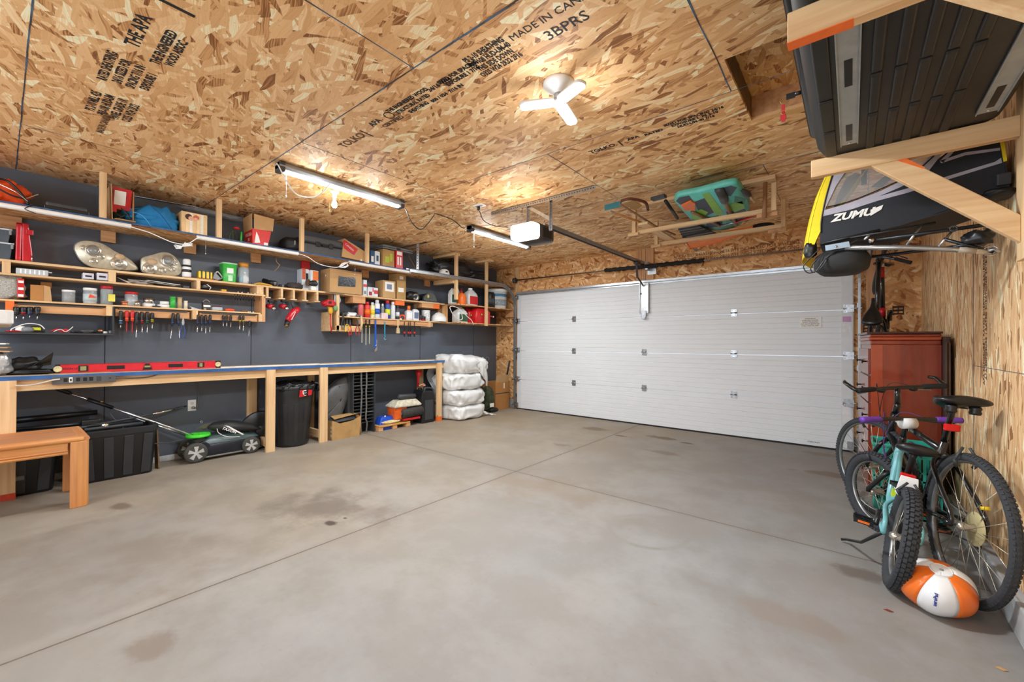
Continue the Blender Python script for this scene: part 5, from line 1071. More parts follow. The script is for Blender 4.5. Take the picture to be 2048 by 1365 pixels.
for i, px in enumerate((811, 817, 823, 829)):
    t = thing('spring_clamp', '%s of four black and red spring clamps in a row' % ('leftmost', 'second', 'third', 'rightmost')[i], 'clamp', (XF-.01, Y(px, XF), 1.3), 'black and red spring clamps'); y = Y(px+(1 if i % 2 else -1), XF)
    obj('bar', MB().cyl((XF-.008, y, Zt(px, 644, XF)), (XF-.008, y, Zt(px, 664, XF)), .006, n=8), M_black, t); obj('red_pad', MB().ell((XF-.006, y, Zt(px, 666, XF)), (.012, .018, .018), 10, 8), M_red, t); obj('lower_jaw', MB().bx(XF-.014, XF-.002, y-.012, y+.010, Zt(px, 674, XF), Zt(px, 668, XF)), M_black, t, .003)

# cordless tools hanging under the slots
def drill(label, px, pyt, pyb, s=1.0, tilt=0, big=False):
    X = XF-.03; y = Y(px, X); zt = Zt(px, pyt, X); zb = Zt(px, pyb, X); h = zt-zb
    t = thing('cordless_drill', label, 'drill', (X, y, zb), 'red cordless tools hanging from the slots')
    obj('battery_foot', MB().bx(X-.03, X+.03, y-.03, y+.02, zt-.03, zt), M_black, t, .005)
    obj('grip', MB().tube([(X, y-.005, zt-.02), (X, y, zt-h*.5)], [.016, .02], 10), M_dkgrey, t)
    obj('motor', MB().tube([(X-.05, y-.02, zt-h*.55), (X, y, zt-h*.62), (X+.02, y+.01, zt-h*.68)], [.026, .032, .026], 14), M_redm, t)
    obj('chuck', MB().tube([(X+.02, y+.01, zt-h*.68), (X+.045, y+.025, zb+.012)], [.022, .016], 12), M_chrome, t); return t
drill('small red cordless driver hanging under the first slot', 542, 600, 622); drill('red cordless driver hanging under the second slot', 568, 600, 622)
X = XF-.02; y = Y(584, X); zc = Zt(584, 628, X)
t = thing('impact_driver', 'large red cordless drill hanging with its chuck down', 'drill', (X, y, zc), 'red cordless tools hanging from the slots')
obj('body', MB().tube([q(598, 618, X=X), q(590, 622, X=X), q(580, 635, X=X), q(574, 645, X=X)], [.03, .042, .04, .03], 14), M_redm, t); obj('handle', MB().tube([q(590, 620, X=X), q(583, 603, X=X)], [.02, .018], 10), M_dkgrey, t)
obj('chuck', MB().tube([q(575, 642, X=X), q(571, 652, X=X)+Vector((.03, 0, 0))], [.03, .026], 14), M_black, t); p = q(571, 652, X=X)+Vector((.03, 0, 0)); obj('jaw_ring', MB().cyl(p, p+Vector((.006, 0, -.006)), .022, n=14), M_bronze, t)
obj('badge', MB().beam(q(583, 640, X=X+.043), q(591, 624, X=X+.043), .004, .014, (1, 0, 0)), M_label, t)
# circular saw hanging at the plier rack
t = thing('cordless_saw', 'red and silver cordless circular saw hanging between the slots and the plier rack', 'power tool', (XF, Y(665, XF), 1.6)); X = XF-.04
y0 = Y(645, X); p = q(660, 605, X=X+.03)
obj('motor', crumple(q(657, 608, X=X+.03), (.055, .085, .04), 81, .2, 8), M_redm, t); obj('battery', MB().bx(X+.02, X+.09, Y(652, X+.05), Y(666, X+.05), Zt(658, 612, X+.05), Zt(658, 600, X+.05)), M_red, t, .008)
obj('vent', MB().bx(X+.089, X+.093, Y(657, X+.09), Y(663, X+.09), Zt(660, 608, X+.09), Zt(660, 603, X+.09)), M_black, t, .002)
c = q(668, 600, X=X); obj('blade_guard', MB().ext([c+Vector((0, -.01, .05))]+[c+Vector((0, .10*math.sin(a)-.02, .075*math.cos(a))) for a in [PI*i/12 for i in range(13)]], (.03, 0, 0)), M_steel, t, .003)
obj('base_shoe', MB().bx(X-.03, X+.08, Y(646, X), Y(684, X), Zt(665, 587, X)-.004, Zt(665, 587, X)+.004), M_chrome, t, .002)
t = thing('cordless_saw_battery', 'yellow and green handled tool hanging at the left end of the plier rack', 'tool', (XF, Y(668, XF), 1.5)); obj('yellow_grip', crumple(q(661, 622, X=XF+.02), (.02, .026, .045), 82, .15), mat('amber_grip', (214, 160, 30), .5), t); obj('green_shell', crumple(q(671, 617, X=XF+.02), (.02, .028, .035), 83, .15), mat('pale_green_shell', (110, 150, 96), .5), t)
t = thing('hand_saw', 'red handled hacksaw hanging on the left side of the plier rack', 'saw', (XF-.1, Y(661, XF), 1.35)); obj('frame', MB().tube([q(661, 628, X=XF+.01), q(661, 650, X=XF+.01), q(664, 668, X=XF+.01)], .008, 8), M_red, t); obj('blade', MB().bx(XF+.01, XF+.013, Y(666, XF+.01), Y(667, XF+.01)+.004, Zt(667, 658, XF), Zt(667, 630, XF)), M_chrome, t); obj('tip', MB().ell(q(664, 666, X=XF+.01), (.012, .018, .02), 8, 6), M_black, t)

# ------------------------------------------------------------------ lower shelf row: cans, bottles, hard hat
XC = -.385
t = thing('work_rag', 'heap of white and dark rags at the left end of the lower shelf', 'rag', (-.45, Y(698, -.42), Z5)); obj('cloth', crumple((-.43, Y(702, -.42), Z5+.028), (.05, .07, .03), 91, .45), M_white, t); obj('dark_cloth', crumple((-.46, Y(692, -.42), Z5+.035), (.06, .06, .03), 92, .4), M_dkgrey, t)
t = thing('mortar_scoop', 'grey lump of dried mortar on the lower shelf', 'lump', (-.43, Y(716, -.42), Z5)); obj('lump', crumple((-.42, Y(717, -.42), Z5+.018), (.045, .05, .018), 93, .3), mat('mortar', (112, 106, 104), .9), t)
W_ = mat('aerosol_white', (216, 218, 222), .35); 
spray_can('fat red spray can with pink band', 719, 730, 603, XC, mat('pink_red_can', (206, 92, 92), .4), M_red); spray_can('red bottle with orange lower half', 732, 743, 604, XC, mat('red_bottle_print', (210, 50, 40), .4), M_red, M_orange)
spray_can('white and yellow tube right of the red bottle', 743, 752, 605, XC, mat('white_yellow', (222, 220, 170), .5), W_, M_yellow); spray_can('white spray can with a blue band', 752, 763, 600, XC, W_, W_, M_blue); spray_can('slim grey spray can', 764, 770, 608, XC, M_grey, W_)
t = spray_can('blue spray can with yellow and red shoulders', 773, 783, 601, XC, mat('blue_can', (44, 76, 150), .4), M_red, mat('lime_band', (206, 216, 40), .5)); spray_can('tall plain white bottle on the lower shelf', 784, 793, 604, XC, W_, W_); spray_can('dark grey spray bottle with pale label', 794, 801, 611, XC, M_dkgrey, M_dkgrey, W_)
carton('flat white and pink box lying in front of the spray cans', 764, 776, 626, Z5, XC+.01, .05, mat('pinkish_box', (224, 196, 198), .6), name='flat_box', seam=False)
t = thing('tape_dispenser', 'orange red tape dispenser on the lower shelf', 'dispenser', (XC-.04, Y(807, XC), Z5)); y = Y(807, XC); obj('shell', MB().ext([(XC-.02, y-.05, Z5), (XC-.02, y+.045, Z5), (XC-.02, y+.05, Z5+.075), (XC-.02, y-.02, Z5+.08), (XC-.02, y-.05, Z5+.05)], (-.05, 0, 0)), mat('red_orange', (226, 80, 36), .5), t, .006); obj('wheel', MB().cyl((XC-.02, y-.005, Z5+.03), (XC-.012, y-.005, Z5+.03), .03, n=16), M_dkgrey, t); obj('tab', MB().bx(XC-.02, XC-.006, y-.055, y-.02, Z5, Z5+.018), M_white, t, .002)
def squeeze(label, a, b, py, body, cap, lblm=None, wide=1.0):
    y0, y1, z1 = span(a, b, py, XC); cy = (y0+y1)/2; w = (y1-y0)/2; h = z1-Z5; t = thing('squeeze_bottle', label, 'bottle', (XC-w*.6, cy, Z5)); cx = XC-w*.6
    obj('body', MB().loft([[(cx+x, cy+yy, Z5+z*h) for x, yy in rrect(w*.6*s, w*s, w*.25)] for z, s in ((0, .95), (.02, 1), (.60, 1), (.68, .6), (.72, .4))]), body, t); obj('cap', MB().lathe([(w*.45, .7*h), (w*.45, h), (0, h)], (cx, cy, Z5), 14), cap, t)
    if lblm: obj('label', MB().bx(XC-.001, XC+.001, cy-w*.7, cy+w*.7, Z5+h*.12, Z5+h*.5), lblm, t)
    return t
squeeze('white square bottle with an orange cap', 814, 826, 612, W_, M_orange, M_label); squeeze('white bottle with a tall dark brown cap', 827, 839, 609, W_, M_brown, mat('blue_grey_label', (96, 110, 140), .6))
for i, px in enumerate((842, 847, 851)):
    t = thing('glue_tube', '%s of three black tubes with red tips on the lower shelf' % ('left', 'middle', 'right')[i], 'tube', (XC-.02, Y(px, XC), Z5), 'black glue tubes'); y = Y(px, XC); obj('body', MB().tube([(XC-.01, y, Z5+.024), (XC-.01, y, Z5+.09-.01*i)], [.010, .013], 8), M_dkgrey, t); obj('cap', MB().cyl((XC-.01, y, Z5), (XC-.01, y, Z5+.024), .012, n=8), M_red, t)
round_thing('paint_can', 'white printed can with dark spots left of the hard hat', 'can', 850, 864, 621, Z5, XC, [('body', mat('spotted_white', (206, 206, 204), .5, var=.6, scale=55), CYL(0, .9)), ('lid', M_white, [(1.03, .88), (1.03, 1), (0, 1)])])
p = q(880, 640, X=-.36); t = thing('hard_hat', 'white hard hat on the lower shelf', 'hard hat', (-.46, Y(880, -.44), Z5)); cy = Y(880, -.44)
obj('shell', MB().lathe([(.118, .012), (.122, .04), (.112, .085), (.08, .125), (.035, .145), (0, .148)], (-.465, cy, Z5), 26, sy=1.12), M_white, t); obj('brim', MB().lathe([(.10, .006), (.135, .004), (.137, .012), (.115, .018)], (-.465, cy, Z5), 26, sy=1.12), M_white, t); obj('ridge', MB().tube([(-.465, cy-.11, Z5+.08), (-.465, cy-.06, Z5+.137), (-.465, cy, Z5+.152), (-.465, cy+.06, Z5+.137)], .010, 6), M_white, t)

# ------------------------------------------------------------------ corner rack jugs and fuel cans
XR_ = -.17; ZU, ZLo = 1.842, 1.546
def jug(label, a, b, py, zb, body, cap, lbl=None, X=XR_, handle=True, name='jug', liquid=None):
    y0, y1, z1 = span(a, b, py, X); cy = (y0+y1)/2; w = (y1-y0)/2*.95; h = z1-zb; d = w*.8; cx = X-d; t = thing(name, label, 'jug', (cx, cy, zb))
    obj('body', MB().loft([[(cx+x*s, cy+yy*s, zb+z*h) for x, yy in rrect(d, w, w*.35)] for z, s in ((0, .93), (.02, 1), (.55, 1), (.72, .8), (.85, .35), (.9, .3))]), body, t)
    obj('cap', MB().lathe([(w*.33, .88*h), (w*.33, h), (0, h)], (cx, cy, zb), 14), cap, t)
    if handle: obj('handle', MB().tube(smooth_path([(cx, cy+w*.25, zb+h*.84), (cx, cy+w*.75, zb+h*.82), (cx, cy+w*.95, zb+h*.5)]), w*.14, 8), body, t)
    if lbl: obj('label', MB().bx(X-.003, X+.002, cy-w*.8, cy+w*.8, zb+h*.08, zb+h*.52), lbl, t)
    return t
M_milk = mat('milky_jug', (206, 208, 206), .35)
jug('white bottle with a dark green lower label on the corner rack', 903, 915, 573, ZU, M_milk, M_black, mat('bottle_green', (22, 84, 78), .5), handle=False, name='bottle')
jug('pale empty jug behind the green labelled bottle', 912, 922, 573, ZU, mat('pale_grey_jug', (170, 176, 176), .35), M_grey, X=-.30)
round_thing('oil_bottle', 'round orange bottle with a dark spout on the corner rack', 'bottle', 922, 937, 576, ZU, XR_, [('body', M_orange, [(.9, 0), (1, .05), (1, .45), (.8, .62), (.35, .72)]), ('spout', mat('dark_red_lid', (0, 0, 0)), [(.3, .7), (.3, .82), (.15, .86), (.1, 1), (0, 1)])])
jug('white jug with a red lower half on the corner rack', 938, 958, 576, ZU, M_milk, M_white, M_red)
round_thing('cooking_stove', 'black ribbed canister right of the last upright on the corner rack', 'canister', 980, 995, 583, ZU, -.2, [('body', M_black, [(.9, 0), (1, .04), (1, .85), (.8, .95), (0, 1)]), ('label', mat('dark_label_print', (72, 76, 78), .6, var=.6, scale=60), [(1.02, .25), (1.02, .6)])])
t = round_thing('paint_pail', 'white paint pail with blue printed bands in the corner', 'pail', 995, 1023, 578, ZU, -.12, [('body', M_milk, [(.9, 0), (.92, .02), (1, .88)]), ('lid', M_white, [(1.05, .86), (1.05, .96), (.98, 1), (0, 1)]), ('blue_band', mat('pail_blue', (70, 124, 160), .5, var=.3, scale=40), [(.985, .60), (.995, .74)]), ('grey_print', mat('pail_print', (150, 160, 168), .6, var=.5, scale=50), [(.945, .15), (.975, .45)])])
t = jug('pump sprayer jug with a green label on the lower corner rack', 917, 938, 613, ZLo, M_milk, M_grey, mat('sprayer_green', (60, 90, 62), .5), name='sprayer')
cord('sprayer_hose', 'looping clear hose with a spray wand beside the sprayer jug', [q(926, 622, X=-.15), q(913, 615, X=-.12), q(903, 613, X=-.12), q(900, 617, X=-.12), q(908, 632, X=-.1), q(918, 640, X=-.1), q(925, 637, X=-.1), q(922, 622, X=-.08), q(935, 634, X=-.06), q(943, 641, X=-.055), q(947, 650, X=-.055)], .006, mat('clear_hose', (214, 216, 208), .3), 'hose')
def fuel(label, a, b, py, X=XR_):
    y0, y1, z1 = span(a, b, py, X); cy = (y0+y1)/2; w = (y1-y0)/2; h = z1-ZLo; cx = X-.1; t = thing('fuel_can', label, 'fuel can', (cx, cy, ZLo), 'red fuel cans')
    obj('body', MB().loft([[(cx+x*s, cy+yy*s, ZLo+z*h) for x, yy in rrect(.1, w, .035)] for z, s in ((0, .94), (.03, 1), (.7, 1), (.85, .8), (.9, .72))]), M_redm if False else M_red, t); obj('handle', MB().tube(smooth_path([(cx, cy-w*.6, ZLo+h*.86), (cx, cy-w*.4, ZLo+h), (cx, cy+w*.4, ZLo+h), (cx, cy+w*.6, ZLo+h*.86)]), .013, 8), M_red, t)
    obj('filler_cap', MB().cyl((X-.01, cy-w*.3, ZLo+h*.52), (X+.02, cy-w*.3, ZLo+h*.52), .022, n=12), M_bronze, t); obj('spout', MB().tube([(X-.03, cy+w*.6, ZLo+h*.5), (X+.02, cy+w*1.15, ZLo+h*.45)], [.016, .010], 8), M_red, t); obj('spout_tip', MB().ell((X+.02, cy+w*1.2, ZLo+h*.44), (.014, .014, .014), 8, 6), M_white, t); return t
fuel('smaller red fuel can beside the sprayer jug', 938, 950, 617, -.24); fuel('large red fuel can behind the last upright', 953, 982, 614, -.13)

# ------------------------------------------------------------------ wall tray contents
zT = 1.278; XW = -.39
t = thing('tape_measure', 'yellow and black tape measure with a looping steel blade in the wall tray', 'tape measure', (-.45, Y(72, XW), zT)); y = Y(72, XW)
obj('case', MB().ext([(XW-.03, y-.03, zT), (XW-.03, y+.055, zT), (XW-.03, y+.05, zT+.03), (XW-.03, y+.03, zT+.05), (XW-.03, y-.03, zT+.05)], (-.04, 0, 0)), M_black, t, .008); obj('yellow_side', MB().bx(XW-.031, XW-.027, y-.02, y+.03, zT+.018, zT+.042), mat('lime_yellow', (212, 216, 40), .5), t, .003)
obj('blade', MB().tube(smooth_path([(XW-.02, y+.05, zT+.03), (XW-.02, y+.02, zT+.065), (XW-.02, y-.05, zT+.07), (XW-.02, y-.12, zT+.03), (XW-.02, y-.13, zT+.01)]), .004, 6), M_label, t)
for lb, px, m, r in (('grey sanding sponge left of the tape measure', 56, M_grey, (.03, .035, .022)), ('white utility knife at the left of the tray', 42, M_label, (.012, .03, .025)), ('dark red clip at the left end of the tray', 30, mat('dark_red_grip', (168, 34, 40), .4), (.015, .05, .008))):
    t = thing('hand_tool', lb, 'tool', (XW-.03, Y(px, XW), zT)); obj('body', crumple((XW-.03, Y(px, XW), zT+r[2]), r, 100+px, .15, 5, 16, 10), m, t)
b = MB()
for i in range(7):
    y0_, y1_ = Y(103+2*i, XW), Y(140-2*(i % 3), XW); b.tube(smooth_path([(XW-.03+.006*(i % 3), y0_, zT+.012+.004*i), (XW-.02, (y0_*2+y1_)/3, zT+.030-.003*i), (XW-.03, (y0_+2*y1_)/3, zT+.008+.004*i), (XW-.025, y1_, zT+.02)]), .0055, 6)
t = thing('jumper_cable', 'bundle of red cable in the wall tray', 'cable', (XW-.03, Y(120, XW), zT)); obj('cable', b, M_red, t); obj('white_lead', MB().tube(smooth_path([(XW-.015, Y(108, XW), zT+.01), (XW-.008, Y(122, XW), zT+.03), (XW-.01, Y(132, XW), zT+.01), (XW-.01, Y(142, XW), zT+.035), (XW-.02, Y(147, XW), zT+.055)]), .003, 6), M_label, t)
for i, (px, m, r, lb) in enumerate(((158, M_black, (.02, .05, .010), 'long black wrench at the middle of the tray'), (176, M_dkgrey, (.02, .05, .018), 'dark socket holder in the tray'), (193, M_black, (.02, .05, .012), 'black ratchet at the right of the tray'), (202, mat('copper_wire', (0, 0, 0)), (.012, .018, .018), 'small copper fitting in the tray'), (212, M_label, (.012, .016, .010), 'small white fitting near the tray end'), (223, M_grey, (.012, .014, .014), 'small grey fitting at the tray end panel'))):
    t = thing('hand_tool', lb, 'tool', (XW-.03, Y(px, XW), zT)); obj('body', crumple((XW-.03, Y(px, XW), zT+r[2]), r, 130+px, .25, 6, 16, 10), m, t)
# ------------------------------------------------------------------ on the workbench
t = thing('foil_bag', 'silver foil bag topped with folded brown bags at the left end of the workbench', 'bag', (-.35, -6.08, ZB))
obj('bag', crumple((-.33, -6.10, ZB+.085), (.09, .10, .09), 201, .25, 8, 30, 18, .6), mat('crinkled_foil', (196, 198, 202), .25, .6, .3, 25, bump=.5), t)
for i in range(3): obj('folded_bag', MB().beam((-.30, -6.2, ZB+.20+.022*i), (-.27, -6.0-.01*i, ZB+.185+.03*i), .12, .010), (M_card, M_card2, M_label)[i], t, .004)
t = thing('face_shield', 'black welding gloves and a flared black visor lying left of the red level', 'visor', (-.35, Y(75, -.35), ZB))
y0, ym, y1 = Y(28, -.33), Y(68, -.33), Y(105, -.33)
obj('glove', crumple((-.38, (y0+ym)/2, ZB+.075), (.08, .10, .06), 205, .25, 6), mat('black_leather', (26, 26, 26), .42, bump=.2), t)
obj('visor', MB().grid(lambda u, v: Vector((-.42+.22*math.sin(PI*v), ym-.03+(y1-ym+.03)*u, ZB+.05+(.115*u+.02)*(1-abs(2*v-1)**2)*.0+.11*u*math.cos(PI*(v-.5))*1.0+.02*u)), 14, 10), mat('smoked_black', (30, 31, 30), .3), t, solid=.005)
obj('base_sheet', crumple((-.36, (ym+y1)/2-.05, ZB+.02), (.11, .16, .022), 207, .2), mat('black_leather', (0, 0, 0)), t)
y0, y1 = Y(112, -.27), Y(442, -.27); zb = ZB; zt = ZB+.075
t = thing('spirit_level', 'long red box level standing along the workbench', 'level', (-.28, (y0+y1)/2, ZB)); XLv = -.26
obj('body', MB().bx(XLv-.022, XLv, y0, y1, zb, zt), mat('level_red', (206, 30, 48), .35, coat=.2), t, .002)
for z in (zb, zt-.006): obj('rail', MB().bx(XLv-.023, XLv+.002, y0, y1, z, z+.006), mat('milled_edge', (186, 60, 70), .3, .6), t, .001)
def yy(px): return Y(px, XLv)
for a, b_ in ((215, 251), (338, 367)): obj('hand_hole', MB().bx(XLv-.001, XLv+.0015, yy(a), yy(b_), zb+.022, zt-.020), M_black, t, .001)
for a, b_ in ((158, 178), (396, 410)):
    o = obj('vial_frame', MB().bx(XLv-.001, XLv+.003, yy(a), yy(b_), zb+.012, zt-.012), M_black, t, .002); obj('vial', MB().bx(XLv+.002, XLv+.004, yy(a+4), yy(b_-4), zb+.02, zt-.02), mat('vial_yellow', (150, 150, 100), .3), o)
o = obj('centre_vial', MB().ext([(XLv+.001, yy(286), zb+.008), (XLv+.001, yy(306), zb+.008), (XLv+.001, yy(300), zt-.010), (XLv+.001, yy(292), zt-.010)], (.003, 0, 0)), M_black, t); obj('vial', MB().bx(XLv+.003, XLv+.005, yy(290), yy(302), zb+.03, zb+.045), mat('vial_yellow', (0, 0, 0)), o)
for a in (117, 437): 
    o = obj('end_grip', MB().bx(XLv-.024, XLv+.003, yy(a-5), yy(a+5), zb-.0+.001, zt+.001), M_black, t, .002); obj('end_ring', MB().lathe([(.020, 0), (.026, .002), (.020, .004), (.016, .002)], (XLv+.003, yy(a), (zb+zt)/2), 18, Euler((0, PI/2, 0)).to_matrix()), mat('pale_ring', (214, 200, 150), .4), o)
text('lettering', 'JOHNSON LEVEL', M_ink, .022, frame((XLv+.0015, yy(141), (zb+zt)/2), (0, 1, 0), (0, 0, 1)), t, .0003)
tag(obj('thin_rail', MB().bx(-.235, -.215, Y(443, -.22), Y(640, -.22), ZB, ZB+.012), mat('pale_rail', (222, 220, 214), .4)), 'thin pale rail lying on the bench right of the red level', 'rail')
tag(obj('pine_strip', MB().bx(-.20, -.158, Y(640, -.17), Y(868, -.17), ZB, ZB+.008), mat('pale_rail_wood', (232, 218, 186), .6)), 'pale wooden strip along the bench edge near the bagged tires', 'strip')
tag(obj('brown_paper', MB().bx(-.3, -.16, Y(100, -.2), Y(225, -.2), ZB, ZB+.003), M_card), 'sheet of brown board under the left end of the red level', 'sheet')
# power strip, cords and outlet
y0, y1 = Y(106, -.145), Y(234, -.145); z1 = Zt(170, 750, -.145)+.0; z0 = Zt(170, 767, -.145)
t = thing('power_strip', 'grey metal power strip with a row of sockets screwed under the bench edge', 'power strip', (-.16, (y0+y1)/2, z0))
obj('housing', MB().bx(-.186, -.148, y0, y1, z0, z1-.008), mat('strip_grey', (92, 94, 96), .4, .3), t, .003)
for i, px in enumerate((133, 158, 172, 184)): obj('socket', MB().bx(-.149, -.146, Y(px-4, -.146), Y(px+4, -.146), z0+.018, z1-.022), M_black, t, .001)
o = obj('switch', MB().bx(-.149, -.144, Y(140, -.145), Y(147, -.145), z0+.012, z1-.018), M_label, t, .001); obj('rocker', MB().bx(-.1445, -.142, Y(142, -.145), Y(145, -.145), z0+.022, z1-.028), M_black, o)
obj('end_plate', MB().bx(-.149, -.1465, Y(195, -.146), Y(204, -.146), z0+.012, z1-.018), M_dkgrey, t); obj('screw', MB().cyl((-.148, Y(222, -.146), (z0+z1)/2), (-.1455, Y(222, -.146), (z0+z1)/2), .005, n=8), M_black, t)
X = -.135
cord('extension_cord', 'beige cord running from the power strip to the bench end board', [q(30, 772, X=X), q(60, 771, X=X), q(85, 766, X=X), q(105, 761, X=X), q(120, 759, X=X)], .006, mat('beige_cord', (204, 194, 180), .5))
cord('extension_cord', 'dark cord from the power strip drooping along the beam to the wall outlet', [(-.15, y1, (z0+z1)/2)]+[q(x, y_, X=-.18) for x, y_ in ((262, 757), (300, 754), (330, 744))]+[q(x, y_, X=-.3) for x, y_ in ((355, 741), (383, 742))]+[q(392, 757, X=-.45), q(397, 780, X=-.56), q(397, 800, X=-.57), q(394, 818, X=-.575)], .005, mat('grey_brown_cord', (96, 88, 80), .5))
y = Y(386, XL+.003); z = Zt(386, 811, XL)
t = thing('wall_outlet', 'white wall outlet on the dark wall above the lawn mower', 'outlet', (XL, y, z)); obj('plate', MB().bx(XL, XL+.006, y-.036, y+.036, z-.058, z+.058), M_white, t, .003)
for s_ in (-1, 1): obj('receptacle', MB().cyl((XL+.004, y, z+.022*s_), (XL+.008, y, z+.022*s_), .016, n=16, smooth=False), mat('socket_face', (206, 206, 204), .4), t)
obj('plug', MB().cyl((XL+.008, y+.008, z-.024), (XL+.035, y+.010, z-.026), .014, n=10), M_grey, t)

# ------------------------------------------------------------------ oak coffee table
t = thing('coffee_table', 'honey oak coffee table with rounded posts entering from the left frame edge', 'table', (.14, -6.3, 0))
oak = pine('honey_oak_y', 'y', (216, 138, 50), (184, 100, 30)); oakz = pine('honey_oak_z', 'z', (214, 132, 44), (180, 96, 28)); oakt = pine('worn_oak_top', 'y', (186, 112, 62), (150, 82, 42)); oakx = pine('honey_oak_x', 'x', (206, 124, 48), (170, 90, 30))
ZT_ = .508; xf, xb, ye, yl = .43, -.13, -5.645, -6.9
obj('top_panel', MB().bx(xb+.05, xf-.05, yl+.05, ye-.05, ZT_-.03, ZT_+.001), oakt, t)
def rail_prof(s): return [(-.05, -.034), (.0, -.034), (.012, -.02), (.012, -.008), (0, .003), (-.05, .002)]
obj('top_rail', MB().ext([(xf+a-.0, yl, ZT_+b_) for a, b_ in rail_prof(1)], (0, ye-yl-.02, 0)), oak, t, .003); obj('top_rail', MB().ext([(xb-a, yl, ZT_+b_) for a, b_ in rail_prof(1)], (0, ye-yl-.02, 0)), oak, t, .003)
obj('top_rail', MB().ext([(xb, ye+a-.0, ZT_+b_) for a, b_ in rail_prof(1)], (xf-xb, 0, 0)), oakx, t, .003); obj('top_rail', MB().ext([(xb, yl-a, ZT_+b_) for a, b_ in rail_prof(1)], (xf-xb, 0, 0)), oakx, t, .003)
for x, s in ((xf-.015, 1), (xb+.015, -1)):
    o = obj('apron', MB().bx(x-.012, x+.012, yl+.1, ye-.1, ZT_-.115, ZT_-.034), oak, t, .002)
    for z in (ZT_-.105, ZT_-.088): obj('reeding', MB().cyl((x+s*.012, yl+.1, z), (x+s*.012, ye-.1, z), .006, n=8), oak, o)
obj('apron', MB().bx(xb+.1, xf-.1, ye-.03, ye-.008, ZT_-.115, ZT_-.034), oakx, t, .002)
for x, s in ((xf, 1), (xb, -1)):
    for y, u in ((ye, 1), (yl, -1)):
        poly = [(x+s*.008-s*.0, y-u*.088), (x+s*.014, y-u*.06), (x+s*.008, y-u*.05), (x+s*.012, y-u*.03), (x, y-u*.004), (x-s*.03, y+u*.010), (x-s*.055, y+u*.006), (x-s*.07, y+u*.012), (x-s*.115, y+u*.008), (x-s*.115, y-u*.02), (x-s*.03, y-u*.03), (x-s*.03, y-u*.088)]
        obj('leg', MB().ext([(a, b_, 0) for a, b_ in poly], (0, 0, ZT_-.03)), oakz, t, .004)
# white slab at the left frame edge
t = thing('standing_table', 'blurred white topped high table corner poking in at the left frame edge', 'table', (1.35, -6.35, 0))
zw = 1.288
obj('table_top', MB().loft([[(1.36+x, -6.42+y, z) for x, y in rrect(.33, .4, .02)] for z in (zw, zw+.066)], False), M_white, t, .006); obj('underside', MB().bx(1.04, 1.68, -6.81, -6.03, zw-.004, zw-.0005), mat('tan_particle_board', (188, 166, 138), .7), t)
for x in (1.1, 1.6):
    for y in (-6.35, -6.75): obj('leg', MB().bx(x-.025, x+.025, y-.025, y+.025, 0, zw-.004), M_white, t, .003)

# ------------------------------------------------------------------ black totes with poles and golf-like sticks
def tote_bin(label, y0, y1, x0, x1, h, g='black ribbed storage totes under the bench'):
    cx, cy = (x0+x1)/2, (y0+y1)/2; t = thing('storage_tote', label, 'tote', (cx, cy, 0), g); hx, hy = (x1-x0)/2, (y1-y0)/2
    def ring(s, z, ins=0):
        out = []
        for x, y in rrect(hx*s-ins, hy*s-ins, .05, 4): out.append((cx+x, cy+y, z))
        return out
    obj('tub', MB().loft([ring(.86, 0), ring(.88, .01), ring(.97, h-.06), ring(.97, h-.005), ring(.97, h-.005, .008), ring(.86, .02, .008)], True), M_black, t)
    obj('rim', MB().loft([ring(1.0, h-.055), ring(1.03, h-.012), ring(1.03, h), ring(.97, h), ring(.97, h-.02)], False, False), mat('tote_rim', (38, 41, 45), .4), t, .002)
    n = max(2, int((y1-y0)/.13))
    for i in range(n):
        yb = y0+(y1-y0)*(.12+.76*i/(n-1)); w = .032
        yb0 = cy+(yb-cy)*.88; yb1 = cy+(yb-cy)*.97
        obj('rib', MB().ext([(x1-hx*.13+.0, yb0-w, .02), (x1-hx*.13+.0, yb0+w, .02), (x1-hx*.04, yb1+w, h-.07), (x1-hx*.04, yb1-w, h-.07)], (.010, 0, 0)), mat('tote_rib', (44, 47, 51), .45), t, .003)
    return t
tote_bin('black ribbed tote full of poles right of the oak table leg', -5.66, -5.12, -.56, -.20, .44)
tote_bin('black ribbed tote half hidden behind the oak table', -6.3, -5.74, -.56, -.20, .40)
tp = thing('tripod', 'dark folded tripod and stands lying across the two black totes', 'tripod', (-.38, -5.7, .45))
for i, (a, b_, r) in enumerate((((-.34, -6.15, .47), (-.30, -5.35, .475), .014), ((-.42, -6.2, .50), (-.36, -5.45, .49), .018), ((-.48, -6.0, .56), (-.47, -5.5, .57), .028))): obj('leg', MB().cyl(a, b_, r, r*.8, 10), M_black, tp)
obj('hinge_block', MB().box((-.36, -5.55, .50), (.06, .12, .05)), M_black, tp, .01)
tag(obj('telescopic_pole', MB().tube([(-.30, -5.62, .47), (-.42, -5.2, .50), (-.56, -4.83, .54)], [.012, .010, .008], 8), M_dkgrey), 'long dark pole sloping from the tote towards the wall outlet', 'pole')
tag(obj('pole_section', MB().tube([(-.445, -5.12, .506), (-.55, -4.86, .536)], .013, 8), M_chrome), 'bright upper section of the pole beside the wall outlet', 'pole')
tag(obj('stand_tube', MB().cyl((-.25, -5.60, .455), (-.29, -5.22, .455), .016, n=10), M_dkgrey), 'short dark tube lying across the open black tote', 'tube')
tag(obj('chrome_fitting', crumple((-.27, -5.47, .47), (.02, .025, .022), 221, .3), M_chrome), 'small bright clamp on the rim of the open black tote', 'clamp')
tag(obj('white_pipe', MB().cyl((-.22, -6.05, .14), (-.2, -5.93, .145), .02, n=10), mat('grey_pipe', (112, 116, 120), .5)), 'short grey pipe between the oak table leg and the bench end board', 'pipe')
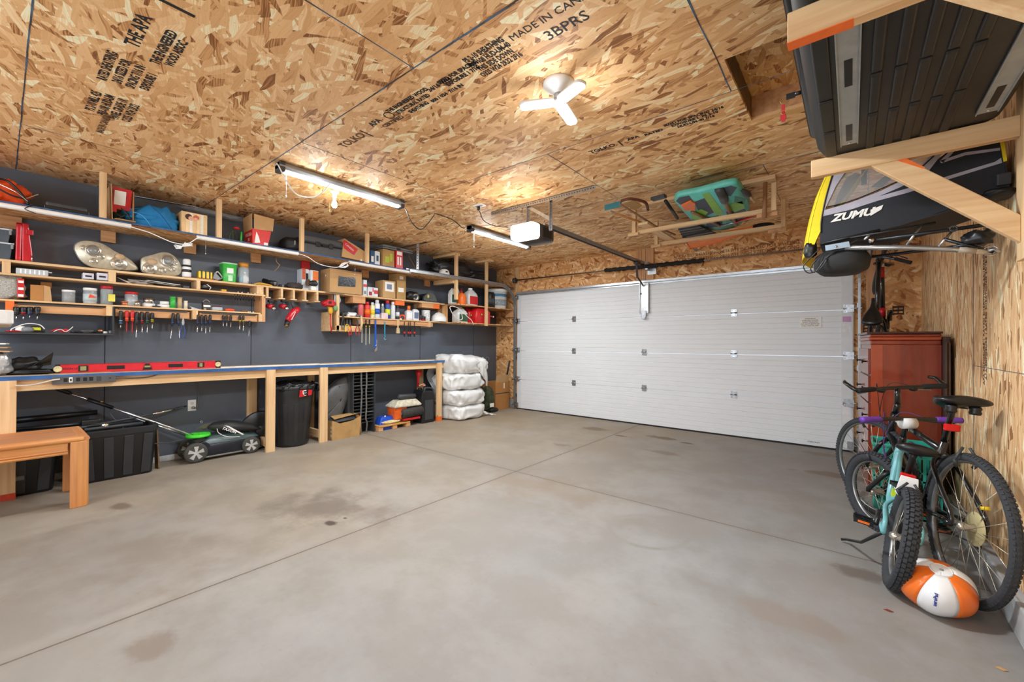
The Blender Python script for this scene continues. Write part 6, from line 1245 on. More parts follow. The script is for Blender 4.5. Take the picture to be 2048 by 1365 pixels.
tag(obj('leaning_board', MB().ext([(-.36, -5.115, 0), (-.30, -5.10, 0), (-.40, -5.10, .40), (-.44, -5.115, .40)], (0, .012, 0)), mat('weathered_board', (0, 0, 0))), 'weathered narrow board standing behind the black tote', 'board')

# ------------------------------------------------------------------ lawn mower
# wheels: near pair at x = -.26, far pair at x = -.52; front points to +y
t = thing('lawn_mower', 'dark blue and green lawn mower with a long silver handle parked under the bench', 'lawn mower', (-.38, -4.55, 0))
M_mow = mat('mower_blue', (26, 30, 40), .35); M_mowg = mat('mower_green', (76, 94, 94), .35)
yr, yf = q(391, 926, Z=0).y-.0, q(503, 907, Z=0).y; xr, xo = -.285, -.53
Rr, Rf = .098, .088
def wheel(x, y, R, s):
    o = obj('wheel', MB().lathe([(R*.72, -.02), (R*.97, -.022), (R, -.012), (R, .012), (R*.97, .022), (R*.72, .02)], (x, y, R), 28, Euler((0, PI/2, 0)).to_matrix()), mat('mower_tyre', (70, 68, 64), .8), t)
    obj('hub_back', MB().cyl((x-.015, y, R), (x+.012, y, R), R*.72, n=24), M_black, o)
    b = MB(); n = 5
    pts = []
    for i in range(n):
        a = 2*PI*i/n+.3
        for (da, rr_) in ((-.24, .20), (-.30, .70), (.30, .70), (.24, .20)): pts.append((x+s*.013, y+R*rr_*math.cos(a+da*(1 if rr_ > .5 else 2)), R+R*rr_*math.sin(a+da*(1 if rr_ > .5 else 2))))
    b.ext(pts, (s*.010, 0, 0)); obj('hubcap', b, mat('hubcap_grey', (188, 188, 186), .4, .1), o)
wheel(xr, yr, Rr, 1); wheel(xr, yf, Rf, 1); wheel(xo, yr, Rr, 1); wheel(xo, yf, Rf, 1)
def deckring(s, z, dx=0):
    pts = [(-.30, yr-.02), (-.285, yr+.12), (-.285, yf-.06), (-.31, yf+.03), (-.36, yf+.13), (-.46, yf+.13), (-.52, yf+.03), (-.53, yf-.06), (-.53, yr-.02)]
    cx, cy = -.41, (yr+yf)/2
    return [(cx+(x-cx)*s+dx, cy+(y-cy)*s, z) for x, y in pts]
obj('deck', MB().loft([deckring(1, .035), deckring(1, .12), deckring(.95, .16)]), M_mow, t, .006)
obj('skirt', MB().loft([deckring(1.02, .028), deckring(1.02, .045)]), mat('skirt_grey', (120, 116, 108), .6), t)
obj('motor_cover', MB().loft([deckring(.95, .16), deckring(.82, .20), deckring(.55, .235)]), M_mowg, t, .004)
obj('side_hood', MB().ext([(-.288, yr+.01, .045)]+[Vector((-.288, yr+.06-.10*math.cos(a)*.9, .06+.135*math.sin(a))) for a in [PI*i/10 for i in range(1, 10)]]+[Vector((-.288, yr+.20, .045))], (-.24, 0, 0)), M_mow, t, .006)
a0 = Vector((-.33, yr+.06, .225)); a1 = Vector((-.46, Y(108, -.46), Zt(108, 775, -.46)))
kx = a1-a0
obj('handle_tube', MB().cyl(a0, a0+kx*.66, .0115, n=12), mat('brushed_tube', (206, 206, 206), .25, .9), t); obj('handle_tube', MB().cyl(a0+kx*.60, a0+kx*.93, .010, n=12), M_chrome, t)
obj('grip_sleeve', MB().cyl(a0+kx*.64, a0+kx*.80, .016, n=10), M_black, t); obj('handle_grip', MB().tube([a0+kx*.90, a0+kx*.97, a0+kx*1.0+Vector((0, .0, .015)), a0+kx*1.01+Vector((-.08, 0, .03))], .017, 10), M_black, t)
o2 = Vector((-.20, 0, 0)); obj('handle_tube', MB().cyl(Vector((-.52, yr+.05, .2)), Vector((-.52, yr+.05, .2))+kx*.5+Vector((.03, 0, 0)), .0105, n=10), mat('brushed_tube', (0, 0, 0)), t)
obj('handle_knob', MB().ell(a0+kx*.71+Vector((0, 0, .022)), (.014, .014, .010), 8, 6), M_bronze, t); obj('pivot_bracket', MB().box(a0+Vector((.0, -.02, -.01)), (.05, .09, .05), Euler((.4, 0, 0)).to_matrix()), M_dkgrey, t, .008)
cord('mower_cable', 'thin cable arcing from the mower handle down to the mower', [a0+kx*.66+Vector((0, 0, -.02)), q(222, 830, X=-.40), q(245, 855, X=-.36), q(275, 878, X=-.30), q(305, 887, X=-.28), q(335, 886, X=-.28), q(368, 880, X=-.29)], .004, M_dkgrey)
# sports bag or chest protector on the mower
ya, yb = Y(415, -.33, 870), Y(520, -.33, 880)
t = thing('hockey_bag', 'black pad with white lettering lying on the lawn mower', 'pad', (-.38, (ya+yb)/2, .235))
def padfn(P, d): return Vector((P.x, P.y, P.z-(P.y/.26)*.055-abs(P.y/.26)**2*.03))
obj('pad', crumple((-.40, (ya+yb)/2+.02, .295), (.115, .245, .062), 231, .10, 5, 34, 18, .9, padfn), mat('pad_black', (34, 34, 35), .55), t)
yq = lambda px, py: q(px, py, X=-.282)
pp = [yq(437, 862), yq(440, 853), yq(452, 858), yq(480, 872), yq(486, 869), yq(447, 852)]
obj('white_piping', MB().tube(smooth_path([yq(434, 858), yq(438, 867), yq(455, 874), yq(480, 874)]), .0035, 6), M_label, t); obj('white_blaze', MB().ext([yq(448, 851), yq(458, 853), yq(488, 869), yq(484, 870)], (.006, 0, 0)), M_label, t)
text('lettering', 'TAXON', M_label, .040, frame(yq(458, 861)+Vector((.006, 0, 0)), yq(470, 867)-yq(440, 857), (0, 0, 1)), t, .001, font_shear=.2, bold=.0008)
t = thing('trimmer_spool', 'bright green slotted plastic guard lying on the back of the mower', 'guard', (-.36, Y(398, -.33, 860), .24)); yg = Y(398, -.33, 860)
g = MB()
for a in range(5): g.tube(arc((-.36, yg, .268), .03+.017*a, 0, 2*PI, 18, 'yx')[:-1], .0055, 6, True)
for i in range(8):
    an = 2*PI*i/8; g.tube([(-.36+.03*math.cos(an), yg+.03*math.sin(an), .27), (-.36+.10*math.cos(an), yg+.10*math.sin(an), .262)], .007, 6)
obj('guard', g, mat('neon_green', (70, 214, 50), .4), t); obj('rim', MB().lathe([(.095, .245), (.108, .25), (.10, .275), (.092, .272)], (-.36, yg, 0), 24), mat('neon_green', (0, 0, 0)), t)
t = thing('wire_coil', 'tangle of dull wire above the green guard', 'wire', (-.42, Y(412, -.4, 850), .30)); b = MB(); yw = Y(415, -.42, 850)
for i in range(5): b.tube(smooth_path([(-.42, yw-.10+.02*i, .30), (-.40, yw-.04, .345-.008*i), (-.42, yw+.06, .345-.006*i), (-.40, yw+.12, .325)]), .004, 6)
obj('wire', b, mat('olive_wire', (92, 84, 62), .6), t); obj('ring', MB().tube(arc((-.45, yw-.045, .375), .010, 0, 2*PI, 12, 'yz')[:-1], .003, 6, True), M_steel, t)

# ------------------------------------------------------------------ trash can
cx, cy = -.335, -3.845; hT = Zt(592, 757, -.13)
t = thing('trash_can', 'large black wheeled-rim trash can lined with a black bag between the bench legs', 'trash can', (cx, cy, 0)); cx, cy = -.355, -3.86
M_can = mat('scuffed_black_can', (36, 37, 38), .42, var=.35, scale=5)
obj('can', MB().lathe([(.165, 0), (.172, .012), (.18, .03), (.218, .55), (.225, .60), (.238, .66), (.238, .70), (.228, .70), (.21, .60), (.165, .03), (0, .03)], (cx, cy, 0), 36), M_can, t)
for a in (-1.3, -.75, -.2, .35): obj('moulded_rib', MB().ext([(cx+(.176+.001)*math.cos(a-.1), cy+.177*math.sin(a-.1), .05), (cx+.177*math.cos(a+.1), cy+.177*math.sin(a+.1), .05), (cx+.213*math.cos(a+.12), cy+.213*math.sin(a+.12), .50), (cx+.213*math.cos(a-.12), cy+.213*math.sin(a-.12), .50)], (.006*math.cos(a), .006*math.sin(a), 0)), M_can, t, .002)
obj('rim', MB().lathe([(.238, .66), (.249, .675), (.249, .70), (.235, .708), (.225, .70)], (cx, cy, 0), 36), M_dkgrey, t)
def bagfn(u, v):
    a = 2*PI*u; r = .251-.01*v if v > .5 else .228+.023*v*2; z = (.715 if v <= .5 else .715-(v-.5)*2*(.07+.05*math.sin(a*3)+.03*math.sin(a*7))); n_ = .012*math.sin(a*17+v*4)+.008*math.sin(a*31)
    return Vector((cx+(r+n_)*math.cos(a), cy+(r+n_)*math.sin(a), z+.012*math.sin(a*9)))
obj('bin_liner', MB().grid(bagfn, 96, 8), mat('liner_black', (20, 20, 22), .3), t, solid=.002); obj('bag_heap', crumple((cx, cy, .69), (.20, .20, .06), 241, .35, 9, 36, 18), mat('liner_black', (0, 0, 0)), t)
p = q(612, 786, X=cx+.21); an = math.atan2(p.y-cy, .21)
pe = Vector((cx+.238*math.cos(.18), cy+.238*math.sin(.18), p.z))
fr = frame(pe+Vector((.004, 0, 0)), (-math.sin(.18), math.cos(.18), 0), (0, 0, 1))
o = obj('red_badge', MB().ext([fr @ Vector(v) for v in ((-.078, -.04, 0), (.078, -.028, 0), (.088, .03, 0), (-.068, .04, 0))], fr.to_3x3() @ Vector((0, 0, .004))), M_red, t)
sh = [(-.032, .028), (0, .034), (.032, .028), (.030, -.004), (.015, -.022), (0, -.032), (-.015, -.022), (-.030, -.004)]
obj('shield_emblem', MB().ext([fr @ Vector((x-.005, y, .0041)) for x, y in sh], fr.to_3x3() @ Vector((0, 0, .003))), M_label, o); obj('shield_centre', MB().ext([fr @ Vector((x*.78-.005, y*.78, .0072)) for x, y in sh], fr.to_3x3() @ Vector((0, 0, .001))), M_black, o)
text('emblem_lettering', 'BRUTE', M_label, .018, fr @ Matrix.Translation((-.005, .002, .0085)), o, .0004)
t = thing('hose_nozzle', 'black spray nozzle clipped to the right rim of the trash can', 'nozzle', (cx+.1, cy+.24, .62)); p = q(640, 776, X=-.18)
obj('nozzle', crumple((-.20, p.y, p.z), (.035, .03, .045), 245, .3), M_black, t); obj('trigger', MB().tube([(-.19, p.y, p.z+.03), (-.18, p.y-.03, p.z+.06), (-.19, p.y-.06, p.z+.065)], .010, 6), M_dkgrey, t)
t = thing('round_lid', 'black rubbery disc standing on edge behind the first bench leg', 'disc', (-.45, -4.28, 0)); obj('disc', MB().lathe([(.20, -.01), (.215, 0), (.20, .012), (.06, .018), (0, .018)], (-.40, -4.19, .215), 30, Euler((0, PI/2, 0)).to_matrix()), M_black, t)
obj('hub', MB().cyl((-.385, -4.19, .215), (-.365, -4.19, .215), .05, n=18), M_dkgrey, t)

# ------------------------------------------------------------------ between second and third bench legs
t = thing('wheel_liner', 'smooth dark grey tapered plastic shell leaning behind the cardboard carton', 'shell', (-.4, -3.4, 0)); X = -.38
out = [(642, 838), (640, 800), (660, 772), (685, 752), (700, 748), (706, 757), (700, 780), (683, 830), (668, 868), (655, 868)]
P = [q(a, b_, X=X) for a, b_ in out]; c = sum(P, Vector())/len(P); sp = smooth_path(P+[P[0]], 4)[:-1]
def shell(u, v):
    i = int(round(u*len(sp))) % len(sp); s = 1-v*.97; e = sp[i]-c
    return Vector((X+.09*math.sqrt(max(0, 1-s*s)), c.y+e.y*s, c.z+e.z*s))
obj('shell', MB().grid(shell, len(sp), 8), mat('liner_grey', (84, 84, 84), .45, var=.2, scale=8), t, solid=.004)
obj('edge_flange', MB().tube([p+Vector((0, 0, 0)) for p in sp], .006, 6, True), M_dkgrey, t)
for a, b_ in ((679, 774), (665, 795)): p = q(a, b_, X=X+.075); obj('screw_hole', MB().cyl((p.x-.01, p.y, p.z), (p.x+.002, p.y, p.z), .006, n=8), M_black, t)
y0, y1, z1 = Y(664, -.16, 870), Y(719, -.16, 870), Zt(690, 838, -.16)
t = thing('cardboard_carton', 'torn old cardboard carton with dark rods inside, on the floor by the second bench leg', 'box', (-.25, (y0+y1)/2, 0)); 
obj('front_panel', MB().ext([(-.16, y0, 0), (-.16, y1, 0), (-.15, y1+.01, z1+.01), (-.155, y1-.10, z1-.035), (-.155, y0+.10, z1-.05), (-.155, y0+.04, z1-.02), (-.155, y0, z1-.005)], (-.005, 0, 0)), M_card2, t)
obj('side_panel', MB().bx(-.36, -.165, y0, y0+.005, 0, z1-.01), M_card2, t); obj('side_panel', MB().bx(-.36, -.165, y1-.005, y1, 0, z1+.02), M_cardk, t); obj('back_panel', MB().bx(-.36, -.355, y0, y1, 0, z1+.02), M_cardk, t); obj('bottom', MB().bx(-.36, -.16, y0, y1, 0, .005), M_cardk, t)
obj('torn_flap', MB().ext([(-.155, y1-.005, z1), (-.2, y1+.04, z1+.015), (-.3, y1+.05, z1-.10), (-.16, y1+.02, .01)], (0, .003, 0)), M_card, t); obj('torn_flap', MB().ext([(-.2, y0+.05, z1+.0), (-.2, y1-.02, z1+.035), (-.3, y1-.02, z1+.04), (-.3, y0+.05, z1+.03)], (0, 0, .003)), M_card2, t)
for z_ in (.04, .09, .14): obj('green_print', MB().bx(-.20, -.166, y0-.0015, y0, z_, z_+.03), mat('olive_print', (110, 118, 60) if z_ > .1 else (188, 184, 172), .8), t)
for i in range(4): tag(obj('ribbed_rod', MB().cyl((-.20-.03*i, y0+.03, z1-.035+.006*i), (-.18-.03*i, y1-.05, z1-.02+.01*i), .014, n=10), M_dkgrey), ('front', 'second', 'third', 'rear')[i]+' dark ribbed rod in the torn cardboard carton', 'rod', 'dark rods in the torn carton')
# tall black slatted grille
y0, y1, z1 = Y(706, -.22, 870), Y(750, -.22, 862), Zt(728, 727, -.22)
t = thing('plastic_grille', 'tall black slatted plastic grille standing under the bench', 'grille', (-.3, (y0+y1)/2, 0)); M_gr = mat('grille_edge', (104, 102, 98), .5, var=.3)
obj('back_plate', MB().bx(-.40, -.39, y0, y1, 0, z1), M_black, t); obj('side_rail', MB().bx(-.40, -.22, y0, y0+.010, 0, z1), M_dkgrey, t, .002); obj('side_rail', MB().bx(-.40, -.22, y1-.010, y1, 0, z1), M_dkgrey, t, .002)
for f in (.36, .60):
    yv = y0+(y1-y0)*f; wv = smooth_path([(-.225, yv, .02), (-.225, yv+.01*(1 if f > .5 else -.6), .14), (-.225, yv-.008, .20), (-.225, yv, .35), (-.225, yv+.014*(.5-f)*4, .56), (-.225, yv, .64), (-.225, yv, z1-.05)]); obj('vertical_bar', MB().tube(wv, .011, 6), M_gr, t)
for i in range(16):
    z = z1-.12-.045*i; obj('slat', MB().bx(-.39, -.24, y0+.010, y1-.010, z, z+.008), M_dkgrey if i % 4 else M_gr, t)
tag(obj('grille_strip', MB().bx(-.38, -.30, Y(697, -.3), Y(703, -.3), 0, z1-.06).bx(-.31, -.30, Y(686, -.3), Y(699, -.3), .25, .27), M_dkgrey), 'second thinner black grille strip behind the tall one', 'grille')
# blue stands, pallet-like base, planer/compressor, jerry can, funnel
def jack(label, px, py, s, tilt):
    p = q(px, py, X=-.30); t = thing('axle_stand', label, 'stand', (p.x, p.y, 0), 'blue plastic stands'); M_bs = mat('royal_blue', (30, 78, 190), .35)
    obj('body', MB().loft([[(p.x+x, p.y+y, .0) for x, y in rrect(.07*s, .11*s, .02)], [(p.x+x*.6, p.y+y*.7+tilt*.04, .13*s) for x, y in rrect(.07*s, .11*s, .02)]]), M_bs, t, .004); obj('foot', MB().ext([(p.x+.06, p.y-.06*s, 0), (p.x+.06, p.y-.02*s, .08*s), (p.x+.06, p.y+.02*s, .08*s), (p.x+.06, p.y+.07*s, 0)], (.03, 0, 0)), M_bs, t, .003)
    obj('top_pin', MB().cyl((p.x+.03, p.y-.01, .12*s), (p.x+.06, p.y-.01, .14*s), .010, n=8), M_white, t); return t
jack('bright blue plastic stand left of the orange machine', 767, 840, 1.35, 1); jack('small blue stand at the foot of the black jerry can', 845, 845, .7, -1)
p0, p1 = Y(756, -.2, 850), Y(818, -.2, 845)
t = thing('timber_pallet', 'low honey coloured wooden skid with a pale sandbag-like top under the orange machine', 'skid', (-.28, (p0+p1)/2, 0))
for y in (p0+.03, (p0+p1)/2, p1-.03): obj('skid_block', MB().bx(-.38, -.17, y-.035, y+.035, 0, .05), P_o, t, .006)
obj('deck', MB().bx(-.39, -.165, p0, p1, .05, .075), mat('honey_deck', (206, 150, 76), .6, var=.2), t, .008); obj('pale_pad', crumple((-.28, (p0+p1)/2-.02, .098), (.10, .17, .026), 251, .15), mat('pale_pad', (216, 196, 142), .8, var=.3, scale=30), t)
yo0, yo1 = Y(783, -.25, 815), Y(838, -.22, 815); z0 = .12
t = thing('air_compressor', 'orange machine with a black motor drum and cream cover stacked on the wooden skid', 'compressor', (-.28, (yo0+yo1)/2, z0))
obj('frame', MB().loft([[(-.19, yo0+.02, z0+.0), (-.19, yo0+.20, z0+.0), (-.36, yo0+.20, z0+.0), (-.36, yo0+.02, z0+.0)], [(-.185, yo0, z0+.17), (-.185, yo0+.22, z0+.17), (-.37, yo0+.22, z0+.17), (-.37, yo0, z0+.17)]], False), mat('machine_orange', (230, 98, 34), .4, var=.2), t, .01)
obj('motor_drum', MB().tube([(-.21, yo0+.13, z0+.07), (-.21, yo0+.15, z0+.07), (-.21, yo1+.01, z0+.085), (-.21, yo1+.04, z0+.085)], [.066, .075, .078, .06], 20), mat('dusty_black', (52, 50, 48), .7, var=.6, scale=60), t); obj('drum_cap', MB().cyl((-.21, yo0+.12, z0+.07), (-.21, yo0+.131, z0+.07), .055, n=18), M_black, t)
for i in range(6): a = 2*PI*i/6; obj('vent_hole', MB().cyl((-.21+.03*math.cos(a), yo0+.117, z0+.07+.03*math.sin(a)), (-.21+.03*math.cos(a), yo0+.121, z0+.07+.03*math.sin(a)), .010, n=8), M_grey, t)
obj('cream_cover', MB().loft([[(-.16, yo0-.01, z0+.17), (-.16, yo1-.01, z0+.165), (-.38, yo1-.01, z0+.165), (-.38, yo0-.01, z0+.17)], [(-.155, yo0-.015, z0+.19), (-.155, yo1+.005, z0+.185), (-.385, yo1, z0+.185), (-.385, yo0-.015, z0+.19)], [(-.20, yo0+.08, z0+.265), (-.20, yo1-.07, z0+.265), (-.34, yo1-.07, z0+.265), (-.34, yo0+.08, z0+.265)]], False), mat('cream_cover', (206, 198, 176), .5, var=.3, scale=22), t, .006)
obj('tank', MB().tube([(-.25, yo0+.10, z0+.295), (-.24, yo0+.12, z0+.31), (-.24, yo1-.07, z0+.30), (-.25, yo1-.05, z0+.29)], [.02, .04, .038, .02], 14), M_dkgrey, t); obj('red_foot', MB().bx(-.24, -.16, yo0+.15, yo1-.02, z0-.03, z0-.0), M_red, t, .004)
y0, y1, z1 = Y(842, -.2, 820), Y(870, -.17, 820), Zt(855, 779, -.2)
t = thing('jerry_can', 'black plastic jerry can beside the last bench leg', 'jerry can', (-.28, (y0+y1)/2, 0))
obj('body', MB().ext([(-.17, y0, .0), (-.17, y1, 0), (-.17, y1, z1-.10), (-.17, y1-.05, z1-.02), (-.17, y0+.03, z1-.01), (-.17, y0, z1-.06)], (-.24, 0, 0)), M_black, t, .02)
obj('handle', MB().tube(smooth_path([(-.20, y0+.06, z1-.03), (-.20, y0+.08, z1+.02), (-.20, y1-.03, z1+.0), (-.20, y1-.01, z1-.08)]), .014, 8), M_dkgrey, t); obj('inset_panel', MB().bx(-.171, -.167, y0+.05, y1-.04, .05, z1-.16), M_dkgrey, t, .003); obj('cap', MB().cyl((-.3, y0+.06, z1-.02), (-.3, y0+.06, z1+.02), .03, n=14), M_black, t)
p = q(838, 742, X=-.35); t = thing('funnel', 'long red funnel standing behind the jerry can', 'funnel', (-.35, p.y, .3)); zb_ = Zt(833, 775, -.35); obj('cone', MB().tube([(-.35, p.y+.0, p.z), (-.35, p.y, p.z-.06), (-.35, p.y-.015, p.z-.11), (-.35, p.y-.02, zb_)], [.045, .042, .018, .015], 16), M_red, t); obj('rim', MB().cyl((-.35, p.y, p.z), (-.35, p.y, p.z+.008), .05, n=16), M_red, t)
p = q(845, 772, X=-.24); tag(obj('rope_coil', MB().tube(smooth_path([(-.26, p.y-.05, p.z), (-.22, p.y, p.z+.025), (-.25, p.y+.05, p.z+.01), (-.22, p.y+.02, p.z-.0), (-.26, p.y-.02, p.z+.015)]), .010, 6), mat('salmon_rope', (206, 146, 116), .9)), 'coil of salmon coloured rope on top of the orange machine and jerry can', 'rope')

# ------------------------------------------------------------------ stacked tires in white bags
M_bagw = mat('white_tire_bag', (226, 226, 224), .32, var=.06, scale=12, bump=.25)
cx, cy = -.20, -1.30
zs = [0, .225, .47, .72]; hs = [.235, .25, .255, .27]
lbs = ('lowest white bagged tire of the stack, with a trailing corner on the floor', 'second white bagged tire from the floor in the stack', 'third white bagged tire from the floor in the stack', 'top white bagged tire with a loose flap hanging down')
for k in range(4):
    c = Vector((cx+.012*(k % 2), cy+(.02, -.01, -.03, .02)[k], zs[k]+hs[k]/2)); t = thing('bagged_tire', lbs[k], 'tire', (c.x, c.y, zs[k]), 'stack of white bagged tires')
    def fn(P, d, k=k):
        r = Vector((P.x, P.y, 0)).length; a = math.atan2(P.y, P.x)
        w = nz((math.cos(a)*2, math.sin(a)*2, d.z*.8), 1.0, 300+k*9)*.055+nz((math.cos(a)*7, math.sin(a)*7, d.z*1.5), 1.0, 310+k)*.030+abs(math.sin(a*11+k+d.z*3))*.012-abs(nz((math.cos(a)*5, math.sin(a)*5, d.z*2.5), 1.0, 330+k))*.03
        s = 1+(w/.33)*(1 if abs(d.z) < .97 else .3)
        z = P.z+nz((P.x*5, P.y*5, k), 1.0, 320)*.022*(1 if k else .3)+.012*math.sin(a*5+k*2)*(1 if k else 0)
        if k == 3 and d.z > .2: z += .03*max(0, -d.y)+.02*nz((P.x*7, P.y*7, 0), 1, 8)
        return Vector((P.x*s, P.y*s, max(z, -hs[k]/2+.001)))
    obj('bag', MB().ell(c, (.335, .365, hs[k]/2*1.10), 90, 30, fn, p=.5), M_bagw, t)
    if k == 0:
        obj('trailing_corner', MB().grid(lambda u, v: Vector((cx+.20+.14*u+.12*(v-.5)*(1-u), cy+.20+.34*u, .004+.16*(1-u)**1.5*(1-abs(v-.5))+.008*math.sin(u*20+v*9))), 16, 10), M_bagw, t, solid=.002)
    if k == 3:
        def flap(u, v):
            y = cy+.02+.34*v+.10*u; x = cx+.30*math.cos((v-.35)*1.3)+.05*math.sin(u*PI)*.9
            z = .98-.02*v-.52*u*(.35+.65*v)*(1 if True else 1)+.014*math.sin(v*16+u*5)
            return Vector((x+.012*math.sin(v*22), y, z))
        obj('loose_flap', MB().grid(flap, 20, 24), M_bagw, t, solid=.002)
        def crown(u, v):
            y = cy-.30+.62*u; return Vector((cx-.25+.5*v, y, .965+.075*math.sin(min(1, u*1.4)*PI)**1.0*(1-abs(2*v-1)**2)*(1-.5*u)+.012*nz((u*6, v*6, 2), 1, 4)))
        obj('crumpled_top', MB().grid(crown, 18, 14), M_bagw, t, solid=.002)
t = thing('plastic_cover', 'loose clear grey plastic hanging behind the last bench leg', 'plastic', (-.35, -1.75, .3)); obj('film', MB().grid(lambda u, v: Vector((-.36+.06*math.sin(v*7), -1.78+.16*u+.03*math.sin(v*5), .30+.55*v+.0*u)), 8, 14), mat('grey_film', (150, 152, 156), .25, var=.2), t, solid=.003)
# corner: cardboard, camouflage bag, blue bar
y0, y1 = -.36, .04
t = thing('cardboard_carton', 'open brown cardboard carton standing in the corner behind the bagged tires', 'box', (-.3, -.2, 0)); pz = Zt(995, 760, -.1)
obj('body', MB().bx(-.5, -.17, -.42, -.04, 0, pz-.06), M_cardk, t, .003); obj('raised_flap', MB().ext([(-.17, -.42, pz-.06), (-.17, -.06, pz-.06), (-.15, -.07, pz+.07), (-.15, -.42, pz+.07)], (-.004, 0, 0)), M_card, t); obj('hand_hole', MB().bx(-.171, -.168, -.20, -.17, .38, .48), M_label, t)
obj('strap_line', MB().bx(-.171, -.168, -.42, -.04, pz-.27, pz-.255), M_dkgrey, t)
t = thing('camouflage_bag', 'dark camouflage bag slumped on the floor right of the bagged tires', 'bag', (-.1, -.62, 0)); obj('body', crumple((-.22, -.60, .22), (.12, .12, .22), 261, .15), mat('camouflage', (62, 66, 44), .9, var=.7, scale=14), t); obj('tag', MB().bx(-.09, -.086, -.66, -.56, .09, .16), M_label, t)
obj('black_foot', crumple((-.10, -.56, .035), (.05, .10, .035), 262, .2), M_black, t)
a, b_ = q(1003, 815, Z=.02), q(1020, 722, Y=-.02); a = Vector((-.12, -.25, 0.005)); b_ = Vector((-.06, .035, .93))
a = q(1003, 812, Z=0); t = thing('snow_brush', 'blue pole with a dark upper grip leaning against the corner wall', 'pole', (a.x, a.y, 0)); b_ = q(1019, 722, Y=.04)
obj('pole', MB().cyl(a+Vector((0, 0, .02)), a.lerp(b_, .68), .018, n=10), mat('navy_blue_pole', (38, 66, 116), .4), t); obj('upper_grip', MB().cyl(a.lerp(b_, .68), b_, .016, n=10), M_dkgrey, t); obj('foot', MB().beam(a+Vector((0, 0, .003)), a.lerp(b_, .12), .045, .025), mat('teal_foot', (28, 70, 80), .5), t, .004); obj('collar', MB().cyl(a.lerp(b_, .66), a.lerp(b_, .70), .021, n=10), M_grey, t)
t = thing('wall_hook', 'grey metal wall hook above the bagged tires', 'hook', (XL, Y(975, XL, 720), .97)); y = Y(975, XL+.03, 718); z = Zt(975, 718, XL+.03); obj('hook', MB().tube(arc((XL+.035, y, z), .030, -PI/2, PI, 10, 'xz'), .006, 6), M_grey, t); obj('plate', MB().bx(XL, XL+.006, y-.015, y+.015, z-.04, z+.04), M_grey, t)
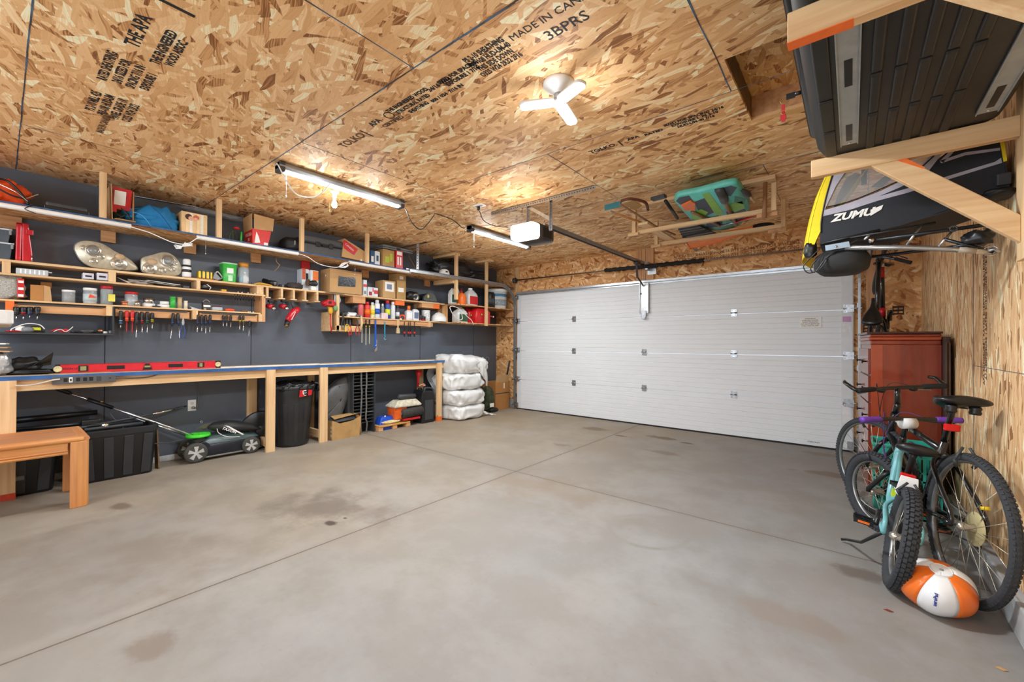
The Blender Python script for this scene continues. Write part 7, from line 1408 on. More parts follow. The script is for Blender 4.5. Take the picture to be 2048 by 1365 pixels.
# ------------------------------------------------------------------ bicycles
M_tyre = mat('bike_tyre', (52, 54, 58), .85, var=.15, scale=60); M_frameb = mat('black_frame', (20, 21, 24), .25, coat=.5); M_rim = mat('alloy_rim', (150, 152, 152), .3, .7)
M_spoke = mat('spoke_steel', (196, 190, 176), .3, .8); M_seat = mat('saddle_vinyl', (22, 22, 24), .32, bump=.1); M_sil = mat('silver_decal', (190, 192, 194), .3, .5)
def bike(name, label, loc, rot, R, tw, D, frame_m, opts):
    t = thing(name, label, 'bicycle', loc); t.rotation_euler = rot
    O = lambda n, b, m, par=None, **k: obj(n, b, m, par or t, world=False, **k)
    hub_r, hub_f = Vector((0, 0, R)), Vector(D['hub_f']); bb, st, sd = Vector(D['bb']), Vector(D['seat_top']), Vector(D['saddle'])
    hb, ht, bar = Vector(D['head_b']), Vector(D['head_t']), Vector(D['bar'])
    ax = (ht-hb).normalized(); S_ = Matrix.Translation(hb) @ Matrix.Rotation(opts.get('steer', 0), 4, ax) @ Matrix.Translation(-hb)
    sv = lambda p: S_ @ Vector(p)
    def wheel(c, steer, knob, sub='wheel'):
        f = (lambda p: sv(p)) if steer else (lambda p: Vector(p))
        b = MB(); n = 48; prof = []
        for i in range(10):
            a = 2*PI*i/10; prof.append((R-tw*.95+tw*.95*math.cos(a), tw*math.sin(a)))
        v = []; F = []
        for k in range(n):
            an = 2*PI*k/n
            for r, x in prof: v.append(f((c.x+x, c.y+r*math.cos(an), c.z+r*math.sin(an))))
        for k in range(n):
            for i in range(10): F.append((k*10+i, k*10+(i+1) % 10, ((k+1) % n)*10+(i+1) % 10, ((k+1) % n)*10+i))
        b.add(v, F, True)
        if knob:
            nk = 60 if knob > 1 else 96; rows = (-.62, -.2, .2, .62) if knob > 1 else (-.7, 0, .7)
            for k in range(nk):
                for j, rw_ in enumerate(rows):
                    an = 2*PI*(k+.5*(j % 2))/nk; al = rw_*1.15; rr_ = R-tw*.95+tw*.95*math.cos(al); xx = tw*math.sin(al)
                    cc = Vector((c.x+xx, c.y+rr_*math.cos(an), c.z+rr_*math.sin(an))); rad = Vector((0, math.cos(an), math.sin(an))); tg = Vector((0, -math.sin(an), math.cos(an)))
                    nrm = (rad*math.cos(al)+Vector((1, 0, 0))*math.sin(al)); sd_ = tg.cross(nrm)
                    hh, ww, ll = (.006, tw*.22, R*.036) if knob > 1 else (.0022, tw*.24, R*.018)
                    q8 = [cc+tg*a_*ll+sd_*b_*ww+nrm*c_ for c_ in (-.002, hh) for a_, b_ in ((-1, -1), (1, -1), (1, 1), (-1, 1))]
                    b.add([f(p) for p in q8], [(0, 1, 2, 3), (4, 5, 6, 7), (0, 1, 5, 4), (1, 2, 6, 5), (2, 3, 7, 6), (3, 0, 4, 7)])
        w = O(sub, b, M_tyre)
        r1 = R-tw*1.85; v = []; F = []; pr = [(r1, -.011), (r1+.006, -.013), (r1+.018, -.011), (r1+.018, .011), (r1+.006, .013), (r1, .011), (r1-.008, 0)]; m_ = len(pr)
        for k in range(n):
            an = 2*PI*k/n
            for r, x in pr: v.append(f((c.x+x, c.y+(r)*math.cos(an), c.z+(r)*math.sin(an))))
        for k in range(n):
            for i in range(m_): F.append((k*m_+i, k*m_+(i+1) % m_, ((k+1) % n)*m_+(i+1) % m_, ((k+1) % n)*m_+i))
        O('rim', MB().add(v, F, True), opts.get('rim', M_rim), w)
        b = MB(); b.tube([f((c.x-.045, c.y, c.z)), f((c.x-.03, c.y, c.z)), f((c.x, c.y, c.z)), f((c.x+.03, c.y, c.z)), f((c.x+.045, c.y, c.z))], [.010, .024, .014, .024, .010], 12)
        for k in range(opts.get('spokes', 28)):
            an = 2*PI*k/opts.get('spokes', 28); a2 = an+(.42 if k % 4 < 2 else -.42); s = (-1, 1)[k % 2]
            b.tube([f((c.x+s*.028, c.y+.022*math.cos(a2+.9*(1 if k % 4 < 2 else -1)), c.z+.022*math.sin(a2+.9*(1 if k % 4 < 2 else -1)))), f((c.x, c.y+r1*math.cos(an), c.z+r1*math.sin(an)))], .0013, 4)
        O('spoked_hub', b, M_spoke, w)
        return w
    wheel(hub_r, False, opts.get('knob', 1), 'rear_wheel'); wheel(hub_f, True, opts.get('knob', 1), 'front_wheel')
    tr = opts.get('tube', .017)
    fb = MB(); fb.tube([bb, st], tr*.95, 12).tube([hb, ht], tr*1.3, 12)
    if opts.get('curved'):
        for s in (-1, 1): fb.tube(smooth_path([ht+(hb-ht)*.15, (ht+bb)/2+Vector((s*.012, .02, -.12)), bb+Vector((0, -.02, .05)), st+(bb-st)*.55]), tr, 10)
        fb.tube(smooth_path([hb, (hb+bb)/2+Vector((0, 0, -.05)), bb]), tr*1.1, 12)
    else: fb.tube([ht+(hb-ht)*.2, st+(bb-st)*.12], tr, 12).tube([hb+(ht-hb)*.1, bb], tr*1.25, 12)
    dx = opts.get('drop', .062)
    for s in (-1, 1):
        fb.tube([bb+Vector((s*.02, 0, 0)), hub_r+Vector((s*dx, .10, 0)), hub_r+Vector((s*dx, 0, 0))], tr*.62, 10)
        top = st+(bb-st)*(.2 if not opts.get('curved') else .45)
        fb.tube(smooth_path([top, top+Vector((s*dx*.8, -.07, -.05)), hub_r+Vector((s*dx, .02, .06)), hub_r+Vector((s*dx, 0, 0))]), tr*.62, 10)
    O('frame', fb, frame_m)
    fk = MB(); cr = hb-ax*.03
    fk.tube([sv(hb), sv(cr)], tr*1.2, 10)
    for s in (-1, 1): fk.tube([sv(cr+Vector((s*.012, 0, 0))), sv(cr+Vector((s*.055, .005, -.03))), sv(hub_f+Vector((s*.052, 0, .02))), sv(hub_f+Vector((s*.052, 0, 0)))], tr*.78, 10)
    O('fork', fk, opts.get('fork', M_frameb))
    sm_ = MB(); sm_.tube([sv(ht), sv(ht+ax*.05), sv(ht+ax*.07)], [.019, .019, .016], 12).tube([sv(ht+ax*.06), sv(bar)], [.017, .016], 10); O('stem', sm_, M_frameb)
    hw = opts['bar_w']/2; rise = opts.get('rise', 0); bars = [sv(bar+Vector((x*hw, -abs(x)**2*opts.get('sweep', .03), rise*min(1, abs(x)*2)))) for x in (-1, -.62, -.3, 0, .3, .62, 1)]
    hbp = O('handlebar', MB().tube(bars, .0125, 10), M_frameb)
    for i0, i1 in ((0, 1), (6, 5)):
        a, c = bars[i0], bars[i1]; d = (c-a).normalized(); O('grip', MB().tube([a-d*.004, a+d*.01, a+d*.115, a+d*.125], [.017, .0175, .0165, .014], 12), opts.get('grip', M_blackr))
        lv = a+d*.16; fwd = sv(bar+Vector((0, .1, 0)))-sv(bar); fwd.normalize(); dn = Vector((0, 0, -1))
        O('brake_lever', MB().tube([lv, lv+fwd*.025+dn*.01], [.014, .012], 8).tube([lv+fwd*.03+dn*.012, lv+fwd*.05+dn*.025-d*.05, lv+fwd*.045+dn*.03-d*.12], [.006, .005, .006], 6), M_dkgrey if not opts.get('silver_lever') else M_steel)
        if opts.get('shifter'): O('shifter', MB().ell(a+d*.175+Vector((0, 0, -.012)), (.026, .022, .016), 10, 8), M_black)
        if opts.get('bar_ends'): O('bar_end', MB().tube([a, a-d*.012+fwd*.03+Vector((0, 0, .012)), a-d*.02+fwd*.095+Vector((0, 0, .045)), a+d*.0+fwd*.12+Vector((0, 0, .05))], [.013, .013, .012, .010], 10), M_frameb)
        O('cable', MB().tube(smooth_path([lv+fwd*.02, lv+fwd*.10+d*.08+Vector((0, 0, .01)), sv(ht)+fwd*.12+Vector((0, 0, -.02)), sv(hb)+fwd*.04+Vector((0, 0, -.02))]), .0024, 5), opts.get('cable', M_black))
    sl = opts.get('saddle_len', .26); sw = opts.get('saddle_w', .085)
    def sring(f):
        y = -sl*.45+sl*f; w = sw*(1-.30*abs(f-.12)) if f < .35 else sw*(1-.07)*max(.22, 1-(f-.35)*1.9) ; w = w*(math.sin(min(1, (f+.05)*7)*PI/2)); z = .035+.012*math.cos(f*5)-.012*f; hgt = .030*math.sin(min(1, (f+.08)*6)*PI/2)*(1 if f < .94 else .7)
        return [sd+Vector((w*math.cos(a), y, z+hgt*math.sin(a)*(1 if math.sin(a) > 0 else .75))) for a in [2*PI*k/20 for k in range(20)]]
    O('saddle', MB().loft([sring(f) for f in (0, .03, .08, .16, .28, .42, .56, .7, .85, .96, 1)]), M_seat)
    O('saddle_rail', MB().tube([sd+Vector((-.02, -.08, .01)), sd+Vector((-.02, .08, 0))], .004, 6).tube([sd+Vector((.02, -.08, .01)), sd+Vector((.02, .08, 0))], .004, 6), M_dkgrey)
    for s in (-1, 1):
        if opts.get('springs'): O('saddle_spring', MB().lathe([(.02, -.02), (.024, -.01), (.02, 0), (.024, .01), (.02, .02)], sd+Vector((s*.045, -.09, .004)), 12), M_black)
    O('seat_post', MB().tube([st+(st-bb).normalized()*-.02, sd+Vector((0, 0, -.012)), sd+Vector((0, 0, .012))], [.0135, .0135, .02], 12), opts.get('post', M_frameb))
    rf = st+(sd-st)*opts.get('refl_f', .55)
    rfo = O('reflector', MB().box(rf+Vector((0, -.035, 0)), (.062, .022, .036)), mat('red_reflector', (214, 20, 26), .15, emit=None), bevel=.006); O('reflector_clip', MB().tube([rf, rf+Vector((0, -.03, 0))], .007, 6), M_black, rfo)
    cr_r = opts.get('ring', .085); b = MB()
    b.lathe([(cr_r*.55, -.002), (cr_r, -.002), (cr_r, .002), (cr_r*.55, .002), (cr_r*.55, -.002)], bb+Vector((.045, 0, 0)), 36, Euler((0, PI/2, 0)).to_matrix())
    for k in range(5): a = 2*PI*k/5; b.beam(bb+Vector((.045, 0, 0)), bb+Vector((.045, cr_r*.6*math.cos(a), cr_r*.6*math.sin(a))), .006, .012, (1, 0, 0))
    O('chainring', b, opts.get('ring_m', M_dkgrey))
    ca = opts.get('crank', 1.2); cl = opts.get('crank_l', .165)
    for s in (-1, 1):
        e = bb+Vector((s*.075, s*cl*math.cos(ca), s*cl*math.sin(ca))); ck = O('crank', MB().tube([bb+Vector((s*.05, 0, 0)), bb+Vector((s*.062, 0, 0)), e], [.018, .014, .011], 8), M_frameb if not opts.get('curved') else M_black)
        pb = MB(); pc = e+Vector((s*.055, 0, 0)); pb.box(pc, (.085, .012, .018)); 
        for yy_ in (-.038, .038): pb.box(pc+Vector((0, yy_, 0)), (.085, .010, .024))
        for xx in (-.038, 0, .038): pb.box(pc+Vector((xx, 0, 0)), (.008, .085, .016))
        O('pedal', pb, M_black, ck); O('pedal_reflector', MB().box(pc+Vector((0, -.044, 0)), (.05, .003, .012)), M_orange, ck)
    cg = MB(); 
    for k, r_ in enumerate((.048, .042, .036, .030, .025)): cg.lathe([(r_*.5, 0), (r_, 0), (r_, .0025), (r_*.5, .0025), (r_*.5, 0)], hub_r+Vector((.030+.004*k, 0, 0)), 24, Euler((0, PI/2, 0)).to_matrix())
    O('cassette', cg, M_dkgrey)
    O('chain', MB().tube([bb+Vector((.045, 0, cr_r)), hub_r+Vector((.042, 0, .04))], .004, 5).tube([bb+Vector((.045, 0, -cr_r)), hub_r+Vector((.042, .03, -.08)), hub_r+Vector((.042, -.012, -.04))], .004, 5), M_dkgrey)
    O('derailleur', MB().box(hub_r+Vector((.05, .02, -.06)), (.016, .03, .075)).box(hub_r+Vector((.055, .005, -.02)), (.02, .04, .03)), M_black, bevel=.004)
    if opts.get('guard'): O('spoke_guard', MB().lathe([(.02, 0), (.078, .0), (.08, .003), (.02, .003)], hub_r+Vector((.022, 0, 0)), 32, Euler((0, PI/2, 0)).to_matrix()), mat('yellowed_clear_disc', (206, 190, 140), .35, alpha=.75))
    if opts.get('decal'):
        a_, c_ = ht+(hb-ht)*.2, st+(bb-st)*.12
        for s in (-1, 1): O('decal', MB().beam(a_.lerp(c_, .12)+Vector((s*tr*.98, 0, 0)), a_.lerp(c_, .45)+Vector((s*tr*.98, 0, 0)), .002, .018, (0, 0, 1)), M_sil)
        O('decal', MB().beam(a_.lerp(c_, .14)+Vector((0, 0, tr*.98)), a_.lerp(c_, .38)+Vector((0, 0, tr*.98)), .016, .002, (0, 0, 1)), M_label)
    for s in (-1, 1):
        O('brake_arm', MB().tube([hub_r+Vector((s*.03, .07, R*.78)), hub_r+Vector((s*.045, .055, R*.88))], .009, 6).tube([hub_r+Vector((s*.045, .055, R*.88)), hub_r+Vector((s*.012, .07, R*1.06))], .006, 6), M_dkgrey)
        O('brake_arm', MB().tube([sv(hub_f+Vector((s*.03, .02, R*.80))), sv(hub_f+Vector((s*.045, .03, R*.95)))], .008, 6), M_dkgrey)
    return t, O, hub_r, bb, st, sd, sv
lean, head = math.radians(4.0), math.radians(15.5)
t, O, hr, bb, st, sd, sv = bike('hybrid_bicycle', 'large black bicycle with bar ends and red seat post reflector leaning towards the right wall', (5.20, -3.165, 0), (0, lean, head), .345, .021,
    dict(hub_f=(0, 1.07, .345), bb=(0, .43, .285), seat_top=(0, .265, .70), saddle=(0, .215, .885), head_b=(0, .92, .60), head_t=(0, .865, .76), bar=(0, .84, .93)), M_frameb,
    dict(steer=math.radians(23), knob=1, bar_w=.55, bar_ends=True, shifter=True, silver_lever=True, springs=True, saddle_len=.28, saddle_w=.105, guard=True, decal=True, crank=-.9, refl_f=.45, tube=.0185, ring=.09))
lab(O('frame_tape', MB().cyl(hr+Vector((.064, .02, .09)), hr+Vector((.062, .025, .105)), .017, n=8), M_yellow), 'yellow tape round the rear stay')
fd = MB()
fd.tube(arc((0, 0, .345), .37, .1, .9, 8, 'yz'), .012, 6); O('fender_stay', fd, M_black)
t, O, hr, bb, st, sd, sv = bike('kids_bicycle', 'small teal kids bicycle with knobby tires, purple grips and a kickstand', (4.945, -3.225, 0), (0, math.radians(9.5), math.radians(1.5)), .25, .032,
    dict(hub_f=(0, .80, .25), bb=(0, .34, .25), seat_top=(0, .235, .50), saddle=(0, .185, .64), head_b=(0, .67, .46), head_t=(0, .635, .60), bar=(0, .60, .775)), M_teal,
    dict(steer=math.radians(36), knob=2, bar_w=.56, curved=True, saddle_len=.25, saddle_w=.085, spokes=20, drop=.068, tube=.017, ring=.06, crank_l=.12, crank=.35, refl_f=.12, grip=mat('purple_grip', (112, 62, 176), .5), cable=mat('purple_cable', (86, 56, 120), .5), fork=M_black, post=M_black))
lab(O('white_bracket', MB().ext([(-.034, .14, .53), (.034, .14, .53), (.045, .12, .44), (0, .11, .40), (-.045, .12, .44)], (0, .004, 0)), M_white, bevel=.003), 'white reflector bracket')
lab(O('bar_pad', MB().tube([sv((-.03, .60, .75)), sv((.04, .60, .75))], [.034, .034], 14), M_white), 'white plastic ring on the stem')
O('kickstand', MB().tube([hr+Vector((-.07, .04, -.02)), hr+Vector((-.12, .20, -.16)), Vector((-.165, .42, .0)), Vector((-.19, .42, -.012))], [.009, .008, .008, .008], 8), M_black)
O('decal', MB().box((.0, .42, .36), (.038, .05, .04)), mat('lime_decal', (200, 220, 50), .4))
# third bicycle hung vertically in the corner behind the chest
Re = Euler((math.radians(70.5), 0, math.radians(-8)))
pb = q(1765, 640, Y=-.32); og = pb-Re.to_matrix() @ Vector((0, .43, .285))
t, O, hr, bb, st, sd, sv = bike('road_bicycle', 'black and red bicycle hung upright in the corner behind the mahogany chest', og, tuple(Re), .335, .018,
    dict(hub_f=(0, 1.05, .335), bb=(0, .43, .285), seat_top=(0, .29, .78), saddle=(0, .22, .93), head_b=(0, .93, .58), head_t=(0, .885, .74), bar=(0, .87, .84)), M_frameb,
    dict(steer=math.radians(-16), knob=0, bar_w=.5, saddle_len=.27, saddle_w=.075, ring=.10, crank=1.4, tube=.02, cable=M_dkgrey))
ht_, hb_ = Vector((0, .885, .74)), Vector((0, .93, .58))
dn = hb_+(ht_-hb_)*.1
lab(O('red_band', MB().tube([dn.lerp(bb, .08), dn.lerp(bb, .25)], .0262, 12), M_redm), 'glossy red band'); lab(O('red_band', MB().tube([dn.lerp(bb, .78), dn.lerp(bb, .95)], .0262, 12), M_redm), 'glossy red band'); lab(O('white_band', MB().tube([dn.lerp(bb, .0), dn.lerp(bb, .07)], .0265, 12), M_white), 'white band')
p = t.matrix_world
tag(obj('bike_hook', MB().tube(arc((og.x+.03, -.05, 2.56), .03, -PI, .6, 10, 'yz')+[], .006, 6).cyl((og.x+.03, -.02, 2.57), (og.x+.03, -.02, 2.635), .006, n=8), M_orange), 'coated ceiling hook holding the hung bicycle', 'hook')

# ------------------------------------------------------------------ beach ball
M_bo = mat('ball_orange', (240, 116, 36), .25, coat=.3, var=.03); M_bw = mat('ball_white', (236, 238, 240), .25, coat=.3, var=.02)
bc = Vector((5.095, -3.365, .113)); tc = (CAM-bc).normalized(); rt = tc.cross(Vector((0, 0, 1))).normalized()*-1
rt = Vector((tc.y, -tc.x, 0)).normalized()*-1 if False else Vector((-tc.y, tc.x, 0)).normalized()
pole = (tc*.42+Vector((0, 0, 1))*.80+rt*.12).normalized(); e1 = rt.cross(pole).normalized(); e2 = pole.cross(e1)
t = thing('beach_ball', 'half deflated orange and white striped beach ball in front of the bicycle wheels', 'ball', (bc.x, bc.y, 0))
def bp(th, ph, r=1.0):
    d = pole*math.cos(th)+(e1*math.cos(ph)+e2*math.sin(ph))*math.sin(th)
    k = 1+.03*math.cos(ph*6)*math.sin(th)**2
    P = Vector((d.x*.132, d.y*.132, d.z*.113))*k*r
    P += rt*0
    if P.z < -.108: P.z = -.108
    return bc+P-Vector((0, 0, .005))
for i in range(6):
    a0 = 2*PI*i/6+.55; obj('panel', MB().grid(lambda u, v: bp(.30+u*(PI-.60), a0+v*PI/3), 22, 8), (M_bo, M_bw)[i % 2], t, solid=.001)
obj('end_cap', MB().grid(lambda u, v: bp(.001+u*.30, v*2*PI), 5, 30), M_bw, t, solid=.001); obj('end_cap', MB().grid(lambda u, v: bp(PI-.001-u*.30, v*2*PI), 5, 30), M_bw, t, solid=.001)
obj('valve_ring', MB().tube([bp(.27, 2*PI*k/28, 1.005) for k in range(28)], .0022, 5, True), M_white, t); obj('valve', MB().ell(bp(0.02, 0, 1.0), (.008, .008, .004), 10, 6), mat('valve_grey', (150, 152, 150), .4), t)
# wordmark on a white panel facing the room
best = max(((bp(1.15, a, 1.01), a) for a in [2*PI*(i+.5)/6+.55 for i in (1, 3, 5)]), key=lambda pa: (pa[0]-bc).dot(tc))
n_ = (best[0]-bc).normalized(); xx = (bp(.95, best[1])-bp(1.35, best[1])).normalized()
text('wordmark', 'aeroPad', mat('blue_print', (40, 62, 150), .5), .017, frame(bp(1.2, best[1]-.1, 1.012), xx, n_.cross(xx)), t, .0006, bold=.0006)

# ------------------------------------------------------------------ mahogany chest by the corner
cx0, cx1, cy0, cy1, ch = 4.893, 5.305, -1.70, -.98, 1.30
M_mah = mat('mahogany', (128, 44, 24), .22, var=.12, scale=3, coat=.6); M_mahd = mat('dark_mahogany', (52, 22, 20), .3, coat=.4)
def mah(axis):
    m = pine('mahogany_grain_'+axis, axis, (146, 54, 28), (122, 42, 22)); b = m.node_tree.nodes['Principled BSDF']; b.inputs['Roughness'].default_value = .3; b.inputs['Coat Weight'].default_value = .5
    return m
def gloss_wood():
    N = NT('cherry_veneer'); n = N.noise(N.mapv(N.obj(), (12, 12, 1.2)), 1, 3); N.L(N.mix(N.ramp(n.outputs[0], [(.35, (0, 0, 0)), (.65, (1, 1, 1))]), lin((118, 40, 22)), lin((140, 52, 28))), N.b.inputs['Base Color'])
    N.b.inputs['Roughness'].default_value = .28; N.b.inputs['Coat Weight'].default_value = .5; return N.m
M_ch = gloss_wood(); M_chl = mat('light_mahogany_stile', (160, 64, 34), .28, coat=.5)
t = thing('chest_of_drawers', 'tall glossy mahogany chest of drawers beside the garage door, bicycles in front', 'chest', ((cx0+cx1)/2, (cy0+cy1)/2, 0))
CH = t
obj('side_panel', MB().bx(cx0+.015, cx1, cy0, cy0+.018, .04, ch-.09), M_ch, t, .001); obj('side_stile', MB().bx(cx0+.015, cx0+.085, cy0-.003, cy0, .04, ch-.09), M_chl, t)
obj('carcass', MB().bx(cx0+.02, cx1, cy0+.018, cy1, .0, ch-.09), M_ch, t, .002)
for k, (z0, z1, e) in enumerate(((ch-.09, ch-.055, .004), (ch-.055, ch-.03, .014), (ch-.03, ch-.006, .008))): obj('crown_moulding', MB().bx(cx0-.0-e+.015, cx1+.0, cy0-e, cy1, z0, z1), M_ch if k != 1 else M_chl, t, .008)
obj('top_board', MB().bx(cx0-.012, cx1+.004, cy0-.022, cy1+.005, ch-.006, ch+.010), M_mahd, t, .004)
for k in range(5):
    z0 = .10+k*.218; d = obj('drawer', MB().bx(cx0+.0, cx0+.02, cy0+.03, cy1-.03, z0, z0+.205), M_ch, t, .003)
    for f in (.22, .78): obj('knob', MB().lathe([(.006, 0), (.006, .018), (.016, .022), (.014, .028), (0, .030)], (cx0, cy0+(cy1-cy0)*f, z0+.10), 12, Euler((0, -PI/2, 0)).to_matrix()), mat('dark_knob', (46, 40, 38), .35, .6), d)
CH.rotation_euler = (0, 0, math.radians(4.2)); CH.location.x -= .022
t = thing('folded_mat', 'dark folded quilted panel squeezed between the mahogany chest and the right wall', 'panel', (5.325, -1.5, 0))
obj('panel', MB().bx(5.312, 5.342, -1.78, -1.05, 0.0, 1.27), mat('dark_brown_panel', (58, 36, 30), .6), t, .004); obj('folded_edge', MB().tube([(5.32, -1.80, .02), (5.32, -1.80, 1.22), (5.328, -1.80, 1.245), (5.336, -1.80, 1.22), (5.336, -1.80, .02)], .006, 6), M_brown, t)
# teal crate
t = thing('laundry_basket', 'teal plastic crate on the floor behind the front wheels of the bicycles', 'crate', (5.09, -1.92, 0)); M_tc = mat('teal_crate', (46, 168, 150), .45)
hc = Zt(1760, 888, 4.95) if False else q(1745, 888, Y=-2.06).z
bs = MB(); bs.bx(4.92, 5.27, -2.06, -1.78, 0, .012)
obj('bottom', bs, M_tc, t)
for k, (a, b_, c_, d_) in enumerate(((4.92, 5.27, -2.06, -2.052), (4.92, 5.27, -1.788, -1.78), (4.92, 4.928, -2.052, -1.788), (5.262, 5.27, -2.052, -1.788))):
    m_ = MB(); m_.bx(a, b_, c_, d_, .0, .10).bx(a, b_, c_, d_, hc-.07, hc)
    horizontal = (b_-a) > .1; n_ = 8
    for i in range(n_+1):
        f = i/n_
        if horizontal: x = a+(b_-a)*f; m_.bx(max(a, x-.008), min(b_, x+.008), c_, d_, .10, hc-.07)
        else: y = c_+(d_-c_)*f; m_.bx(a, b_, max(c_, y-.008), min(d_, y+.008), .10, hc-.07)
    for z in (.18, .26): m_.bx(a, b_, c_, d_, z, z+.012)
    obj('slatted_side', m_, M_tc, t)
obj('rim', MB().tube([(4.915, -2.065, hc), (5.275, -2.065, hc), (5.275, -1.775, hc), (4.915, -1.775, hc)], .012, 6, True, False), M_tc, t)

# ------------------------------------------------------------------ pine wall brackets and the roof cargo box
def bracket(yc, label, orange_end):
    t = thing('wall_bracket', label, 'bracket', (5.0, yc, 1.55)); w = .019
    obj('arm', MB().bx(4.635 if yc > -4 else 4.655, 5.325, yc-w, yc+w, 2.056, 2.142), P_x, t, .003)
    obj('wall_post', MB().bx(5.325, XR+.03, yc-.045, yc+.045, 1.555, 2.32), P_z, t, .003)
    a = Vector((4.915, yc, 2.075)); b_ = Vector((5.335, yc, 1.655)) if yc > -4 else Vector((5.335, yc, 1.655))
    n = (b_-a).normalized(); pr = Vector((n.z, 0, -n.x)); hw = .045
    e = 0 if yc > -4 else .085; poly = [(4.865+e, yc-w, 2.056), (4.985+e, yc-w, 2.056), (5.325, yc-w, 1.735+e), (5.325, yc-w, 1.625+e)]
    o = obj('brace', MB().ext(poly, (0, 2*w, 0)), P_x, t, .003)
    if orange_end: lab(obj('orange_mark', MB().bx(4.654, 4.80, yc-w-.0008, yc+w+.0008, 2.0550, 2.0575), M_orange_paint, o), 'orange paint mark')
    else: lab(obj('orange_mark', MB().ext([(4.955, yc-w-.0008, 2.0565), (4.988, yc-w-.0008, 2.0565), (5.05, yc-w-.0008, 1.998), (5.042, yc-w-.0008, 1.995)], (0, 2*w+.0016, 0)), M_orange_paint, o), 'orange paint mark')
    return t
bracket(-3.45, 'far pine wall bracket with diagonal brace in front of the bike trailer', False); bracket(-4.65, 'near pine wall bracket crossing the top right corner under the cargo box', True)
t = thing('roof_cargo_box', 'large black ribbed car roof cargo box resting on the pine wall brackets', 'cargo box', (4.98, -4.4, 2.145))
M_cb = mat('cargo_black', (28, 29, 31), .48, var=.3, scale=7, bump=.15); M_cbl = mat('cargo_gloss_black', (18, 18, 20), .25)
bx0, bx1, by0, by1, bz = 4.665, 5.285, -5.35, -3.395, 2.146
def cring(e, z, r=.10, tap=0):
    cxm, cym, hx, hy = (bx0+bx1)/2, (by0+by1)/2, (bx1-bx0)/2+e, (by1-by0)/2+e
    return [(cxm+x, cym+y, z) for x, y in rrect(hx, hy, max(.02, r+e), 8)]
obj('bottom_shell', MB().loft([cring(-.045, bz), cring(-.02, bz+.008), cring(0, bz+.04), cring(.015, bz+.12), cring(.02, bz+.14)]), M_cb, t)
obj('rim', MB().loft([cring(.022, bz+.115), cring(.034, bz+.12), cring(.034, bz+.165), cring(.022, bz+.17)]), M_cbl, t)
obj('lid', MB().loft([cring(.02, bz+.17), cring(.012, bz+.25), cring(-.03, bz+.33), cring(-.12, bz+.37)]), M_cbl, t)
for i, x in enumerate((4.862, 4.925, 4.985, 5.045, 5.105)):
    for ya_, yb_ in ((-5.25, -4.62), (-4.60, -4.18), (-4.165, -3.86), (-3.845, -3.475)):
        obj('raised_rib', MB().loft([[(x-.018, ya_, bz), (x+.018, ya_, bz), (x+.018, yb_, bz), (x-.018, yb_, bz)], [(x-.012, ya_+.008, bz-.010), (x+.012, ya_+.008, bz-.010), (x+.012, yb_-.008, bz-.010), (x-.012, yb_-.008, bz-.010)]], False), M_cb, t, .004)
for ya_, yb_ in ((-4.60, -4.08), (-4.065, -3.78), (-3.765, -3.47)): obj('raised_pad', MB().bx(4.695, 4.74, ya_, yb_, bz-.008, bz+.002), M_cb, t, .006)
M_rail = mat('zinc_rail', (168, 176, 180), .42, .35, .12, 12)
for x in (4.787, 5.215):
    hw = .032
    o = obj('mount_rail', MB().bx(x-hw, x+hw, -5.2, -3.575, bz-.006, bz+.001).bx(x-hw, x-hw+.004, -5.2, -3.575, bz-.012, bz).bx(x+hw-.004, x+hw, -5.2, -3.575, bz-.012, bz), M_rail, t, .001)
    for ya_, yb_ in ((-3.80, -3.625), (-4.32, -4.14), (-5.1, -4.9)): obj('slot', MB().bx(x-.011, x+.011, ya_, yb_, bz-.0075, bz-.0055), M_black, o)
    obj('rivet', MB().ell((x, -3.595, bz-.008), (.006, .006, .003), 8, 6), M_chrome, o)
k0 = Vector((bx0-.034, Y(1597, bx0-.034, 190) if False else q(1597, 190, X=bx0-.034).y, bz+.14)); k0.z = q(1597, 190, X=bx0-.034).z
k0 = Vector((bx0-.034, -3.93, bz+.13))
ky = obj('key', MB().cyl(k0, k0+Vector((-.022, 0, 0)), .008, n=10).box(k0+Vector((-.038, 0, -.002)), (.032, .010, .022)), M_black, t)
obj('key_ring', MB().tube(arc(k0+Vector((-.060, 0, -.012)), .016, 0, 2*PI, 14, 'xz')[:-1], .0014, 5, True), M_bronze, ky)
tg = k0+Vector((-.065, 0, -.028)); obj('red_tag', MB().ext([tg+Vector(v) for v in ((-.006, 0, 0), (.006, 0, 0), (.007, 0, -.03), (.012, 0, -.055), (.006, 0, -.074), (-.006, 0, -.074), (-.012, 0, -.055), (-.007, 0, -.03))], (0, .005, 0)), mat('red_leather_tag', (176, 30, 30), .6), ky)
obj('tag_loop', MB().tube(arc(tg+Vector((.002, -.003, -.038)), .009, 0, 2*PI, 12, 'xz')[:-1], .0013, 5, True), M_bronze, ky)
ty = thing('grey_blanket', 'grey quilted cover stuffed at the near left corner above the cargo box arm', 'cover', (4.70, -4.95, 2.14)) if False else None

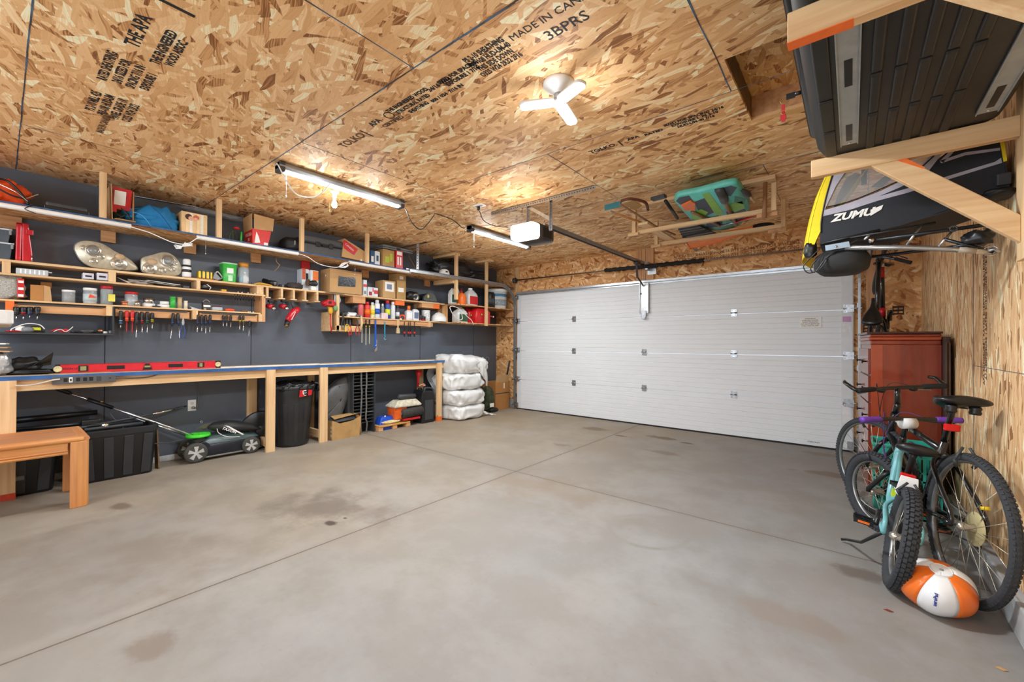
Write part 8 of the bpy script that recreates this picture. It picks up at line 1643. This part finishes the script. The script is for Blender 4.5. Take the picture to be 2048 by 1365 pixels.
# ------------------------------------------------------------------ child bike trailer hung beyond the far bracket
YT = -3.20; D_ = .50
T = lambda a, b_, dy=0: q(a, b_, Y=YT)+Vector((0, dy, 0))
def ply(pts, dy=0): return [T(a, b_, dy) for a, b_ in pts]
t = thing('bike_trailer', 'folded black and yellow child bike trailer stored under the cargo box bracket', 'bike trailer', (5.0, -3.0, 1.7))
M_tn = mat('trailer_navy', (27, 31, 38), .6, bump=.12); M_tg = mat('trailer_reflective_grey', (172, 168, 180), .5); M_ty = mat('trailer_yellow', (238, 210, 20), .55)
low = [(1640, 486), (1642, 440), (1648, 428), (1700, 412), (1760, 388), (1832, 352), (1900, 300), (1930, 262), (1992, 250), (2004, 300), (2012, 345), (2016, 378), (1960, 398), (1880, 425), (1800, 452), (1720, 470)]
for nm, dy in (('side_fabric', 0), ('far_side_fabric', D_)): obj(nm, MB().ext(ply(low, dy), (0, .006, 0)), M_tn, t)
fr_ = [(1644, 440), (1655, 390), (1670, 340), (1690, 300), (1712, 285), (1728, 290), (1700, 330), (1672, 372), (1652, 414)]
obj('front_band', MB().ext(ply(fr_, -.001), (0, .006, 0)), M_tg, t); obj('front_band', MB().ext(ply(fr_, D_), (0, .006, 0)), M_tg, t)
win = [(1652, 414), (1672, 372), (1700, 330), (1728, 290), (1890, 262), (1870, 310), (1828, 345), (1760, 378), (1700, 402)]
obj('side_window', MB().ext(ply(win, .003), (0, .001, 0)), mat('clear_vinyl', (220, 224, 226), .08, alpha=.16, var=.02), t)
obj('window_seam', MB().tube(smooth_path(ply([(1652, 415), (1700, 403), (1760, 379), (1828, 346), (1880, 300)], -.003)), .0028, 5), M_black, t)
obj('lower_stripe', MB().ext(ply([(1648, 421), (1700, 406), (1760, 383), (1828, 350), (1834, 358), (1800, 375), (1758, 393), (1812, 378), (1990, 324), (2002, 316), (2004, 326), (1900, 358), (1815, 386), (1755, 402), (1700, 420), (1646, 433)], -.002), (0, .002, 0)), M_tg, t)
obj('rear_stripe', MB().ext(ply([(1880, 322), (1930, 305), (2000, 296), (2000, 301), (1930, 311), (1882, 327)], -.002), (0, .002, 0)), M_tg, t); obj('rear_stripe', MB().ext(ply([(1880, 322), (1935, 268), (1942, 270), (1886, 326)], -.002), (0, .002, 0)), M_tg, t); obj('rear_stripe', MB().ext(ply([(1836, 340), (1880, 290), (1900, 262), (1914, 262), (1890, 300), (1856, 344)], -.002), (0, .002, 0)), M_tg, t)
yo = [(1612, 512), (1618, 470), (1626, 430), (1640, 382), (1656, 345), (1676, 305), (1700, 285)]; yi = [(1644, 440), (1655, 390), (1670, 340), (1690, 300), (1712, 285)]
def yel(u, v):
    i = u*(len(yo)-1); k = min(int(i), len(yo)-2); f = i-k; p = T(*yo[k]).lerp(T(*yo[k+1]), f); bow = .035*math.sin(PI*v); return p+Vector((-bow, v*D_, 0))
obj('front_cover', MB().grid(yel, 20, 10), M_ty, t, solid=.004)
obj('front_edge', MB().ext(ply([(1612, 512), (1618, 470), (1626, 430), (1640, 382), (1656, 345), (1672, 312), (1664, 345), (1650, 400), (1642, 440), (1641, 462), (1630, 486), (1620, 512)], .001), (0, .005, 0)), M_ty, t)
obj('black_piping', MB().tube(smooth_path(ply([(1642, 466), (1643, 440), (1652, 395), (1667, 345), (1684, 305)], -.002)), .004, 6), M_black, t)
obj('rear_strap', MB().ext(ply([(1996, 262), (2004, 258), (2014, 322), (2007, 324)], -.003), (0, .003, 0)), M_ty, t)
obj('back_fabric', MB().ext([T(2004, 300), T(2016, 378), T(2016, 378)+Vector((0, D_, 0)), T(2004, 300)+Vector((0, D_, 0))], (.006, 0, 0)), M_tn, t)
obj('floor_fabric', MB().ext([T(1640, 487), T(1720, 471), T(1880, 426), T(2010, 380), T(2010, 380)+Vector((0, D_, 0)), T(1880, 426)+Vector((0, D_, 0)), T(1720, 471)+Vector((0, D_, 0)), T(1640, 487)+Vector((0, D_, 0))], (0, 0, -.006)), M_tn, t)
obj('inner_rib', MB().tube(smooth_path([T(1660, 410, .25), T(1700, 360, .25), T(1740, 300, .25)]), .012, 6), M_ty, t); obj('inner_strap', MB().ext(ply([(1745, 345), (1800, 300), (1812, 305), (1770, 345)], .26), (0, .004, 0)), M_dkgrey, t)
lg = (T(1672, 437)+T(1750, 423))/2; dx_ = (T(1750, 423)-T(1672, 437)); text('logo', 'ZUMU', M_label, .052, frame(lg+Vector((-.015, -.0035, 0)), dx_, (0, 0, 1)), t, .0008, sx=1.15, font_shear=.35, bold=.0022)
obj('logo_arrow', MB().ext([lg+Vector(v) for v in ((.062, -.003, -.018), (.105, -.003, .008), (.112, -.003, .030), (.062, -.003, .014))], (0, -.001, 0)), M_label, t)
b0 = T(1688, 497, -.03)
obj('tow_tube', MB().tube([T(1690, 498, -.03), T(1800, 497, -.03), T(1900, 501, -.03), T(1972, 507, -.03)], .0125, 12), mat('silver_tube', (190, 190, 188), .25, .85), t); obj('tube_sleeve', MB().tube([T(1915, 502, -.03), T(1950, 505, -.03)], .0135, 12), M_bronze if False else mat('tube_label', (164, 150, 130), .5), t)
obj('hitch_plate', MB().ext([T(1651, 494, -.045), T(1698, 486, -.045), T(1701, 497, -.045), T(1652, 505, -.045)], (0, .004, 0)), mat('blue_zinc', (166, 186, 200), .3, .7), t, .001); obj('plate_bolt', MB().cyl(T(1673, 497, -.05), T(1673, 497, -.04), .006, n=10), M_chrome, t)
obj('end_clamp', MB().tube([T(1965, 507, -.03), T(1985, 500, -.03), T(1994, 508, -.03)], .010, 6), M_steel, t); obj('end_ring', MB().tube(arc(T(1978, 504, -.03), .022, 0, 2*PI, 14, 'xz')[:-1], .003, 6, True), M_chrome, t)
for a_, c_, r_ in (((1746, 483), (2010, 446), .009), ((1700, 478), (1870, 448), .007), ((1640, 490), (1760, 462), .007), ((1905, 496), (1972, 484), .008), ((1885, 480), (1985, 506), .008)): obj('frame_tube', MB().cyl(T(*a_, -.02), T(*c_, -.02), r_, n=8), M_black, t)
obj('far_frame_tube', MB().cyl(T(1746, 483, D_), T(2010, 446, D_), .009, n=8), M_black, t)
for a_ in ((1746, 483), (1990, 449)): obj('cross_tube', MB().cyl(T(*a_, -.02), T(*a_, D_), .009, n=8), M_black, t)
for a_, c_ in (((1812, 492), (1846, 448)), ((1728, 482), (1745, 466)), ((1875, 496), (1905, 462))): obj('strut', MB().cyl(T(*a_, -.028), T(*c_, -.015), .0055, n=8), M_steel, t)
obj('strut_eye', MB().tube(arc(T(1905, 460, -.025), .012, 0, 2*PI, 12, 'xz')[:-1], .004, 6, True), M_dkgrey, t)
obj('pivot_knob', MB().cyl(T(1742, 483, -.04), T(1742, 483, -.01), .012, n=12), M_chrome, t); obj('pivot_knob', MB().cyl(T(1955, 470, -.04), T(1955, 470, -.01), .016, n=12), M_chrome, t)
obj('wheel_hub_block', crumple(T(1955, 478, 0), (.05, .05, .035), 281, .25), M_black, t); obj('rear_buckle', MB().box(T(2006, 360, -.01), (.045, .02, .055)), M_dkgrey, t, .006); obj('rear_bumper', crumple(T(2000, 384, .05), (.06, .08, .022), 283, .15), M_black, t)
obj('storage_pouch', crumple(T(1682, 520, .10), (.125, .13, .075), 282, .06, 6, 30, 16, .8), mat('pouch_black', (36, 37, 38), .75, bump=.2), t)
obj('strap_end', crumple(T(1620, 500, .02), (.03, .03, .045), 284, .2), M_black, t)
for pts_ in (((1640, 500), (1620, 520), (1608, 535), (1618, 548), (1640, 540), (1655, 520)), ((1650, 505), (1630, 525), (1622, 540), (1632, 545), (1660, 512), (1720, 480))): obj('loose_cable', MB().tube(smooth_path(ply(pts_, -.03)), .003, 5), M_black, t)
for x_ in (4.85, 5.2): obj('hanging_strap', MB().bx(x_-.012, x_+.012, YT+.24, YT+.243, 2.12, H), M_black, t)

# ------------------------------------------------------------------ ceiling tool rack
t = thing('overhead_rack', 'pine ceiling rack of two long rails above the garage door holding tools and a bodyboard', 'rack', (3.6, -1.5, 2.4))
for yb_, tp_ in ((-1.81, 0), (-1.17, 0)):
    obj('rail', MB().bx(2.98 if yb_ < -1.5 else 3.0, 4.30, yb_-.02, yb_+.02, 2.365, 2.405), P_x, t, .003)
    for x in (4.275, 3.02): obj('hanger', MB().bx(x-.02, x+.02, yb_-.058, yb_-.021, 2.365, H), P_z, t, .003)
    obj('end_block', MB().bx(2.955, 3.07, yb_-.05 if yb_ > -1.5 else yb_-.06, yb_-.02, 2.345, 2.375), P_x, t, .003)
    obj('joint_block', MB().bx(4.14, 4.30, yb_-.021, yb_+.021, 2.33, 2.364), P_o, t, .003)
obj('cross_board', MB().bx(3.12, 3.22, -2.0, -.95, 2.406, 2.43), P_y, t, .003); obj('ceiling_cleat', MB().bx(3.05, 4.30, -1.02, -.94, 2.60, H), P_x, t, .003); obj('ceiling_cleat', MB().bx(3.05, 4.30, -1.98, -1.90, 2.60, H), P_x, t, .003)
zr = 2.46
t = thing('bodyboard', 'teal and navy bodyboard with lime graphics lying on the ceiling rack', 'bodyboard', (3.85, -1.6, zr))
bo = [(1349, 404), (1356, 394), (1400, 385), (1462, 369), (1480, 373), (1490, 392), (1499, 414), (1492, 432), (1478, 452), (1440, 462), (1402, 458), (1372, 430)]
BP = [q(a, b_, Z=zr) for a, b_ in bo]; sp = smooth_path(BP+[BP[0]], 4)[:-1]; cB = sum(sp, Vector())/len(sp)
def bring(s, z): return [cB+(p-cB)*s+Vector((0, 0, z)) for p in sp]
obj('core', MB().loft([bring(.985, 0), bring(1, .012), bring(1, .045), bring(.97, .055)]), mat('board_teal', (96, 190, 178), .45), t)
def bpat(pts, m, k=0): obj('graphic', MB().ext([q(a, b_, Z=zr)+Vector((0, 0, -.0022-.0008*k)) for a, b_ in pts], (0, 0, .0008)), m, t)
M_bn = mat('board_navy', (34, 54, 78), .5, var=.3, scale=40); M_bl = mat('board_lime', (126, 190, 50), .45)
bpat([(1352, 402), (1358, 395), (1378, 391), (1386, 402), (1362, 410)], M_bn); bpat([(1388, 404), (1410, 396), (1424, 400), (1430, 424), (1412, 432), (1396, 420)], M_bn); bpat([(1438, 378), (1462, 371), (1474, 375), (1462, 392), (1444, 392)], M_bn); bpat([(1452, 424), (1482, 410), (1494, 424), (1478, 446), (1458, 440)], M_bn); bpat([(1410, 436), (1442, 430), (1446, 452), (1414, 456)], M_bn)
bpat([(1404, 388), (1418, 385), (1446, 424), (1440, 432), (1430, 428)], M_bl, 1); bpat([(1384, 426), (1402, 418), (1416, 424), (1404, 442), (1384, 438)], M_bl, 1); bpat([(1460, 408), (1484, 402), (1490, 416), (1470, 424), (1458, 420)], M_bl, 1); bpat([(1470, 392), (1492, 398), (1488, 408), (1468, 404)], mat('board_green', (30, 120, 96), .5), 1)
def handle(name, label, cat, pts, r, m, zz, head=None, grp=None):
    P_ = [q(a, b_, Z=z) for (a, b_), z in zip(pts, zz)]; t = thing(name, label, cat, P_[0], grp); obj('handle', MB().tube(P_, r, 10), m, t)
    if head: head(t, P_)
    return t
M_ash = mat('worn_ash_handle', (140, 104, 78), .6)
handle('snow_shovel', 'orange headed shovel on the ceiling rack', 'shovel', [(1384, 424), (1440, 452)], .014, M_ash, (2.44, 2.445), lambda t, P_: obj('blade', MB().ext([q(a, b_, Z=2.445) for a, b_ in ((1362, 412), (1382, 403), (1391, 408), (1391, 422), (1368, 422))], (0, 0, .03)), M_orange, t, .005))
handle('sledge_hammer', 'long handled sledge hammer with a black head among the ceiling tools', 'hammer', [(1448, 400), (1472, 450)], .016, M_ash, (2.43, 2.44), lambda t, P_: obj('head', MB().cyl(q(1438, 379, Z=2.45), q(1449, 401, Z=2.44), .034, n=12), M_dkgrey, t))
handle('pickaxe', 'dark toned pick with a thin handle near the right end of the ceiling rack', 'pick', [(1494, 388), (1510, 404)], .011, mat('pale_handle', (0, 0, 0)), (2.45, 2.44), lambda t, P_: obj('head', MB().tube([q(1484, 380, Z=2.46), q(1494, 388, Z=2.46), q(1500, 395, Z=2.455)], [.012, .03, .02], 8), M_dkgrey, t))
handle('push_broom', 'black push squeegee pointing at the ceiling left of the bodyboard', 'squeegee', [(1331, 402), (1355, 437)], .016, M_black, (2.50, 2.44), lambda t, P_: obj('head', MB().beam(q(1304, 399, Z=2.52), q(1331, 392, Z=2.52), .06, .03), M_dkgrey, t, .005))
u_ = q(1547, 352, Z=H); tag(obj('pole', MB().tube([(4.22, -1.92, 2.63), (4.215, -1.91, 2.42), (4.21, -1.905, 2.30)], [.017, .017, .02], 12), mat('pole_wood', (150, 104, 66), .6)), 'round wooden pole standing upright at the right end of the ceiling rack', 'pole')
t = thing('snow_scoop', 'bright orange toboggan like scoop hanging below the far rail of the ceiling rack', 'scoop', (3.6, -.95, 2.40)); zo = 2.412
obj('scoop', MB().ext([q(a, b_, Z=zo) for a, b_ in ((1374, 487), (1378, 480), (1440, 470), (1470, 462), (1506, 456), (1508, 461), (1476, 470), (1440, 484), (1398, 494), (1380, 498))], (0, 0, .02)), mat('scoop_orange', (246, 124, 24), .4), t, .004); obj('rim', MB().tube([q(a, b_, Z=zo) for a, b_ in ((1374, 487), (1380, 498), (1398, 494), (1440, 484), (1476, 470), (1508, 461))], .008, 6), M_orange, t)
t = thing('ribbed_tray', 'black ribbed tray lying between the rails of the ceiling rack', 'tray', (3.45, -1.35, 2.42)); A, B, C_, Dd = (q(a, b_, Z=2.43) for a, b_ in ((1353, 452), (1386, 447), (1432, 468), (1368, 480)))
obj('tray', MB().ext([A, B, C_, Dd], (0, 0, .012)), M_black, t)
for i in range(6): f = (i+.5)/6; obj('rib', MB().cyl(A.lerp(Dd, f), B.lerp(C_, f), .008, n=6), M_dkgrey, t)
t = thing('spare_wheel', 'small black wheel lying on the right end of the far rail', 'wheel', (4.1, -1.0, 2.41)); p = q(1526, 458, Z=2.44); obj('tyre', MB().lathe([(.06, 0), (.10, .0), (.115, .02), (.10, .04), (.06, .04), (.06, 0)], p, 24), M_blackr, t); obj('hub', MB().lathe([(.058, .004), (.058, .034), (0, .034)], p, 20), mat('hubcap_grey', (0, 0, 0)), t)
t = thing('bow_saw', 'rusty bow saw lying on the left end of the ceiling rack', 'saw', (3.0, -1.75, 2.43)); P_ = [q(a, b_, Z=2.47) for a, b_ in ((1243, 402), (1262, 398), (1290, 405), (1296, 420))]
obj('frame', MB().tube(smooth_path(P_), .013, 8), mat('rusty_brown', (96, 50, 34), .8, var=.4), t); obj('panel', MB().ext([q(a, b_, Z=2.475) for a, b_ in ((1245, 408), (1268, 402), (1284, 412), (1270, 422))], (0, 0, .006)), M_card2, t)
t = thing('garden_rake', 'dark shafted tool with a teal edge crossing the left end of the rack', 'tool', (2.9, -1.7, 2.44)); obj('shaft', MB().tube([q(1240, 408, Z=2.50), q(1310, 452, Z=2.44), q(1350, 470, Z=2.43)], .010, 8), M_ash, t); obj('blade', MB().beam(q(1210, 416, Z=2.52), q(1242, 408, Z=2.52), .02, .05), mat('teal_blade', (60, 128, 140), .4, .4), t)
t = thing('hand_rake', 'second long pale handle lying beside the bow saw on the rack', 'tool', (2.9, -1.9, 2.44)); obj('handle', MB().tube([q(1222, 424, Z=2.47), q(1290, 448, Z=2.44), q(1330, 462, Z=2.43)], .011, 8), M_cardk, t); obj('ferrule', MB().tube([q(1222, 424, Z=2.47), q(1230, 427, Z=2.468)], .013, 8), M_steel, t)
t = thing('hedge_shears', 'shears with red grips lying beyond the bodyboard', 'shears', (4.0, -1.3, 2.42)); obj('grip', MB().tube([q(1474, 444, Z=2.435), q(1512, 430, Z=2.435)], .012, 8), M_red, t); obj('blade', MB().tube([q(1440, 452, Z=2.435), q(1474, 444, Z=2.435)], [.006, .012], 6), M_steel, t)
tag(obj('metal_blade', MB().ext([q(a, b_, Z=2.42) for a, b_ in ((1362, 478), (1372, 476), (1398, 500), (1392, 504))], (0, 0, .004)), M_steel), 'bare metal blade tip sticking out below the orange scoop', 'blade')

# small leftovers
tag(obj('conduit', MB().cyl(q(268, 392, X=-.585), q(470, 428, X=-.585), .009, n=8), M_steel), 'thin grey conduit running along the dark wall just below the ceiling', 'pipe')
p = q(410, 424, X=-.5); t = thing('plastic_wrap', 'crumpled clear plastic wrap at the ceiling behind the picture box', 'wrap', p); obj('film', crumple(p+Vector((0, .05, .0)), (.06, .24, .022), 401, .4), mat('clear_wrap', (190, 196, 200), .15, alpha=.35), t); obj('folded_end', crumple(p+Vector((.02, .26, -.02)), (.04, .08, .015), 402, .4), mat('clear_wrap', (0, 0, 0)), t)
for i, (px_, py_, m_, lb) in enumerate(((1777, 1223, mat('dry_leaf_red', (112, 44, 36), .8), 'small dark red dry leaf on the floor left of the beach ball'), (2003, 1340, mat('dry_leaf_tan', (176, 136, 92), .8), 'small tan dry leaf on the floor at the bottom right corner'))):
    p = q(px_, py_, Z=0); tag(obj('dry_leaf', MB().ext([p+Vector(v) for v in ((-.018, 0, .001), (-.004, .008, .004), (.018, .002, .002), (.004, -.008, .001))], (0, 0, .001)), m_), lb, 'leaf')
